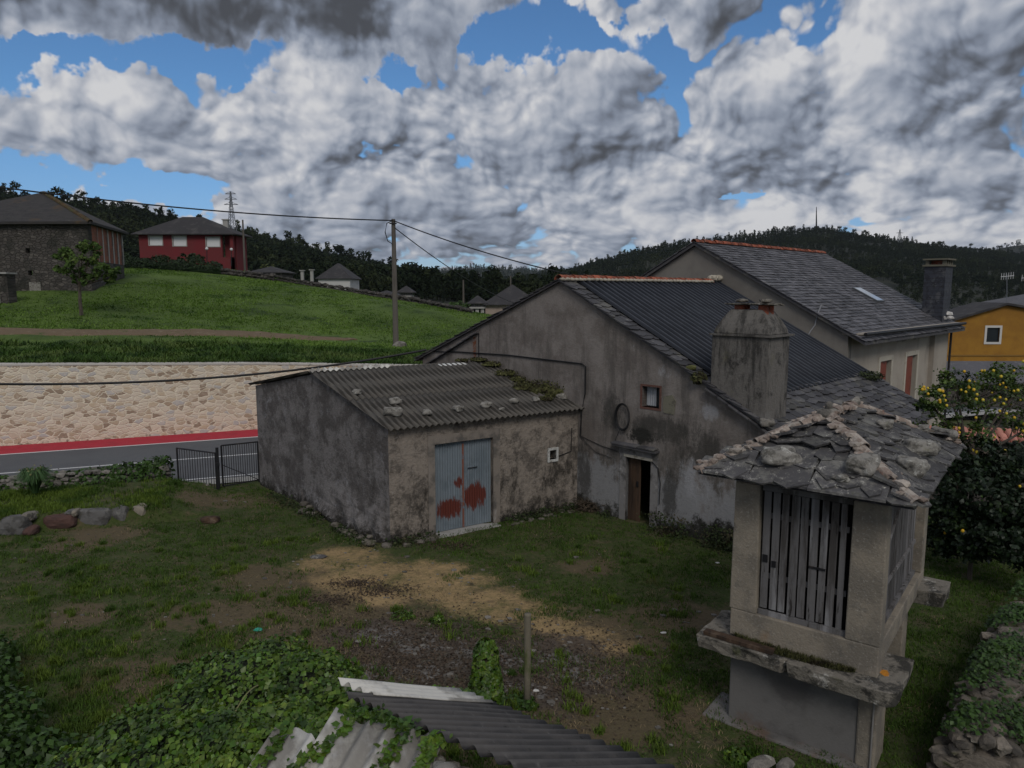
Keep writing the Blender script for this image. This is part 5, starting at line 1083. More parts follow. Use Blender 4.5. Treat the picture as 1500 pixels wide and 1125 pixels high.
m_roofb = mat('old barn roof slates', (.045, .042, .040), [dict(col=(.085, .052, .022), scale=.5, lo=.54, hi=.70, op=.6), dict(col=(.032, .03, .03), scale=1.5, stretch=(1, 1, 3), lo=.45, hi=.6), dict(col=(.13, .12, .10), scale=1.2, stretch=(1, 1, 1.5), lo=.68, hi=.74, op=.8)], bump=.5, bscale=5, bdist=.1, wave=dict(axis=(0, 0, 1), pitch=.22, width=.12, col=(.03, .028, .028), op=.6))
rfb = mb.build('roof', m_roofb, barn)
m_hipt = mat('mossy hip tiles', (.09, .055, .025), [dict(col=(.07, .07, .03), scale=2, lo=.45, hi=.6)], bump=.4)
mb = MB(); ridge_tiles(mb, rq[1]+UPZ*.05, r1_+UPZ*.1, r=.2, seed=7); ridge_tiles(mb, r1_+UPZ*.1, r0_+UPZ*.1, r=.2, seed=8); mb.build('hip_tiles', m_hipt, rfb)
o = thing('small_hut', 'small stone hut with flat slab roof at the left edge, before the stone barn', 'hut', gy(5, 440, 54)); b0 = gy(13, 438, 54)
mb = MB(); mb.obox(b0+V3((-5, 0, -.5)), V3((5, 0, 0)), V3((0, .9, 0)), V3((0, 0, 2.4))); mb.build('wall', m_barn, o); mb = MB(); mb.obox(b0+V3((-5.2, -.2, 1.9)), V3((5.3, 0, -.06)), V3((0, 1.2, 0)), V3((0, 0, .12))); mb.build('roof', m_conc, o)
mb = MB(); mb.obox(b0+V3((-.95, -.03, -.4)), V3((.3, 0, 0)), V3((0, .1, 0)), V3((0, 0, 1.9))); mb.build('door_post', m_conc, o)

# --- red house
m_redh = mat('dark red house paint', (.135, .026, .028), [dict(col=(.14, .02, .024), scale=.5, lo=.45, hi=.6)], bump=.1)
m_droof = mat('dark hip roof', (.040, .038, .040), [dict(col=(.06, .056, .055), scale=1, lo=.5, hi=.65)], bump=.3, bscale=4, bdist=.1, wave=dict(axis=(0, 0, 1), pitch=.25, width=.12, col=(.028, .027, .028), op=.6))
YR = 100; rl, rr_ = gy(203, 345, YR), gy(341, 346, YR); rz0 = gy(270, 388, YR).z-1.5; rzt = gy(270, 343, YR).z
red = thing('red_house', 'dark red bungalow with hipped slate roof and three white blinds, above the meadow', 'house', ((rl.x+rr_.x)/2, YR, rz0))
W_ = rr_.x-rl.x; mb = MB()
wn = [(218, 238, 346, 359), (253, 273, 346, 360), (302, 322, 348, 361)]
wr = []
for (a, b, c, d) in wn: p, q = gy(a, c, YR), gy(b, d, YR); wr.append((p.x, q.x, q.z, p.z))
xs = sorted([rl.x, rr_.x-1.5]+[v for w__ in wr for v in w__[:2]])
for x0, x1 in zip(xs, xs[1:]):
    hs = [w__ for w__ in wr if abs(w__[0]-x0) < 1e-6]; segs = [(rz0, rzt)] if not hs else [(rz0, hs[0][2]), (hs[0][3], rzt)]
    for za, zb_ in segs: mb.obox((x0, YR, za), (x1-x0, 0, 0), (0, .4, 0), (0, 0, zb_-za))
mb.obox((rl.x, YR+.4, rz0), (.4, 0, 0), (0, 4.6, 0), (0, 0, rzt-rz0)); mb.obox((rr_.x-1.6, YR+1.2, rz0), (1.6, 0, 0), (0, 3.8, 0), (0, 0, rzt-rz0)); mb.obox((rr_.x-1.5, YR, rz0), (1.5, 0, 0), (0, .3, 0), (0, 0, (rzt-rz0)*.45)); mb.obox((rr_.x-.45, YR, rz0), (.45, 0, 0), (0, .45, 0), (0, 0, rzt-rz0))
mb.build('wall', m_redh, red)
for (x0, x1, za, zb_) in wr:
    mb = MB(); mb.obox((x0-.12, YR-.04, zb_), (x1-x0+.24, 0, 0), (0, .1, 0), (0, 0, .12)); mb.obox((x0-.12, YR-.04, za-.1), (x1-x0+.24, 0, 0), (0, .1, 0), (0, 0, .1)); mb.obox((x0-.12, YR-.04, za), (.12, 0, 0), (0, .1, 0), (0, 0, zb_-za)); mb.obox((x1, YR-.04, za), (.12, 0, 0), (0, .1, 0), (0, 0, zb_-za)); f_ = mb.build('window', m_conc, red)
    mb = MB(); mb.obox((x0, YR+.12, za), (x1-x0, 0, 0), (0, .06, 0), (0, 0, zb_-za)); mb.build('blind', m_blind, f_)
mb = MB(); hip_roof(mb, ((rl.x+rr_.x)/2, YR+2.5, 0), (1, 0, 0), W_, 5.0, rzt+.02, gy(270, 318, YR+2.5).z-rzt, ov=.7, ridge=1.0); rr2 = mb.build('roof', m_droof, red)
mb = MB(); cq = gy(330, 332, YR+3); mb.obox(cq-V3((.35, 0, 1.5)), (.7, 0, 0), (0, .7, 0), (0, 0, 2.4)); mb.obox(cq+V3((-.45, -.1, .9)), (.9, 0, 0), (0, .9, 0), (0, 0, .15)); mb.build('chimney', m_conc, rr2)
for (px, Y, lb) in ((303, 97, 'white globe garden lamp in front of the red house wall'), (178, 90, 'white globe lamp at the far corner of the stone barn'), (339, 98, 'white globe lamp at the right end of the red house')):
    yb = {303: 382, 178: 385, 339: 384}[px]; yt = {303: 366, 178: 357, 339: 367}[px]; a, b = gy(px, yb, Y), gy(px, yt, Y); o = thing('garden_lamp', lb, 'lamp', a, 'globe garden lamps'); mb = MB(); mb.tube([a-UPZ*.5, b], .05, 6); mb.build('post', m_iron, o)
    mb = MB(); bm = bmesh.new(); bmesh.ops.create_icosphere(bm, subdivisions=2, radius=.20); mb.add([v.co+b+UPZ*.15 for v in bm.verts], [tuple(v.index for v in f.verts) for f in bm.faces]); bm.free(); mb.build('globe', m_blind, o, smooth=True)
# --- white house, grey outbuilding, small granaries, pinkish house, yellow house
def simple_house(name, label, px0, px1, yt, yb, Y, depth, roofh, mw, mr, wins_=(), ov=.5, group=None, cat='house', rot=0.0, ridge=.5):
    a, b = gy(px0, yt, Y), gy(px1, yb, Y); z0, z1 = b.z-2.5, a.z; o = thing(name, label, cat, ((a.x+b.x)/2, Y, z0), group); mb = MB()
    mb.obox((a.x, Y, z0), (b.x-a.x, 0, 0), (0, depth, 0), (0, 0, z1-z0)); mb.build('wall', mw, o)
    mb = MB(); hip_roof(mb, ((a.x+b.x)/2, Y+depth/2, 0), (1, 0, 0) if b.x-a.x >= depth else (0, 1, 0), max(b.x-a.x, depth), min(b.x-a.x, depth), z1+.02, roofh, ov=ov, ridge=ridge); r = mb.build('roof', mr, o)
    for (u0, u1, v0, v1, m_) in wins_:
        mb = MB(); mb.obox((a.x+(b.x-a.x)*u0, Y-.06, a.z-(a.z-b.z)*v1), ((b.x-a.x)*(u1-u0), 0, 0), (0, .08, 0), (0, 0, (a.z-b.z)*(v1-v0))); mb.build('window', m_, o)
    return o
m_whw = mat('white wall', (.50, .49, .47), [dict(col=(.38, .37, .35), scale=.4, lo=.5, hi=.65)], bump=.1)
m_pink = mat('pinkish wall', (.34, .27, .23), [dict(col=(.27, .21, .18), scale=.4, lo=.5, hi=.65)], bump=.1)
simple_house('white_house', 'white walled house with grey hipped roof, beyond the crest of the meadow', 466, 513, 408, 424, 150, 9, 3.2, m_whw, m_droof)
simple_house('outbuilding', 'low grey stone outbuilding with slate roof, right of the red house', 366, 414, 399, 410, 125, 6, 1.1, m_barn, m_droof)
simple_house('outbuilding', 'low grey shed roof peeping over the meadow crest just left of the little granary', 548, 578, 432, 440, 120, 5, .7, m_barn, m_droof)
simple_house('pink_house', 'pale pink house with a wide grey hipped roof, behind the left slope of the farmhouse', 711, 790, 446, 475, 95, 10, 2.6, m_pink, m_droof)
def far_granary(px0, px1, yt, yb, Y, lb):
    a, b = gy(px0, yt, Y), gy(px1, yb, Y); o = thing('granary', lb, 'granary', ((a.x+b.x)/2, Y, b.z), 'distant granaries'); mb = MB(); W = b.x-a.x
    for k in range(3): mb.obox((a.x+k*(W-.4)/2, Y, b.z-1), (.4, 0, 0), (0, .4, 0), (0, 0, (a.z-b.z)*.5+1))
    mb.obox((a.x-.1, Y-.2, b.z+(a.z-b.z)*.5), (W+.2, 0, 0), (0, 3, 0), (0, 0, .2)); mb.build('base', m_conc, o)
    mb = MB(); mb.obox((a.x+.1, Y, b.z+(a.z-b.z)*.5+.2), (W-.2, 0, 0), (0, 2.6, 0), (0, 0, (a.z-b.z)*.5-.2)); mb.build('box', m_woodg, o)
    mb = MB(); hip_roof(mb, ((a.x+b.x)/2, Y+1.3, 0), (1, 0, 0), W, 2.6, a.z+.02, .9, ov=.4, ridge=.3); mb.build('roof', m_droof, o)
far_granary(585, 602, 428, 442, 105, 'tiny granary on stone legs seen just right of the tall pole')
far_granary(689, 709, 444, 460, 90, 'small granary beside the pale pink house')
for k, (px, yb, yt) in enumerate(((443, 411, 397), (457, 412, 396))):
    a, b = gy(px, yb, 118), gy(px, yt, 118); mb = MB(); mb.obox(a-V3((.2, .2, .6)), (.45, 0, 0), (0, .45, 0), (0, 0, b.z-a.z+.6)); mb.obox(a+V3((-.35, -.35, b.z-a.z)), (.75, 0, 0), (0, .75, 0), (0, 0, .15)); tag(mb.build('gate_pillar', m_conc, None), ['left', 'right'][k]+' one of two stone gate pillars left of the white house', 'pillar', 'stone gate pillars')
# yellow house
m_yel = mat('ochre wall', (.33, .165, .025), [dict(col=(.25, .12, .02), scale=.5, lo=.45, hi=.62), dict(col=(.15, .08, .02), scale=1, stretch=(1, 1, .15), lo=.62, hi=.75, op=.5)], bump=.15)
YY = 60; g = [gy(1368, 540, YY), gy(1610, 540, YY), gy(1610, 470, YY), gy(1472, 447, YY), gy(1368, 478, YY)]
yel = thing('yellow_house', 'ochre yellow house with one small white framed window, at the right edge', 'house', (g[0].x, YY, 0))
wy0, wy1 = gy(1446, 480, YY), gy(1463, 501, YY); mb = MB()
def gz_y(x): 
    if x < g[3].x: t_ = (x-g[4].x)/(g[3].x-g[4].x); return g[4].z+(g[3].z-g[4].z)*t_
    t_ = (x-g[3].x)/(g[2].x-g[3].x); return g[3].z+(g[2].z-g[3].z)*t_
xs = sorted([g[4].x, g[3].x, g[2].x, wy0.x, wy1.x])
for x0, x1 in zip(xs, xs[1:]):
    segs = [(-3, None)] if abs(x0-wy0.x) > 1e-6 else [(-3, wy1.z), (wy0.z, None)]
    for za, zb_ in segs:
        t0, t1 = (gz_y(x0), gz_y(x1)) if zb_ is None else (zb_, zb_); mb.hexa([V3((x0, YY, za)), V3((x1, YY, za)), V3((x1, YY+.4, za)), V3((x0, YY+.4, za))], [V3((x0, YY, t0)), V3((x1, YY, t1)), V3((x1, YY+.4, t1)), V3((x0, YY+.4, t0))])
mb.obox((g[4].x, YY+.4, -3), (.4, 0, 0), (0, 9, 0), (0, 0, g[4].z+3)); mb.build('wall', m_yel, yel)
mb = MB(); f = .18; x0, x1, za, zb_ = wy0.x, wy1.x, wy1.z, wy0.z
mb.obox((x0-f, YY-.04, zb_), (x1-x0+2*f, 0, 0), (0, .1, 0), (0, 0, f)); mb.obox((x0-f, YY-.04, za-f), (x1-x0+2*f, 0, 0), (0, .1, 0), (0, 0, f)); mb.obox((x0-f, YY-.04, za), (f, 0, 0), (0, .1, 0), (0, 0, zb_-za)); mb.obox((x1, YY-.04, za), (f, 0, 0), (0, .1, 0), (0, 0, zb_-za))
f_ = mb.build('window', m_wfr, yel); mb = MB(); mb.obox((x0, YY+.12, za), (x1-x0, 0, 0), (0, .04, 0), (0, 0, zb_-za)); mb.build('pane', m_glass, f_)
mb = MB(); za = gy(1400, 522, YY).z; mb.obox((g[4].x, YY-.05, za), (g[1].x-g[4].x, 0, 0), (0, .06, 0), (0, 0, .14)); mb.build('string_course', mat('ochre band', (.22, .12, .03), bump=.1), yel)
mb = MB()
for (xa, xb) in ((g[4].x-.5, g[3].x), (g[3].x, g[2].x)): mb.hexa([V3((xa, YY-.35, gz_y(xa)+.02)), V3((xb, YY-.35, gz_y(xb)+.02)), V3((xb, YY+4.0, gz_y(xb)+.02)), V3((xa, YY+4.0, gz_y(xa)+.02))], [V3((xa, YY-.35, gz_y(xa)+.20)), V3((xb, YY-.35, gz_y(xb)+.20)), V3((xb, YY+4.0, gz_y(xb)+.20)), V3((xa, YY+4.0, gz_y(xa)+.20))])
mb.build('roof', m_droof, yel)
def antenna(px, y0, y1, Y, lb):
    a, b = gy(px, y1, Y), gy(px, y0, Y); o = thing('tv_antenna', lb, 'antenna', a, 'television antennas'); mb = MB(); mb.tube([a, b], .03, 5); mb.build('mast', m_iron2, o)
    mb = MB(); mb.tube([b-V3((.5, 0, .2)), b+V3((.6, 0, -.1))], .025, 5)
    for k in range(6): q = b+V3((-.45+k*.2, 0, -.18+.02*k)); mb.tube([q-UPZ*.28, q+UPZ*.28], .02, 4)
    mb.build('elements', m_blind, o)
antenna(1475, 402, 447, 62, 'television antenna on the peak of the ochre yellow house'); antenna(1505, 404, 450, 64, 'television antenna at the right edge, behind the yellow house roof')
simple_house('stone_cottage', 'grey stone cottage roof behind the yellow house, at the right edge', 1492, 1620, 452, 470, 75, 9, 1.6, m_barn, m_slate2)
simple_house('slate_outhouse', 'long grey slate roof lying below the yellow house', 1372, 1640, 560, 600, 40, 4.5, .95, m_barn, m_slate2, ridge=.2, ov=.2, cat='outhouse')
# --- hedges and walls at the crest of the meadow
def drywall(label, pts, hgt, th, Y=None, rr=(.18, .32), seed=0, mtl=None, name='dry_stone_wall', core=True):
    pts = [V3(p) for p in pts]; o = thing(name, label, 'wall', pts[0]); mb = MB(); r_ = random.Random(seed)
    for a, b in zip(pts, pts[1:]):
        L = (b-a).length; d = (b-a)/L; n = V3((-d.y, d.x, 0)).normalized()
        if core: mb.hexa([a-n*th*.34-UPZ*.4, b-n*th*.34-UPZ*.4, b+n*th*.34-UPZ*.4, a+n*th*.34-UPZ*.4], [a-n*th*.3+UPZ*hgt*.82, b-n*th*.3+UPZ*hgt*.82, b+n*th*.3+UPZ*hgt*.82, a+n*th*.3+UPZ*hgt*.82])
        z = 0
        while z < hgt:
            s = 0
            while s < L:
                r = r_.uniform(*rr)
                for sd_ in ((-1, 1) if z < hgt-rr[1]*1.2 else (-1, 0, 1)):
                    rock(mb, a+d*(s+r_.uniform(-.1, .1)*r)+n*sd_*(th*.36)+UPZ*(z+r*.5+r_.uniform(-.05, .05)), r*r_.uniform(.8, 1.1), seed=r_.random()*90, squash=(r_.uniform(.95, 1.3), .8, r_.uniform(.5, .75)), sub=1 if rr[1] > .25 or True else 2, rot=math.atan2(d.y, d.x)+r_.uniform(-.5, .5), rough=.3)
                s += r*1.55
            z += sum(rr)/2*1.05
    mb.build('stones', mtl or m_rock, o); return o
def P3(px, py, Y): q = gy(px, py, Y); return q
drywall('long low dark wall along the crest of the meadow, running down right to the small granary', [P3(405, 411, 84.5), P3(500, 427, 82), P3(600, 443, 76), P3(690, 461, 68.5)], .30, .45, rr=(.22, .34), seed=3, mtl=m_barn)
drywall('rough dark stone wall on the meadow crest, right of the dark hedge', [P3(275, 397, 83.5), P3(340, 403, 84), P3(402, 410, 84)], .6, .6, rr=(.22, .4), seed=4, mtl=m_barn)
m_hedge = mat('hedge leaf', (.016, .032, .010), bump=0, island=.5, trans=.15, rough=.7)
def hedge(label, pts, hgt, wdt, dens, size, seed, m_=None, name='hedge', cat='hedge'):
    pts = [V3(p) for p in pts]; o = thing(name, label, cat, pts[0]); mb = MB(); rs = np.random.default_rng(seed)
    for a, b in zip(pts, pts[1:]):
        L = (b-a).length; n = int(L*dens); t = rs.uniform(0, 1, n)[:, None]; th = rs.uniform(0, math.pi, n); rad = rs.uniform(.75, 1.05, n)
        hh = hgt*(1+.25*np.sin(t[:, 0]*L*1.1+seed)+.15*np.sin(t[:, 0]*L*2.9)); d = np.array(tuple((b-a)/L)); nn = np.array([-d[1], d[0], 0])
        C = np.array(tuple(a))*(1-t)+np.array(tuple(b))*t+nn*(np.cos(th)*wdt*rad)[:, None]+np.array([0, 0, 1.])*(np.sin(th)**.6*hh*rad)[:, None]
        N_ = nn*np.cos(th)[:, None]+np.array([0, 0, 1.])*np.sin(th)[:, None]+rs.normal(size=(n, 3))*.5; leaf_cloud(mb, C, N_, size, rs=rs, shape='quad')
        mb.hexa([a+V3(nn)*wdt*.7-UPZ*.4, a-V3(nn)*wdt*.7-UPZ*.4, b-V3(nn)*wdt*.7-UPZ*.4, b+V3(nn)*wdt*.7-UPZ*.4], [a+V3(nn)*wdt*.5+UPZ*hgt*.6, a-V3(nn)*wdt*.5+UPZ*hgt*.6, b-V3(nn)*wdt*.5+UPZ*hgt*.6, b+V3(nn)*wdt*.5+UPZ*hgt*.6])
    mb.build('foliage', m_ or m_hedge, o); return o
hedge('long dark green hedge on the meadow crest below the red house', [P3(178, 392, 82), P3(230, 393, 83), P3(280, 396, 83.5), P3(325, 398, 84)], 1.15, 1.0, 260, .20, 1)
# --- trees of the far slopes: one mass
def tree_proto(kind, seed):
    rs = np.random.default_rng(seed); V = []; Fq = []
    def clump(c, r, n, s):
        d = rs.normal(size=(n, 3)); d /= np.linalg.norm(d, axis=1, keepdims=True); C = np.array(c)+d*rs.uniform(.35, 1, n)[:, None]*np.array(r)
        t = rs.normal(size=(n, 3)); t /= np.linalg.norm(t, axis=1, keepdims=True); b = np.cross(t, d+.3*rs.normal(size=(n, 3))); b /= np.linalg.norm(b, axis=1, keepdims=True)
        ss = s*rs.uniform(.6, 1.3, n)[:, None]; return np.stack([C-t*ss, C+b*ss*.8, C+t*ss], 1).reshape(-1, 3)
    out = []
    if kind == 'euca':     # tall, bare stem, loose tufts
        H = 1.0; out.append(clump((0, 0, .80), (.15, .15, .16), 34, .075))
        for k in range(4): a = rs.uniform(0, 6.28); out.append(clump((.15*math.cos(a), .15*math.sin(a), rs.uniform(.52, .84)), (.10, .10, .07), 14, .06))
        tr = np.array([[-.014, 0, 0], [.014, 0, 0], [0, 0, .8]]); out.append(tr); out.append(tr[:, [1, 0, 2]]); 
    elif kind == 'pine':
        for k in range(6): z = .2+.13*k; r = .24*(1-k/7.5); out.append(clump((0, 0, z), (r, r, .08), 15, .075))
        tr = np.array([[-.012, 0, 0], [.012, 0, 0], [0, 0, .9]]); out.append(tr); out.append(tr[:, [1, 0, 2]])
    else:
        for k in range(5): a = rs.uniform(0, 6.28); rr = rs.uniform(0, .22); out.append(clump((rr*math.cos(a), rr*math.sin(a), rs.uniform(.35, .75)), (.24, .24, .2), 15, .09))
    return np.concatenate(out)
protos = {k: [tree_proto(k, s) for s in range(4)] for k in ('euca', 'pine', 'round')}
def forest(name, label, hill, n, p0, p1, t0, t1, h0, h1, mix_, seed, mtl, ridge_n=0, keep=None):
    rs = np.random.default_rng(seed); mb = MB(); blocks = []
    items = [(rs.uniform(p0, p1), math.sqrt(rs.uniform(t0**2, t1**2)), 0) for _ in range(n)]+[(rs.uniform(p0, p1), rs.uniform(.96, 1.02), 1) for _ in range(ridge_n)]
    for px, t, rd in items:
        if keep and not keep(px, t): continue
        q = hill.at(px, t); k = rs.choice(['euca', 'pine', 'round'], p=mix_[1] if rd else mix_[0]); P = protos[k][rs.integers(4)]
        h = rs.uniform(h0, h1)*(rs.uniform(.9, 1.6) if rd else 1)*(.8 if k == 'round' else 1); a = rs.uniform(0, 6.28); ca, sa = math.cos(a), math.sin(a); wd = h*rs.uniform(.85, 1.25)
        X = np.stack([(P[:, 0]*ca-P[:, 1]*sa)*wd+q.x, (P[:, 0]*sa+P[:, 1]*ca)*wd+q.y, P[:, 2]*h+q.z-.5], 1); blocks.append(X)
    V = np.concatenate(blocks); mb.np_add(V, np.arange(len(V)).reshape(-1, 3)); return tag(mb.build(name, mtl, None), label, 'forest', kind='stuff')
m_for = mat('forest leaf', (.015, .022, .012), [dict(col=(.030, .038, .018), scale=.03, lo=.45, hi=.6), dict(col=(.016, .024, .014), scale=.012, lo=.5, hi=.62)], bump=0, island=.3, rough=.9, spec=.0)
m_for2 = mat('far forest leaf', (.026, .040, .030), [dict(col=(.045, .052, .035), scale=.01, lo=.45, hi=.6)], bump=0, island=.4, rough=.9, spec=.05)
forest('forest', 'dark eucalyptus and pine wood on the left hill behind the red house', HL, 9500, -250, 860, .0, 1.0, 9, 15, ((.35, .45, .2), (.6, .3, .1)), 1, m_for, 420)
def clr(px, t): return noise.noise(V3((px*.012, t*9, 2))) > -.42
forest('forest', 'dark wood covering the big hill on the right, below the radio mast', HR, 15000, 560, 1600, .03, 1.0, 8, 12, ((.2, .4, .4), (.35, .35, .3)), 2, m_for, 700, keep=clr)
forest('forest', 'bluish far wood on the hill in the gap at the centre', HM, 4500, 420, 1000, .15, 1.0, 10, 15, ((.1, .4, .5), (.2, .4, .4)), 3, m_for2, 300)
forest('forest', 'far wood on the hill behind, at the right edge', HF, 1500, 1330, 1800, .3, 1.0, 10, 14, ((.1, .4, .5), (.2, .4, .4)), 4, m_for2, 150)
# ------------------------------------------------------------------ plants of the yard and the near objects
m_ivy = mat('ivy leaf', (.085, .150, .016), [dict(col=(.036, .072, .010), scale=3, lo=.42, hi=.58, seed=201), dict(col=(.15, .22, .03), scale=4.5, lo=.56, hi=.68, seed=202)], bump=0, island=.45, huevar=.02, rough=.42, spec=.35, trans=.22)
m_ivyd = mat('ivy leaf, darker', (.034, .072, .012), [dict(col=(.05, .09, .02), scale=4, lo=.55, hi=.68)], bump=0, island=.5, rough=.5, trans=.15)
m_twig = mat('twigs', (.06, .045, .03), bump=0)
m_shoot = mat('grass blade', (.068, .120, .018), [dict(col=(.040, .078, .011), scale=1.2, lo=.42, hi=.58, seed=211), dict(col=(.12, .11, .045), scale=.9, lo=.60, hi=.74, seed=212)], bump=0, island=.35, rough=.7, trans=.25, spec=.15)
m_lawn = mat('terrace grass blade', (.105, .155, .022), [dict(col=(.045, .085, .014), scale=1, lo=.45, hi=.6)], bump=0, island=.35, trans=.25, rough=.7, spec=.15)
m_mgr = mat('meadow grass blade', (.085, .150, .022), [dict(col=(.125, .20, .040), scale=.10, lo=.40, hi=.58, seed=213, detail=7), dict(col=(.035, .080, .012), scale=.30, lo=.52, hi=.66, seed=214), dict(col=(.11, .115, .05), scale=.25, lo=.56, hi=.74, seed=215, detail=9, rough=.75, op=.7)], bump=0, island=.3, trans=.25, rough=.7, spec=.15)

def mask_at(x, y, lst, ax=1.35, ay=.8):
    m_ = np.zeros_like(x)
    for p, r in lst: m_ = np.maximum(m_, np.clip(1.25-np.hypot((x-p.x)/(r*ax), (y-p.y)/(r*ay)), 0, 1))
    return m_
def vnoise(x, y, s, seed=0): return np.array([noise.noise(V3((a*s, b*s, seed))) for a, b in zip(x, y)])
rs = np.random.default_rng(42)
def in_shed(x, y):
    px, py = x-S0.x, y-S0.y; den = FA.x*LA.y-FA.y*LA.x; s = (px*LA.y-py*LA.x)/den; t = (FA.x*py-FA.y*px)/den; return (s > -.1) & (t > -.1)
def in_house(x, y): return (((x-G0.x)*GB.x+(y-G0.y)*GB.y) > -.05) & (((x-G0.x)*GA.x+(y-G0.y)*GA.y) < RE+.1)
N_ = 150000; y = 8+rs.uniform(0, 1, N_)**1.25*18; x = rs.uniform(-1, 1.05, N_)*(y*.78)
ok = ~(in_shed(x, y) | (in_house(x, y) & (x > -5)))
x, y = x[ok], y[ok]
rdv = (x-RW0.x)*RN.x+(y-RW0.y)*RN.y; ok = rdv < -10.1; x, y = x[ok], y[ok]
g1 = vnoise(x, y, .55, 3); g2 = vnoise(x, y, 1.9, 9)
bare = mask_at(x, y, PATH, 1.5, .95)*1.3+mask_at(x, y, LITTER)*.8+mask_at(x, y, DRY)*.6
prob = np.clip(.68+g1*1.1+g2*.8-bare, .0, 1)
prob = np.where((x > 6) & (y > 10), np.clip(prob+.2, 0, 1), prob)
ok = rs.uniform(0, 1, len(x)) < prob; x, y = x[ok], y[ok]; g2 = g2[ok]
z = np.array([yard_h(a, b) for a, b in zip(x, y)])
P = np.stack([x, y, z], 1); up_ = (z > .3) & (y > 17)
reps = 3
def tufts(P, h, wd, sp, reps, rs): 
    Q_ = np.repeat(P, reps, 0); Q_[:, :2] += rs.normal(size=(len(Q_), 2))*sp; return Q_, np.repeat(h, reps)*rs.uniform(.6, 1.3, len(Q_)), wd
hh = .035+.045*np.clip(g2+.35, 0, 1)
mb = MB(); Q_, h_, w__ = tufts(P[~up_], hh[~up_], .006, .03, reps, rs); blades(mb, Q_, h_, .0065, lean=1.0, rs=rs); tag(mb.build('yard_grass', m_shoot, None), 'short patchy grass growing over the yard around the bare path', 'grass', kind='stuff')
Q_, h_, w__ = tufts(P[up_], hh[up_]*1.5+.02, .007, .05, 6, rs); mb = MB(); blades(mb, Q_, h_, .009, lean=1.0, rs=rs); tag(mb.build('terrace_grass', m_lawn, None), 'bright green grass on the raised strip between the edging stones and the ivy wall', 'grass', kind='stuff')
# low clover and moss cover between the grass
m_clov = mat('clover leaf', (.045, .085, .016), [dict(col=(.080, .125, .026), scale=2.2, lo=.52, hi=.64), dict(col=(.026, .050, .010), scale=1.3, lo=.5, hi=.62)], bump=0, island=.5, trans=.15, rough=.7, spec=.15)
n = 120000; y = 8.3+rs.uniform(0, 1, n)**1.25*15; x = rs.uniform(-1, 1.05, n)*(y*.76); ok = ~(in_shed(x, y) | in_house(x, y)) & (((x-RW0.x)*RN.x+(y-RW0.y)*RN.y) < -10.1); x, y = x[ok], y[ok]
c1 = vnoise(x, y, 1.5, 31)+.7*vnoise(x, y, 4.5, 33)-mask_at(x, y, PATH, 1.5, .95)*1.2-mask_at(x, y, LITTER)*.8-mask_at(x, y, DRY)*.5; ok = c1 > .10; x, y = x[ok], y[ok]
z = np.array([yard_h(a, b) for a, b in zip(x, y)])+rs.uniform(.004, .03, len(x)); C = np.stack([x, y, z], 1); mb = MB(); leaf_cloud(mb, C, rs.normal(size=C.shape)*.5+np.array([0, 0, 1.]), .030, rs=rs, shape='quad'); tag(mb.build('ground_cover', m_clov, None), 'low clover and moss in patches between the yard grass', 'clover', kind='stuff')
# dry straw in the thin spots
m_straw = mat('dry straw', (.19, .145, .085), bump=0, island=.45, rough=.9, spec=.1)
n = 60000; y = 8.3+rs.uniform(0, 1, n)**1.25*15; x = rs.uniform(-1, 1.0, n)*(y*.76); ok = ~(in_shed(x, y) | in_house(x, y)) & (((x-RW0.x)*RN.x+(y-RW0.y)*RN.y) < -10.1); x, y = x[ok], y[ok]
c1 = vnoise(x, y, .9, 51)+.6*vnoise(x, y, 3.5, 53)+mask_at(x, y, DRY)*.45+mask_at(x, y, PATH, 1.7, 1.2)*.25-.12; ok = c1 > rs.uniform(.05, .8, len(x)); x, y = x[ok], y[ok]
z = np.array([yard_h(a, b) for a, b in zip(x, y)]); Q_ = np.repeat(np.stack([x, y, z], 1), 2, 0); Q_[:, :2] += rs.normal(size=(len(Q_), 2))*.03; mb = MB(); blades(mb, Q_, rs.uniform(.015, .05, len(Q_)), .005, lean=2.5, rs=rs); tag(mb.build('dry_straw', m_straw, None), 'dry tan straw lying in the thin patches of the yard grass', 'straw', kind='stuff')
# coarse tussocks in the yard
tt = []
for k in range(420):
    a, b = rs.uniform(20, 1000), rs.uniform(790, 1110); q = gz(a, b)
    if mask_at(np.array([q.x]), np.array([q.y]), PATH)[0] > .15: continue
    if in_shed(np.array([q.x]), np.array([q.y]))[0]: continue
    if a > 500 and rs.uniform() < .45: continue
    tt.append((q.x, q.y))
pp = np.array([(a, b, yard_h(a, b)) for a, b in tt]); rad = rs.uniform(.05, .16, len(pp)); Q_ = np.repeat(pp, 70, 0); Q_[:, :2] += rs.normal(size=(len(Q_), 2))*np.repeat(rad, 70)[:, None]*.6
mb = MB(); blades(mb, Q_, rs.uniform(.05, .13, len(Q_)), .008, lean=1.1, rs=rs); tag(mb.build('tussocks', m_lawn, None), 'small green tussocks standing out of the patchy yard grass', 'grass', kind='stuff')
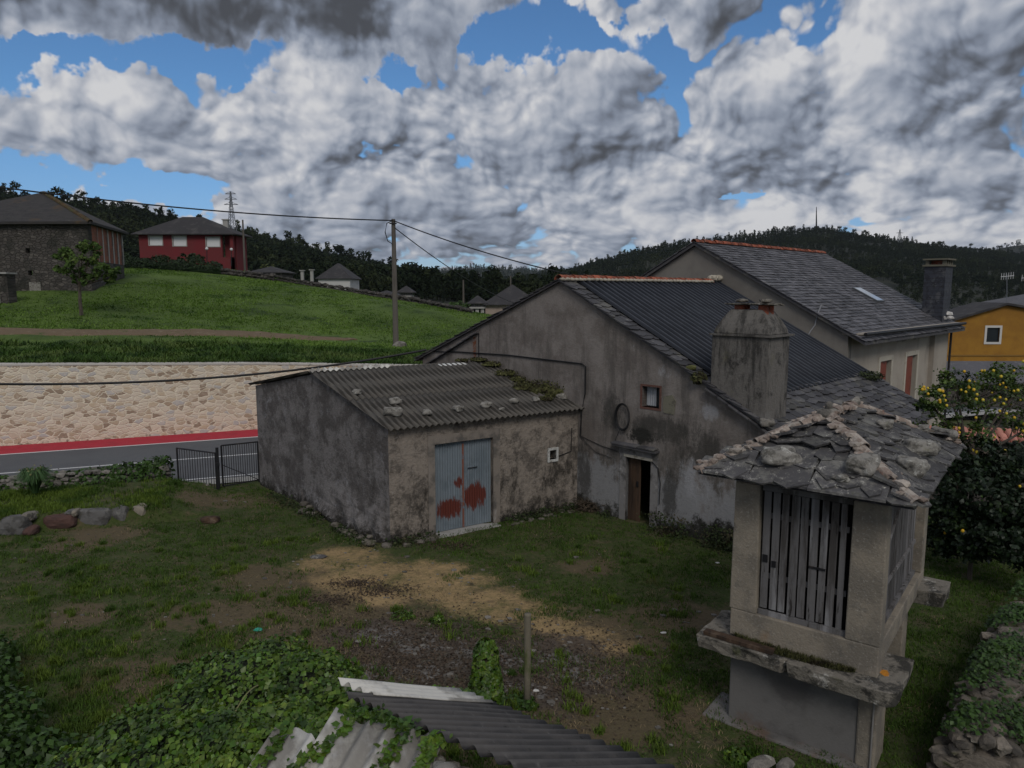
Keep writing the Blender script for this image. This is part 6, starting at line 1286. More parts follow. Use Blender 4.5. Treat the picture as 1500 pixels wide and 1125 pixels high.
# meadow grass
N_ = 130000; u = rs.uniform(-60, 42, N_); v = .5+rs.uniform(0, 1, N_)**1.5*64
px_ = RW0.x+RD.x*u+RN.x*v; py_ = RW0.y+RD.y*u+RN.y*v; z = mead_h(px_, py_)
tv = np.clip((v-.3)/4.7, 0, 1); tv = tv*tv*(3-2*tv); wt = np.interp(u, [-60, 0, 10.3, 18, 40, 80], [4.1, 3.45, 3.12, 2.72, 2.0, 1.2])-.05
z = np.where(v < 5, wt*(1-tv)+z*tv, z)
tl = np.array([(p.x, p.y) for p in L_]); dm = np.full(N_, 1e9)
for (ax_, ay_), (bx_, by_) in zip(tl, tl[1:]):
    dx, dy = bx_-ax_, by_-ay_; t = np.clip(((px_-ax_)*dx+(py_-ay_)*dy)/(dx*dx+dy*dy), 0, 1); dm = np.minimum(dm, np.hypot(px_-ax_-t*dx, py_-ay_-t*dy))
inb = (px_ < bx) & (py_ > by-.3) & (py_ < by+12) & (px_ > bx-19)
ok = ((dm > 1.75) | (rs.uniform(0, 1, N_) < .10)) & ~inb; P = np.stack([px_, py_, z], 1)[ok]; rough = (v[ok] < 11) & (u[ok] < 45)
h = np.where(rough, rs.uniform(.08, .34, len(P)), rs.uniform(.06, .16, len(P)))
Q_ = np.repeat(P, 4, 0); Q_[:, :2] += rs.normal(size=(len(Q_), 2))*.13; Q_[:, 2] -= .03
m_mgr2 = mat('rank bank grass', (.045, .090, .015), [dict(col=(.095, .135, .035), scale=.35, lo=.46, hi=.60), dict(col=(.018, .042, .010), scale=.6, lo=.50, hi=.64)], bump=0, island=.4, trans=.2, rough=.7, spec=.15)
rr4 = np.repeat(rough, 4); hq = np.repeat(h, 4)*rs.uniform(.6, 1.2, len(Q_))
mb = MB(); blades(mb, Q_[~rr4], hq[~rr4], .035, lean=1.2, rs=rs); tag(mb.build('meadow_grass', m_mgr, None), 'bright green grass of the sloping meadow', 'grass', kind='stuff')
hb = hq*(1+1.0*vnoise(Q_[:, 0], Q_[:, 1], .45, 61)); mb = MB(); blades(mb, Q_[rr4], np.clip(hb[rr4], .04, .6), .03, lean=1.6, rs=rs); tag(mb.build('bank_grass', m_mgr2, None), 'rank dark grass on the bank between the dirt track and the roadside wall', 'grass', kind='stuff')

# gravel and litter in the yard
mb = MB()
for k in range(420):
    lst = PATH+LITTER+LITTER+DRY; p, r = lst[rs.integers(len(lst))]; a = rs.uniform(0, 6.28); d = r*rs.uniform(0, 1.6); xx, yy = p.x+math.cos(a)*d*1.4, p.y+math.sin(a)*d
    if in_shed(np.array([xx]), np.array([yy]))[0] or in_house(np.array([xx]), np.array([yy]))[0]: continue
    s_ = rs.uniform(.012, .035) if rs.uniform() < .85 else rs.uniform(.04, .07); rock(mb, (xx, yy, yard_h(xx, yy)+s_*.2), s_, seed=k, squash=(1.3, 1, .5), sub=1)
tag(mb.build('gravel', m_rock, None), 'small pale stones scattered over the bare earth of the yard', 'gravel', kind='stuff')
m_brown = mat('dead leaves', (.060, .042, .028), bump=0, island=.6)
C = []
for k in range(9000):
    p, r = LITTER[rs.integers(len(LITTER))]; q = rs.normal(size=2)*r*.75; xx, yy = p.x+q[0]*1.5, p.y+q[1]; C.append((xx, yy, yard_h(xx, yy)+rs.uniform(.004, .03)))
for (a, b, r) in ((600, 792, .6), (520, 855, .45), (560, 865, .5), (660, 800, .5), (480, 880, .5)):
    p = gz(a, b)
    for k in range(500): q = rs.normal(size=2)*r*.6; C.append((p.x+q[0]*1.3, p.y+q[1]*.6, .01+yard_h(p.x, p.y)+rs.uniform(0, .03)))
C = np.array(C); mb = MB(); leaf_cloud(mb, C, rs.normal(size=C.shape)*.4+np.array([0, 0, 1.]), .045, rs=rs, shape='quad'); tag(mb.build('leaf_litter', m_brown, None), 'brown dead leaves lying on the grey patch of the yard', 'leaves', kind='stuff')

# edging stones of the terrace
es = [(20, 752, .50, .30, 'grey upright stone at the far left edge of the terrace edging', 'g'), (42, 741, .20, .12, 'small mossy flat stone on top of the terrace edging, near the left edge', 'm'), (88, 748, .50, .22, 'rusty red stone in the terrace edging', 'r'), (135, 745, .62, .30, 'widest grey stone of the terrace edging, just right of the rusty red one', 'g'), (177, 743, .30, .30, 'squarish blue-grey stone of the terrace edging', 'g'), (205, 738, .32, .30, 'rounded tan stone, last of the terrace edging on the right', 't'), (50, 762, .20, .12, 'low reddish stone under the left end of the terrace edging', 'r'), (103, 737, .16, .05, 'thin slate lying on the rusty red edging stone', 'g'), (112, 745, .1, .1, 'small pale stone wedged beside the widest edging stone', 't')]
m_eg = mat('grey edging stone', (.115, .110, .105), [dict(col=(.06, .057, .052), scale=4, lo=.45, hi=.6), dict(col=(.18, .175, .16), scale=6, lo=.58, hi=.7, op=.7), dict(col=(.06, .06, .025), scale=3, lo=.6, hi=.7, op=.6)], bump=.6)
m_edge = {'g': m_eg, 'm': m_lich, 'r': mat('rusty stone', (.085, .045, .036), [dict(col=(.06, .035, .03), scale=4, lo=.45, hi=.6)], bump=.6), 't': m_gran}
for k, (px, py, hw, hh_, lb, c_) in enumerate(es):
    q = gz(px, py+hh_*22*.8, .0); p = gz(px, py, .2); s_ = gz(px, py, .22); s_.z = yard_h(s_.x, s_.y); ybt = 785-23*px/220; s_ = gz(px, ybt)+TN*.10; base_ = V3((s_.x, s_.y, .19 if hh_ > .2 else .42))
    if k == 6: base_.z = .1; base_ -= TN*.25
    if k in (1, 7): base_ += TN*.1
    mb = MB(); rock(mb, base_, 1.0, seed=k*3+1, squash=(hw*.95, .24, hh_*1.15), sub=3, rough=.18, rot=.15*math.sin(k)); tag(mb.build('edging_stone', m_edge[c_], None), lb, 'stone', 'stones edging the grass terrace')
# flower tussock on the terrace
def strap_plant(px, py, z, R_, H_, n, lb, seed):
    q = gz(px, py, z); o = thing('strap_leaf_plant', lb, 'plant', q); rs = np.random.default_rng(seed); mb = MB()
    for k in range(n):
        a = rs.uniform(0, 6.28); d = V3((math.cos(a), math.sin(a), 0)); L = rs.uniform(.5, 1.1); h = H_*rs.uniform(.7, 1.1); e = V3((-d.y, d.x, 0))*.018; q0 = q+d*rs.uniform(0, .12)*R_
        pts = [q0, q0+d*R_*L*.25+UPZ*h*.6, q0+d*R_*L*.6+UPZ*h*.95, q0+d*R_*L*1.05+UPZ*h*.7]; vs = []
        for i, p in enumerate(pts): ww = (1, 1.1, .8, .08)[i]; vs += [p-e*ww, p+e*ww]
        mb.add(vs, [(0, 1, 3, 2), (2, 3, 5, 4), (4, 5, 7, 6)])
    mb.build('leaves', mat('strap leaf', (.055, .11, .035), bump=0, island=.4, trans=.2, rough=.5), o)
    mb = MB(); leaf_cloud(mb, np.array([tuple(q+V3((rs.normal()*R_*.5, rs.normal()*R_*.4, H_*rs.uniform(.8, 1.1)))) for _ in range(60)]), rs.normal(size=(60, 3)), .05, rs=rs); mb.build('seed_heads', mat('pale seed head', (.22, .20, .09), bump=0, island=.3), o)
strap_plant(52, 722, .5, .55, .72, 420, 'clump of long strap leaves with pale tips on the grass terrace', 5)
# boundary wall with ivy beside the gate
BW = [gz(-90, 722, .35), gz(20, 708, .40), gz(110, 702, .4), gz(190, 702, .35), gz(248, 706, .15)]
BWH = 1.05
bwall = drywall('low field-stone boundary wall overgrown with ivy, left of the iron gate', [V3((p.x, p.y, yard_h(p.x, p.y))) for p in BW], BWH*.62, .5, rr=(.08, .19), seed=12)
o = thing('ivy', 'dark ivy over the low boundary wall left of the gate, thickest by the gate post', 'ivy', BW[2]); mb = MB(); C = []; Nn_ = []
for a, b in zip(BW, BW[1:]):
    n = int((b-a).length*700)
    for k in range(n):
        t_ = rs.uniform(); q = a.lerp(b, t_); dens = noise.noise(V3((q.x*.8, q.y*.8, 2)))
        right = sstep(-14.5, -11.5, q.x)
        if rs.uniform() > .55+dens*1.1+right*.6: continue
        th = rs.uniform(0, math.pi); hgt = .72+.34*right+.12*noise.noise(V3((q.x*2, 1, 1))); wdt = .32+.12*right
        C.append((q.x+rs.normal()*.04, q.y-math.cos(th)*wdt, yard_h(q.x, q.y)-.02+math.sin(th)**.7*hgt*rs.uniform(.8, 1.05))); Nn_.append((0, -math.cos(th), math.sin(th)))
C = np.array(C); leaf_cloud(mb, C, np.array(Nn_)+rs.normal(size=C.shape)*.5, .11, rs=rs); mb.build('leaves', m_ivyd, o)
# iron gate: two leaves, posts
gl, gm, gr_ = gz(262, 708), gz(321, 720), gz(380, 706)
gate = thing('iron_gate', 'black iron bar gate of two leaves standing ajar between the ivy wall and the shed', 'gate', gm)
def gate_leaf(a, b, h0, h1, n, brace):
    mb = MB(); z0 = .08
    mb.tube([a+UPZ*z0, b+UPZ*z0], .022, 6); mb.tube([a+UPZ*h0, b+UPZ*h1], .026, 6)
    for k in range(n+1): q = a.lerp(b, k/n); mb.tube([q+UPZ*z0, q+UPZ*(h0+(h1-h0)*k/n)], .030 if k in (0, n) else .010, 6)
    if brace: mb.tube([a+UPZ*(h0*.55), b+UPZ*z0], .012, 5)
    return mb.build('leaf', m_iron, gate)
gate_leaf(gl, gm+V3((-.06, 0, 0)), 1.22, 1.28, 15, False); gate_leaf(gm+V3((.0, .35, 0)), gr_, 1.45, 1.40, 16, True)
mb = MB(); mb.tube([gm-UPZ*.2, gm+UPZ*1.46], .05, 8); mb.build('post', m_iron, gate)
mb = MB(); mb.tube([gr_-UPZ*.2, gr_+UPZ*1.42], .035, 8); mb.build('post', m_iron, gate)
mb = MB(); mb.obox(gm+V3((-.04, -.09, .85)), (.12, 0, 0), (0, .05, 0), (0, 0, .12)); mb.build('lock', m_iron, gate)
# little things on the yard
q = gz(308, 765); o = tag((lambda mb: (rock(mb, q+UPZ*.08, .22, seed=4, squash=(1.3, .8, .55), sub=3), mb)[1])(MB()).build('stump', m_woodb, None), 'dark weathered stump lying in the grass below the gate', 'stump')
q = gz(422, 817, 0); mb = MB(); q = gz(467, 817); rock(mb, q+UPZ*.03, .15, seed=9, squash=(1.5, .8, .25), sub=2); tag(mb.build('slate_fragment', m_slateh, None), 'flat grey slate fragment lying at the top of the sandy path', 'slate')
q = gz(378, 924); mb = MB(); rock(mb, q+UPZ*.025, .07, seed=2, squash=(1.5, 1, .35)); tag(mb.build('plastic_scrap', mat('turquoise plastic', (.03, .30, .20), bump=0, rough=.4), None), 'crumpled turquoise plastic scrap in the left part of the yard', 'litter')
for k, (a, b, lb) in enumerate(((1051, 826, 'white scrap of paper on the grass left of the granary'), (972, 929, 'thin white scrap on the grass at the end of the sandy path'), (785, 1014, 'white scrap by the foot of the wooden post'))):
    q = gz(a, b); mb = MB(); rock(mb, q+UPZ*.03, .045, seed=k, squash=(1.4, .8, .35), sub=2); tag(mb.build('paper_scrap', m_wfr, None), lb, 'litter', 'white scraps in the yard')
o = thing('brushwood', 'small dark pile of twigs in the corner between shed and farmhouse', 'twigs', gz(862, 748)); mb = MB(); rs = np.random.default_rng(8); c0 = gz(862, 748)
for k in range(150): a = rs.uniform(0, 6.28); q = c0+V3((rs.normal()*.22, rs.normal()*.16, rs.uniform(.0, .30))); d = V3((math.cos(a), math.sin(a), rs.uniform(-.4, .6)))*rs.uniform(.12, .35); mb.tube([q, q+d], .007, 4)
leafball(mb, c0+UPZ*.12, .38, .28, .18, 500, .05, seed=3); mb.build('twigs', m_twig, o)
# weeds and rubble at the wall feet
m_weed = mat('wall foot weeds', (.030, .045, .015), [dict(col=(.06, .05, .03), scale=2, lo=.5, hi=.62)], bump=0, island=.5, trans=.15)
C = []
def foot(a, b, n, sp, hz_):
    for k in range(n):
        t_ = rs.uniform(); q = a.lerp(b, t_); f = noise.noise(V3((q.x*1.5, q.y*1.5, 4)))
        if rs.uniform() < .45+f: C.append((q.x+rs.normal()*sp, q.y-abs(rs.normal())*sp, rs.uniform(0, 1)**2*hz_))
foot(G(.3, 0, -.12), G(1.5, 0, -.12), 700, .10, .22); foot(G(2.8, 0, -.15), G(5.5, 0, -.15), 3600, .18, .55); foot(FP(3.3, 0, -.1), FP(6.0, 0, -.1), 1500, .12, .22); foot(FP(0, 0, -.15), FP(1.2, 0, -.1), 800, .14, .2); foot(LP(0, 0, -.45), LP(6.5, 0, -.2), 2200, .15, .2)
C = np.array(C); mb = MB(); leaf_cloud(mb, C, rs.normal(size=C.shape)+np.array([0, -.6, .6]), .06, rs=rs); tag(mb.build('wall_foot_weeds', m_weed, None), 'dark weeds growing along the foot of the farmhouse and shed walls', 'weeds', kind='stuff')
mb = MB(); r_ = random.Random(4)
for k in range(34):
    s_ = r_.uniform(.1, 4.4); d_ = -.40-r_.uniform(0, .22)+s_*.045; rock(mb, LP(s_, r_.uniform(-.02, .10+.2*(k % 3 == 0)), d_), r_.uniform(.05, .13), seed=k, squash=(1.2, 1, .7), sub=2)
for k in range(14): rock(mb, FP(r_.uniform(-.3, 1.2), .03, -r_.uniform(.05, .4)), r_.uniform(.05, .14), seed=k+99, squash=(1.2, 1, .6), sub=2)
for k in range(22): rock(mb, FP(r_.uniform(3.3, 5.9), .02, -r_.uniform(.05, .5)), r_.uniform(.04, .10), seed=k+199, squash=(1.3, 1, .5), sub=2)
tag(mb.build('foot_rubble', mat('mossy rubble', (.12, .105, .09), [dict(col=(.05, .05, .03), scale=4, lo=.45, hi=.6), dict(col=(.22, .20, .17), scale=7, lo=.6, hi=.7, op=.7)], bump=.7, island=.3), None), 'rubble stones sticking out along the foot of the shed walls', 'rubble', kind='stuff')

# wooden post and ivy-clad stump post
q = gz(772, 1037); o = thing('fence_post', 'bare mossy wooden post standing alone in the yard', 'post', q); mb = MB(); tp2 = gy(773, 899, q.y)
mb.tube([q-UPZ*.1, q+UPZ*.5+V3((.006, 0, 0)), V3((tp2.x, tp2.y, tp2.z-.03)), V3((tp2.x, tp2.y, tp2.z))], .055, 12, r2=.052); mb.build('shaft', m_postw, o, smooth=True)
mb = MB(); leafball(mb, q+UPZ*.08+V3((-.02, 0, 0)), .20, .16, .10, 160, .06, seed=6); mb.build('weeds', m_ivyd, o)
q = gz(712, 1024); ivp = thing('ivy_post', 'short post wholly wrapped in bright ivy, left of the bare wooden post', 'ivy', q)
mb = MB(); mb.tube([q-UPZ*.1, q+UPZ*.92], .06, 8); mb.build('shaft', m_postw, ivp)
mb = MB(); rs = np.random.default_rng(12); n = 1300; th = rs.uniform(0, 6.28, n); hz_ = rs.uniform(0, 1, n); wd_ = .235+.04*np.sin(hz_*5+1); wd_ = np.where(hz_ > .82, wd_*np.sqrt(np.clip(1-(hz_-.82)/.2, .05, 1)), wd_)
C = np.stack([q.x+np.cos(th)*wd_, q.y+np.sin(th)*wd_, q.z+hz_*1.0], 1); Nv = np.stack([np.cos(th), np.sin(th), .3+hz_*.5], 1); leaf_cloud(mb, C, Nv+rs.normal(size=(n, 3))*.45, .070, rs=rs); mb.build('leaves', m_ivy, ivp)

# ------------------------------------------------------------------ foreground lean-to roofs with ivy
lean = thing('lean_to', 'low lean-to roof of dark and pale corrugated sheets in the foreground', 'shed', (0, 7.4, 0))
# dark sheets fall away to the back right; their low ragged eave runs from the back towards the camera
def PZ_(px, py, z): return gz(px, py, z)
PT = .177
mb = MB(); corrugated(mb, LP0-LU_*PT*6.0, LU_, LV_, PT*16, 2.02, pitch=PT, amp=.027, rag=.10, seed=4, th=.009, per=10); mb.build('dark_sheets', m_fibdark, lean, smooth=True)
LN_ = LU_.cross(LV_).normalized(); LN_ = LN_ if LN_.z > 0 else -LN_
mb = MB(); corrugated(mb, LP0-LU_*PT*9.0+LN_*.015+LV_*.03, LU_, LV_, PT*3.2, 1.7, pitch=PT, amp=.027, rag=.12, seed=6, th=.009, per=10); mb.build('pale_back_sheet', m_fibpale, lean, smooth=True)
U2 = V3((.925, -.38, -.02)).normalized(); V2 = V3((-.33, -.8, -.4)).normalized(); A2_ = gy(520, 1046, 5.55)
mb = MB(); corrugated(mb, A2_-U2*PT*1.0, U2, V2, PT*5.6, 1.9, pitch=PT, amp=.030, rag=.12, seed=14, th=.009, per=10); mb.build('pale_sheet', m_fibpale, lean, smooth=True)
mb = MB(); corrugated(mb, A2_-U2*PT*3.3+V2*.30, U2, V2, PT*2.25, 1.7, pitch=PT, amp=.030, rag=.20, seed=17, th=.009, per=10); mb.build('pale_sheet', m_fibpale, lean, smooth=True)
# rubble wall head under the meeting line of the two slopes
mb = MB(); r_ = random.Random(8)
for k in range(70):
    q = LP0+LU_*r_.uniform(-.1, 2.2)+LV_*(2.02+r_.uniform(-.1, .2)); rock(mb, q-UPZ*r_.uniform(.22, .36), r_.uniform(.06, .11), seed=k, squash=(1.2, 1, .75), sub=3, rot=k)
mb.build('wall_head', m_rockp, lean, smooth=True)
mb = MB(); c0_ = LP0+LV_*1.95-LU_*1.3; hz = V3((LU_.x, LU_.y, 0)).normalized(); nz_ = V3((-hz.y, hz.x, 0)); c0_ = V3((c0_.x, c0_.y, -.2)); mb.obox(c0_-nz_*.3, hz*3.6, nz_*.4, UPZ*2.45); mb.build('wall', m_rock, lean)
mb = MB(); r_ = random.Random(3); pts = [PZ_(600, 1125, 2.6), PZ_(612, 1100, 2.68), PZ_(640, 1088, 2.72), PZ_(676, 1082, 2.62)]; mb.tube(pts, .006, 5); mb.build('twig', m_twig, lean)
# ivy runners lying across the pale sheets
def on_sheet(u, v): n_ = U2.cross(V2).normalized(); n_ = n_ if n_.z > 0 else -n_; return A2_+U2*u*PT+V2*v+n_*.05
RUN = [[(3.2, -.03), (2.6, .18), (2.7, .42), (2.2, .65), (2.3, .9)], [(.2, .0), (-.2, .3), (-1.0, .5), (-1.4, .8), (-1.2, 1.1)], [(4.6, -.02), (4.2, .1), (4.4, .25)], [(-2.8, .28), (-2.6, .5), (-2.9, .8)], [(-.6, -.02), (1.2, -.02), (2.6, .0)]]
# ivy mass
ivy = thing('ivy', 'dense bright ivy mass spilling over the pale corrugated sheets, bottom left', 'ivy', (-1.9, 6.4, 0))
rs = np.random.default_rng(77); mb = MB(); Cs = []; Ns = []
def mound(pts):    # list of (px, py, z, radius_xy, radius_z, n)
    for (px, py, z, r, rz, n) in pts:
        n = int(n*1.7); c = np.array(tuple(PZ_(px, py, z))); d = rs.normal(size=(n, 3)); d[:, 2] = np.abs(d[:, 2])*.9-.25; d /= np.linalg.norm(d, axis=1, keepdims=True)
        k = 1+.22*np.array([noise.noise(V3((c[0]+a*2.4, c[1]+b*2.4, e*2.4))) for a, b, e in d]); C = c+d*np.array([r, r, rz])*(k*rs.uniform(.82, 1.07, n))[:, None]; Cs.append(C); Ns.append(d+rs.normal(size=(n, 3))*.6+np.array([0, -.25, .35]))
mound([(300, 1075, 1.5, .75, .55, 2600), (380, 1040, 1.6, .75, .60, 2800), (455, 1030, 1.75, .60, .55, 2200), (220, 1110, 1.3, .75, .5, 2200), (140, 1150, 1.1, .7, .4, 1500), (300, 1130, 1.8, .62, .55, 2300), (335, 1120, 2.0, .45, .45, 1500), (490, 1030, 1.85, .32, .30, 900), (250, 1150, 1.8, .7, .5, 2000), (560, 1030, 2.3, .20, .12, 320), (600, 1040, 2.3, .14, .08, 160), (400, 985, .95, .6, .45, 1500), (330, 1000, .9, .55, .4, 1300), (470, 1000, 1.3, .4, .4, 900), (395, 1095, 2.15, .34, .34, 900), (370, 1120, 2.2, .36, .34, 1000), (425, 1060, 2.15, .28, .26, 600)])
def trail(pts, n, sp, zoff=.03):
    P_ = [np.array(tuple(PZ_(*p))) for p in pts]
    for a, b in zip(P_, P_[1:]):
        t = rs.uniform(0, 1, n)[:, None]; C = a*(1-t)+b*t+rs.normal(size=(n, 3))*np.array([sp, sp, sp*.5]); Cs.append(C); Ns.append(rs.normal(size=(n, 3))*.4+np.array([0, -.2, 1.]))
trail([(560, 1052, 2.75), (530, 1080, 2.85), (510, 1110, 2.72), (500, 1150, 2.6)], 110, .045); trail([(560, 1052, 2.75), (600, 1062, 2.8), (628, 1080, 2.8)], 70, .04); trail([(470, 1050, 2.6), (445, 1085, 2.6), (425, 1125, 2.5)], 110, .05); trail([(500, 1040, 2.7), (560, 1045, 2.75)], 80, .05)
trail([(520, 1000, 2.2), (545, 1010, 2.18), (585, 1008, 2.2)], 60, .04); trail([(640, 1010, 2.0), (690, 1016, 1.95), (715, 1024, 1.9)], 70, .04); trail([(520, 1010, 2.2), (480, 1020, 2.1)], 120, .08)
for run in RUN:
    for (ua, va), (ub, vb) in zip(run, run[1:]):
        for k in range(60):
            t_ = rs.uniform(); q = on_sheet(ua+(ub-ua)*t_+rs.normal()*.22, va+(vb-va)*t_+rs.normal()*.035); Cs.append(np.array([tuple(q)])); Ns.append(rs.normal(size=(1, 3))*.4+np.array([[-.1, -.2, 1.]]))
C = np.concatenate(Cs); Nn_ = np.concatenate(Ns); leaf_cloud(mb, C, Nn_, .052, sizevar=.6, rs=rs); mb.build('leaves', m_ivy, ivy)
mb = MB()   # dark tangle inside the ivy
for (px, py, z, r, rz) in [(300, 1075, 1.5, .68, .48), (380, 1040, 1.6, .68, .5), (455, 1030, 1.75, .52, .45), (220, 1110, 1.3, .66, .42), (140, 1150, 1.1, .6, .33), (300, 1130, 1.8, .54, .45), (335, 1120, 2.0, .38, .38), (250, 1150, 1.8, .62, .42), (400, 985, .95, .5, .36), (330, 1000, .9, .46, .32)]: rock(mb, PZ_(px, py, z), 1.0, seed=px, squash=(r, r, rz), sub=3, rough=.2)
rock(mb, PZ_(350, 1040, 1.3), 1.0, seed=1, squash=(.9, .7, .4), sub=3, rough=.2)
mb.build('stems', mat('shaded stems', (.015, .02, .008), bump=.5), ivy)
mb = MB(); mb.tube(catenary(PZ_(345, 1042, 2.25), PZ_(378, 1004, 2.3), -.05, 8), .007, 4); mb.build('runner', mat('pale runner', (.20, .19, .09), bump=0), ivy)
# nettles / brambles at the left edge
sb = thing('bramble', 'dark leafy bramble at the bottom left corner', 'bush', gz(-10, 1080)); mb = MB()
for k, (px, py, z, r, n) in enumerate([(-30, 1000, .35, .55, 900), (0, 1060, .4, .55, 1100), (40, 1120, .4, .5, 1000), (-20, 1120, .6, .6, 1000), (100, 1150, .3, .45, 700), (-10, 960, .25, .4, 500), (90, 1110, .1, .35, 350), (160, 1090, .1, .3, 250)]): leafball(mb, PZ_(px, py, z), r, r, r*.9, n, .085, seed=k+5)
mb.build('leaves', m_ivyd, sb)
for k, (px, py, lb) in enumerate(((270, 985, 'weed clump sprouting just above the ivy mass'), (745, 1028, 'green weeds at the foot of the bare post'), (1085, 1112, 'bright ivy clump at the bottom edge before the granary plinth'), (640, 912, 'round green weed tuft on the grey litter patch'), (590, 905, 'flat weed tuft left of the round one on the litter patch'))):
    q = gz(px, py); o = thing('weed_clump', lb, 'plant', q); mb = MB(); leafball(mb, q+UPZ*.05, .26 if k != 3 else .16, .2 if k != 3 else .12, .10, 260, .05, seed=k); mb.build('leaves', m_ivyd if k < 2 else m_ivy, o)
# slates and ivy sticking up at the very bottom before the granary
for k, (px, py, r_, lb) in enumerate(((1115, 1118, .16, 'grey slate edge sticking up at the bottom edge, left of the granary plinth'), (1150, 1120, .12, 'second grey slate at the bottom edge under the granary plinth'))):
    q = gz(px, py, .2); mb = MB(); rock(mb, q, r_, seed=k+3, squash=(1.5, .8, .5), sub=2, rot=.6); tag(mb.build('stone_slab', m_rock, None), lb, 'stone', 'slabs at the bottom edge')

# ------------------------------------------------------------------ right side: wall ruin, ivy, citrus tree, bushes
RWp = [gz(1400, 1160), gz(1425, 1060), gz(1450, 1000), gz(1475, 940), gz(1540, 850)]
rwall = thing('dry_stone_wall', 'tumbled dry stone wall overgrown with green plants, bottom right corner', 'wall', RWp[0]); mb = MB(); r_ = random.Random(22)
m_rubw = mat('tan rubble', (.175, .150, .122), [dict(col=(.08, .070, .058), scale=3, lo=.45, hi=.60, detail=9), dict(col=(.30, .28, .24), scale=5, lo=.58, hi=.70, detail=9, rough=.75, op=.8), dict(col=(.055, .06, .022), scale=2.5, lo=.56, hi=.68)], bump=.8, bscale=18, bdist=.04, island=.4)
for a, b in zip(RWp[:4], RWp[1:4]):
    n = int((b-a).length*70)
    for k in range(n):
        q = a.lerp(b, r_.random()); sd = r_.uniform(-1, 1); hgt = .80*math.sqrt(max(.04, 1-(sd*.92)**2))*(1+.25*noise.noise(V3((q.x, q.y*1.2, 3)))); r = r_.choice([.07, .09, .11, .14, .19])*r_.uniform(.8, 1.2)
        rock(mb, (q.x+.30+sd*.55, q.y, max(.04, hgt-r*.4-r_.uniform(0, .25)*(abs(sd) > .6))), r, seed=r_.random()*99, squash=(r_.uniform(1, 1.6), r_.uniform(.7, 1.1), r_.uniform(.35, .7)), sub=2, rot=r_.uniform(0, 3.1), tilt=r_.uniform(-.4, .4), rough=.3)
    d_ = (b-a).normalized(); n_ = V3((-d_.y, d_.x, 0)); c1, c2 = a+V3((.3, 0, 0)), b+V3((.3, 0, 0)); mb.hexa([c1-n_*.4-UPZ*.3, c1+n_*.4-UPZ*.3, c2+n_*.4-UPZ*.3, c2-n_*.4-UPZ*.3][::-1], [c1-n_*.3+UPZ*.5, c1+n_*.3+UPZ*.5, c2+n_*.3+UPZ*.5, c2-n_*.3+UPZ*.5][::-1])
mb.build('stones', m_rubw, rwall)
o = thing('ivy', 'patches of green ivy covering the tumbled wall at the bottom right', 'ivy', RWp[1]); mb = MB(); C = []; Nn_ = []
rs = np.random.default_rng(9)
for a, b in zip(RWp, RWp[1:]):
    for k in range(2600):
        q = a.lerp(b, rs.uniform()); side = rs.uniform(-1, 1); f = noise.noise(V3((q.x*1.6+side, q.y*1.6, 7)))
        if rs.uniform() > .20+f*1.5+.45*max(0, side): continue
        xx = q.x+.30+side*.66; zz = .86*math.sqrt(max(0, 1-(side*.85)**2))+rs.uniform(-.05, .08); C.append((xx, q.y, zz)); Nn_.append((side*.6, -.3, 1))
for k in range(2500): q = RWp[2].lerp(RWp[4], rs.uniform(-.6, 1)); C.append((q.x+rs.uniform(.7, 1.8), q.y+rs.uniform(-.3, .3), rs.uniform(.1, .9))); Nn_.append((0, -.3, 1))
C = np.array(C); leaf_cloud(mb, C, np.array(Nn_)+rs.normal(size=C.shape)*.4, .06, rs=rs); mb.build('leaves', m_ivyd, o)

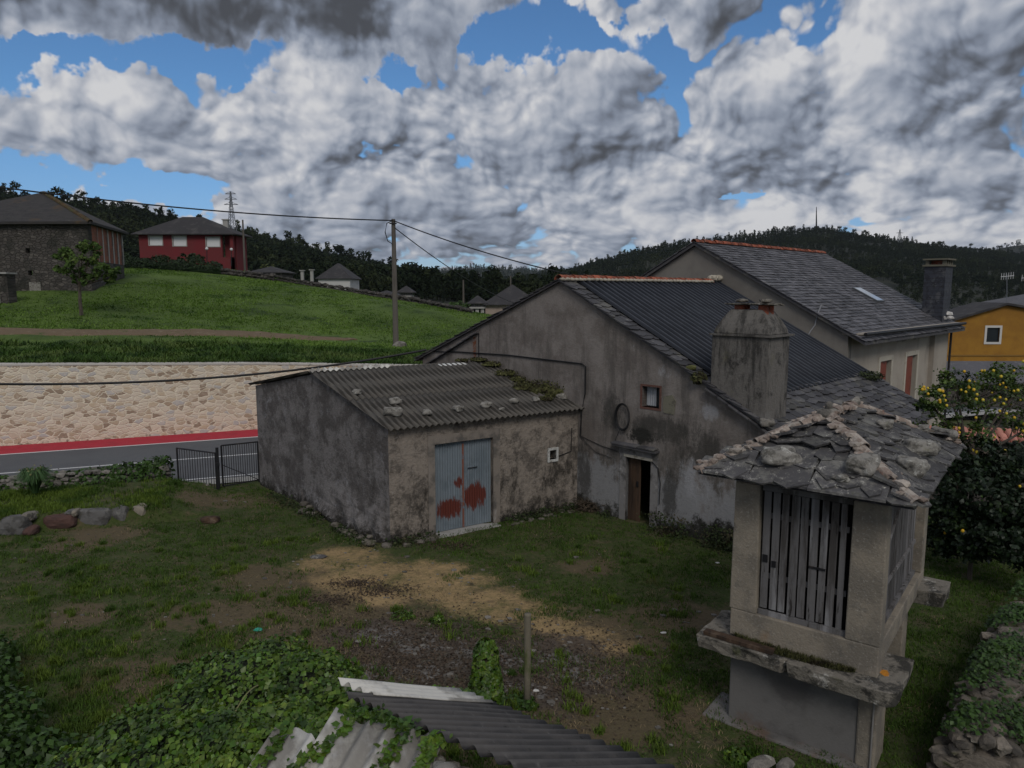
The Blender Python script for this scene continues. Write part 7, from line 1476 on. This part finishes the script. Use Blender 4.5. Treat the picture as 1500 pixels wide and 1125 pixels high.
m_citl = mat('citrus leaf', (.062, .100, .020), [dict(col=(.11, .145, .030), scale=2.5, lo=.52, hi=.64), dict(col=(.014, .030, .008), scale=1.8, lo=.5, hi=.62)], bump=0, island=.5, rough=.45, trans=.18)
m_fruit = mat('lemon skin', (.58, .44, .04), [dict(col=(.55, .33, .02), scale=2, lo=.48, hi=.6)], bump=.1, rough=.5)
def crown_tree(name, label, base, trunk_h, blobs, leaf, size, n_per, mleaf, mtrunk, seed, fruit=0, group=None, r0=.10, core=.0, cat='tree'):
    o = thing(name, label, cat, base, group); rs = np.random.default_rng(seed); r_ = random.Random(seed); base = V3(base); mb = MB()
    top = base+UPZ*trunk_h; mb.tube([base-UPZ*.2, base.lerp(top, .5)+V3((r_.uniform(-.1, .1), 0, 0))*trunk_h*.4, top], r0, 8, r2=r0*.7)
    for (c, r) in blobs:
        c = V3(c); mid = top.lerp(c, .5)+V3((r_.uniform(-.1, .1), r_.uniform(-.1, .1), .1))*r[0]; mb.tube([top, mid, c], r0*.55, 6, r2=r0*.15)
        for k in range(6):
            d = V3((r_.gauss(0, 1), r_.gauss(0, 1), r_.gauss(0, .8))).normalized(); mb.tube([mid.lerp(c, r_.random()), c+V3((d.x*r[0], d.y*r[1], d.z*r[2]))*.85], r0*.16, 4, r2=r0*.04)
    mb.build('trunk', mtrunk, o); mb = MB()
    for (c, r) in blobs:
        # many leaf clusters with gaps between them
        m_ = max(6, int(n_per/28)); d = rs.normal(size=(m_, 3)); d /= np.linalg.norm(d, axis=1, keepdims=True); cc = np.array(tuple(c))+d*np.array(r)*(rs.uniform(.35, 1.0, m_)**.6)[:, None]
        k = 28; P = np.repeat(cc, k, 0)+rs.normal(size=(m_*k, 3))*np.array(r)*.13; Nn = np.repeat(d, k, 0)+rs.normal(size=(m_*k, 3))*.7+np.array([0, 0, .4]); leaf_cloud(mb, P, Nn, size, sizevar=.4, rs=rs, shape=leaf)
    mb.build('crown', mleaf, o)
    for k in range(fruit):
        c, r = blobs[r_.randrange(len(blobs))]; d = V3((r_.gauss(0, 1), r_.gauss(-.6, 1), r_.gauss(.35, 1))).normalized(); q = V3(c)+V3((d.x*r[0], d.y*r[1], d.z*r[2]))*r_.uniform(.85, 1.08)
        f = MB(); bm = bmesh.new(); bmesh.ops.create_icosphere(bm, subdivisions=2, radius=r_.uniform(.026, .040)); f.add([V3((v.co.x, v.co.y, v.co.z*1.15))+q for v in bm.verts], [tuple(v.index for v in fa.verts) for fa in bm.faces]); bm.free(); f.build('fruit', m_fruit, o, smooth=True)
    return o
m_bark = mat('bark', (.085, .070, .055), [dict(col=(.045, .038, .03), scale=5, stretch=(1, 1, .3), lo=.48, hi=.6)], bump=.5)
lb_ = []
for (px, py, Y, r) in ((1395, 590, 17.5, .75), (1440, 575, 17.8, .7), (1480, 600, 18, .75), (1375, 630, 17.2, .5), (1420, 640, 17.3, .6), (1465, 555, 18.2, .5), (1500, 560, 18.5, .7), (1400, 560, 17.9, .45), (1360, 585, 17.0, .40), (1520, 620, 18, .7)):
    q = gy(px, py, Y); lb_.append(((q.x, q.y, q.z), (r, r, r*.75)))
cb_ = gz(1440, 800); crown_tree('citrus_tree', 'citrus tree full of small yellow fruit behind the granary roof', (lb_[4][0][0]+.2, 17.6, -.05), 2.3, lb_, 'leaf', .075, 520, m_citl, m_bark, 3, fruit=72, r0=.09)
bl2 = []
for (px, py, Y, r) in ((1400, 700, 15.8, .65), (1440, 720, 15.5, .7), (1480, 740, 15.2, .8), (1380, 740, 16, .5), (1430, 770, 15.6, .6), (1500, 690, 16, .7), (1520, 790, 14.6, .7), (1385, 690, 16.6, .5), (1370, 700, 16.8, .6), (1400, 760, 15.9, .6), (1455, 790, 15.2, .65), (1490, 800, 14.8, .6), (1420, 795, 15.6, .5), (1385, 790, 16.2, .5), (1470, 680, 16.4, .7), (1430, 670, 16.6, .6), (1510, 740, 15.2, .8)):
    q = gy(px, py, Y); bl2.append(((q.x, q.y, max(q.z, .3)), (r, r, r*.8)))
m_bushd = mat('dark laurel leaf', (.011, .022, .008), [dict(col=(.035, .06, .015), scale=2, lo=.56, hi=.68)], bump=0, island=.5, rough=.5, trans=.1)
crown_tree('laurel_bush', 'dark laurel bush under the citrus tree, right of the granary', (bl2[1][0][0], 15.7, 0), .5, bl2, 'leaf', .09, 900, m_bushd, m_bark, 4, fruit=9, r0=.06, cat='bush')
# boundary wall with terracotta coping behind the citrus tree
a, b = gy(1365, 640, 21.5), gy(1620, 650, 20); o = thing('coped_wall', 'dark wall topped with pink terracotta tiles behind the citrus tree', 'wall', (a.x, a.y, 0)); mb = MB(); d = A2(b)-A2(a); n = V3((-d.y, d.x, 0)).normalized()
mb.hexa([A2(a)-UPZ, A2(b)-UPZ, A2(b)+n*.4-UPZ, A2(a)+n*.4-UPZ], [a-UPZ*.1, b-UPZ*.1, b+n*.4-UPZ*.1, a+n*.4-UPZ*.1]); mb.build('wall', m_barn, o)
mb = MB(); L = d.length; du = d/L
for k in range(int(L/.23)): q = a.lerp(b, k*.23/L); ridge_tiles(mb, q+n*.55+UPZ*.22, q-n*.22+UPZ*.02, r=.11, ln=.42, seed=k)
mb.build('coping_tiles', mat('pink terracotta', (.46, .20, .15), [dict(col=(.30, .12, .09), scale=3, lo=.5, hi=.62)], bump=.2, island=.2), o)
# young tree in the meadow
tb = gy(120, 465, 52); bs = []
for (px, py, r) in ((118, 385, .95), (98, 372, .75), (135, 375, .8), (150, 395, .8), (168, 397, .5), (110, 403, .7), (130, 410, .6), (92, 395, .5), (120, 360, .6), (142, 362, .4), (160, 408, .5)):
    q = gy(px, py, 52); bs.append(((q.x, 52+.3*math.sin(px), q.z), (r, r, r*.75)))
crown_tree('young_tree', 'small leafy tree in the meadow in front of the stone barn', tuple(tb), 2.2, bs, 'leaf', .17, 380, mat('young tree leaf', (.060, .105, .022), [dict(col=(.10, .14, .035), scale=1.2, lo=.5, hi=.64)], bump=0, island=.5, trans=.25), m_bark, 8, r0=.14)
for k, (px, yt, yb, Y, wd_, lb, mm) in enumerate(((395, 386, 404, 130, 2.2, 'yellow green bush behind the outbuilding right of the red house', (.07, .085, .025)), (664, 440, 456, 95, 2.0, 'green bush beyond the right end of the meadow', (.04, .075, .02)), (280, 370, 386, 96, 1.4, 'dark cycad-like bush before the red house wall', (.025, .04, .015)), (232, 376, 388, 95, 1.5, 'low green bush at the left front of the red house', (.02, .035, .012)))):
    q = gy(px, (yt+yb)/2, Y); qb = gy(px, yb, Y); r = (yb-yt)/1060*Y/2; crown_tree('garden_bush', lb, (q.x, Y, qb.z-.8), .6, [((q.x+dx*wd_*.5, Y, q.z+dz*r*.3), (wd_*.7, wd_*.6, r*.95)) for dx, dz in ((-1, -.5), (0, .3), (1, -.3))], 'quad', .30, 260, mat('bush leaf', mm, bump=0, island=.5), m_bark, 20+k, cat='bush', group='bushes beyond the meadow')
# hedge line and scattered trees below the left hill

# ------------------------------------------------------------------ the air between here and the hills
mb = MB(); mb.obox(V3((-9500, -9400, -60)), V3((19000, 0, 0)), V3((0, 19000, 0)), V3((0, 0, 460))); hz_ = mb.build('haze', None, None)
mh_ = bpy.data.materials.new('haze'); mh_.use_nodes = True; nt = mh_.node_tree; nt.nodes.clear(); o_ = nt.nodes.new('ShaderNodeOutputMaterial'); pv = nt.nodes.new('ShaderNodeVolumePrincipled')
pv.inputs['Color'].default_value = (.80, .88, 1.0, 1); pv.inputs['Density'].default_value = HAZE; nt.links.new(pv.outputs[0], o_.inputs['Volume']); hz_.data.materials.append(mh_); tag(hz_, 'faint pale haze between the yard and the far hills', 'haze', kind='stuff')
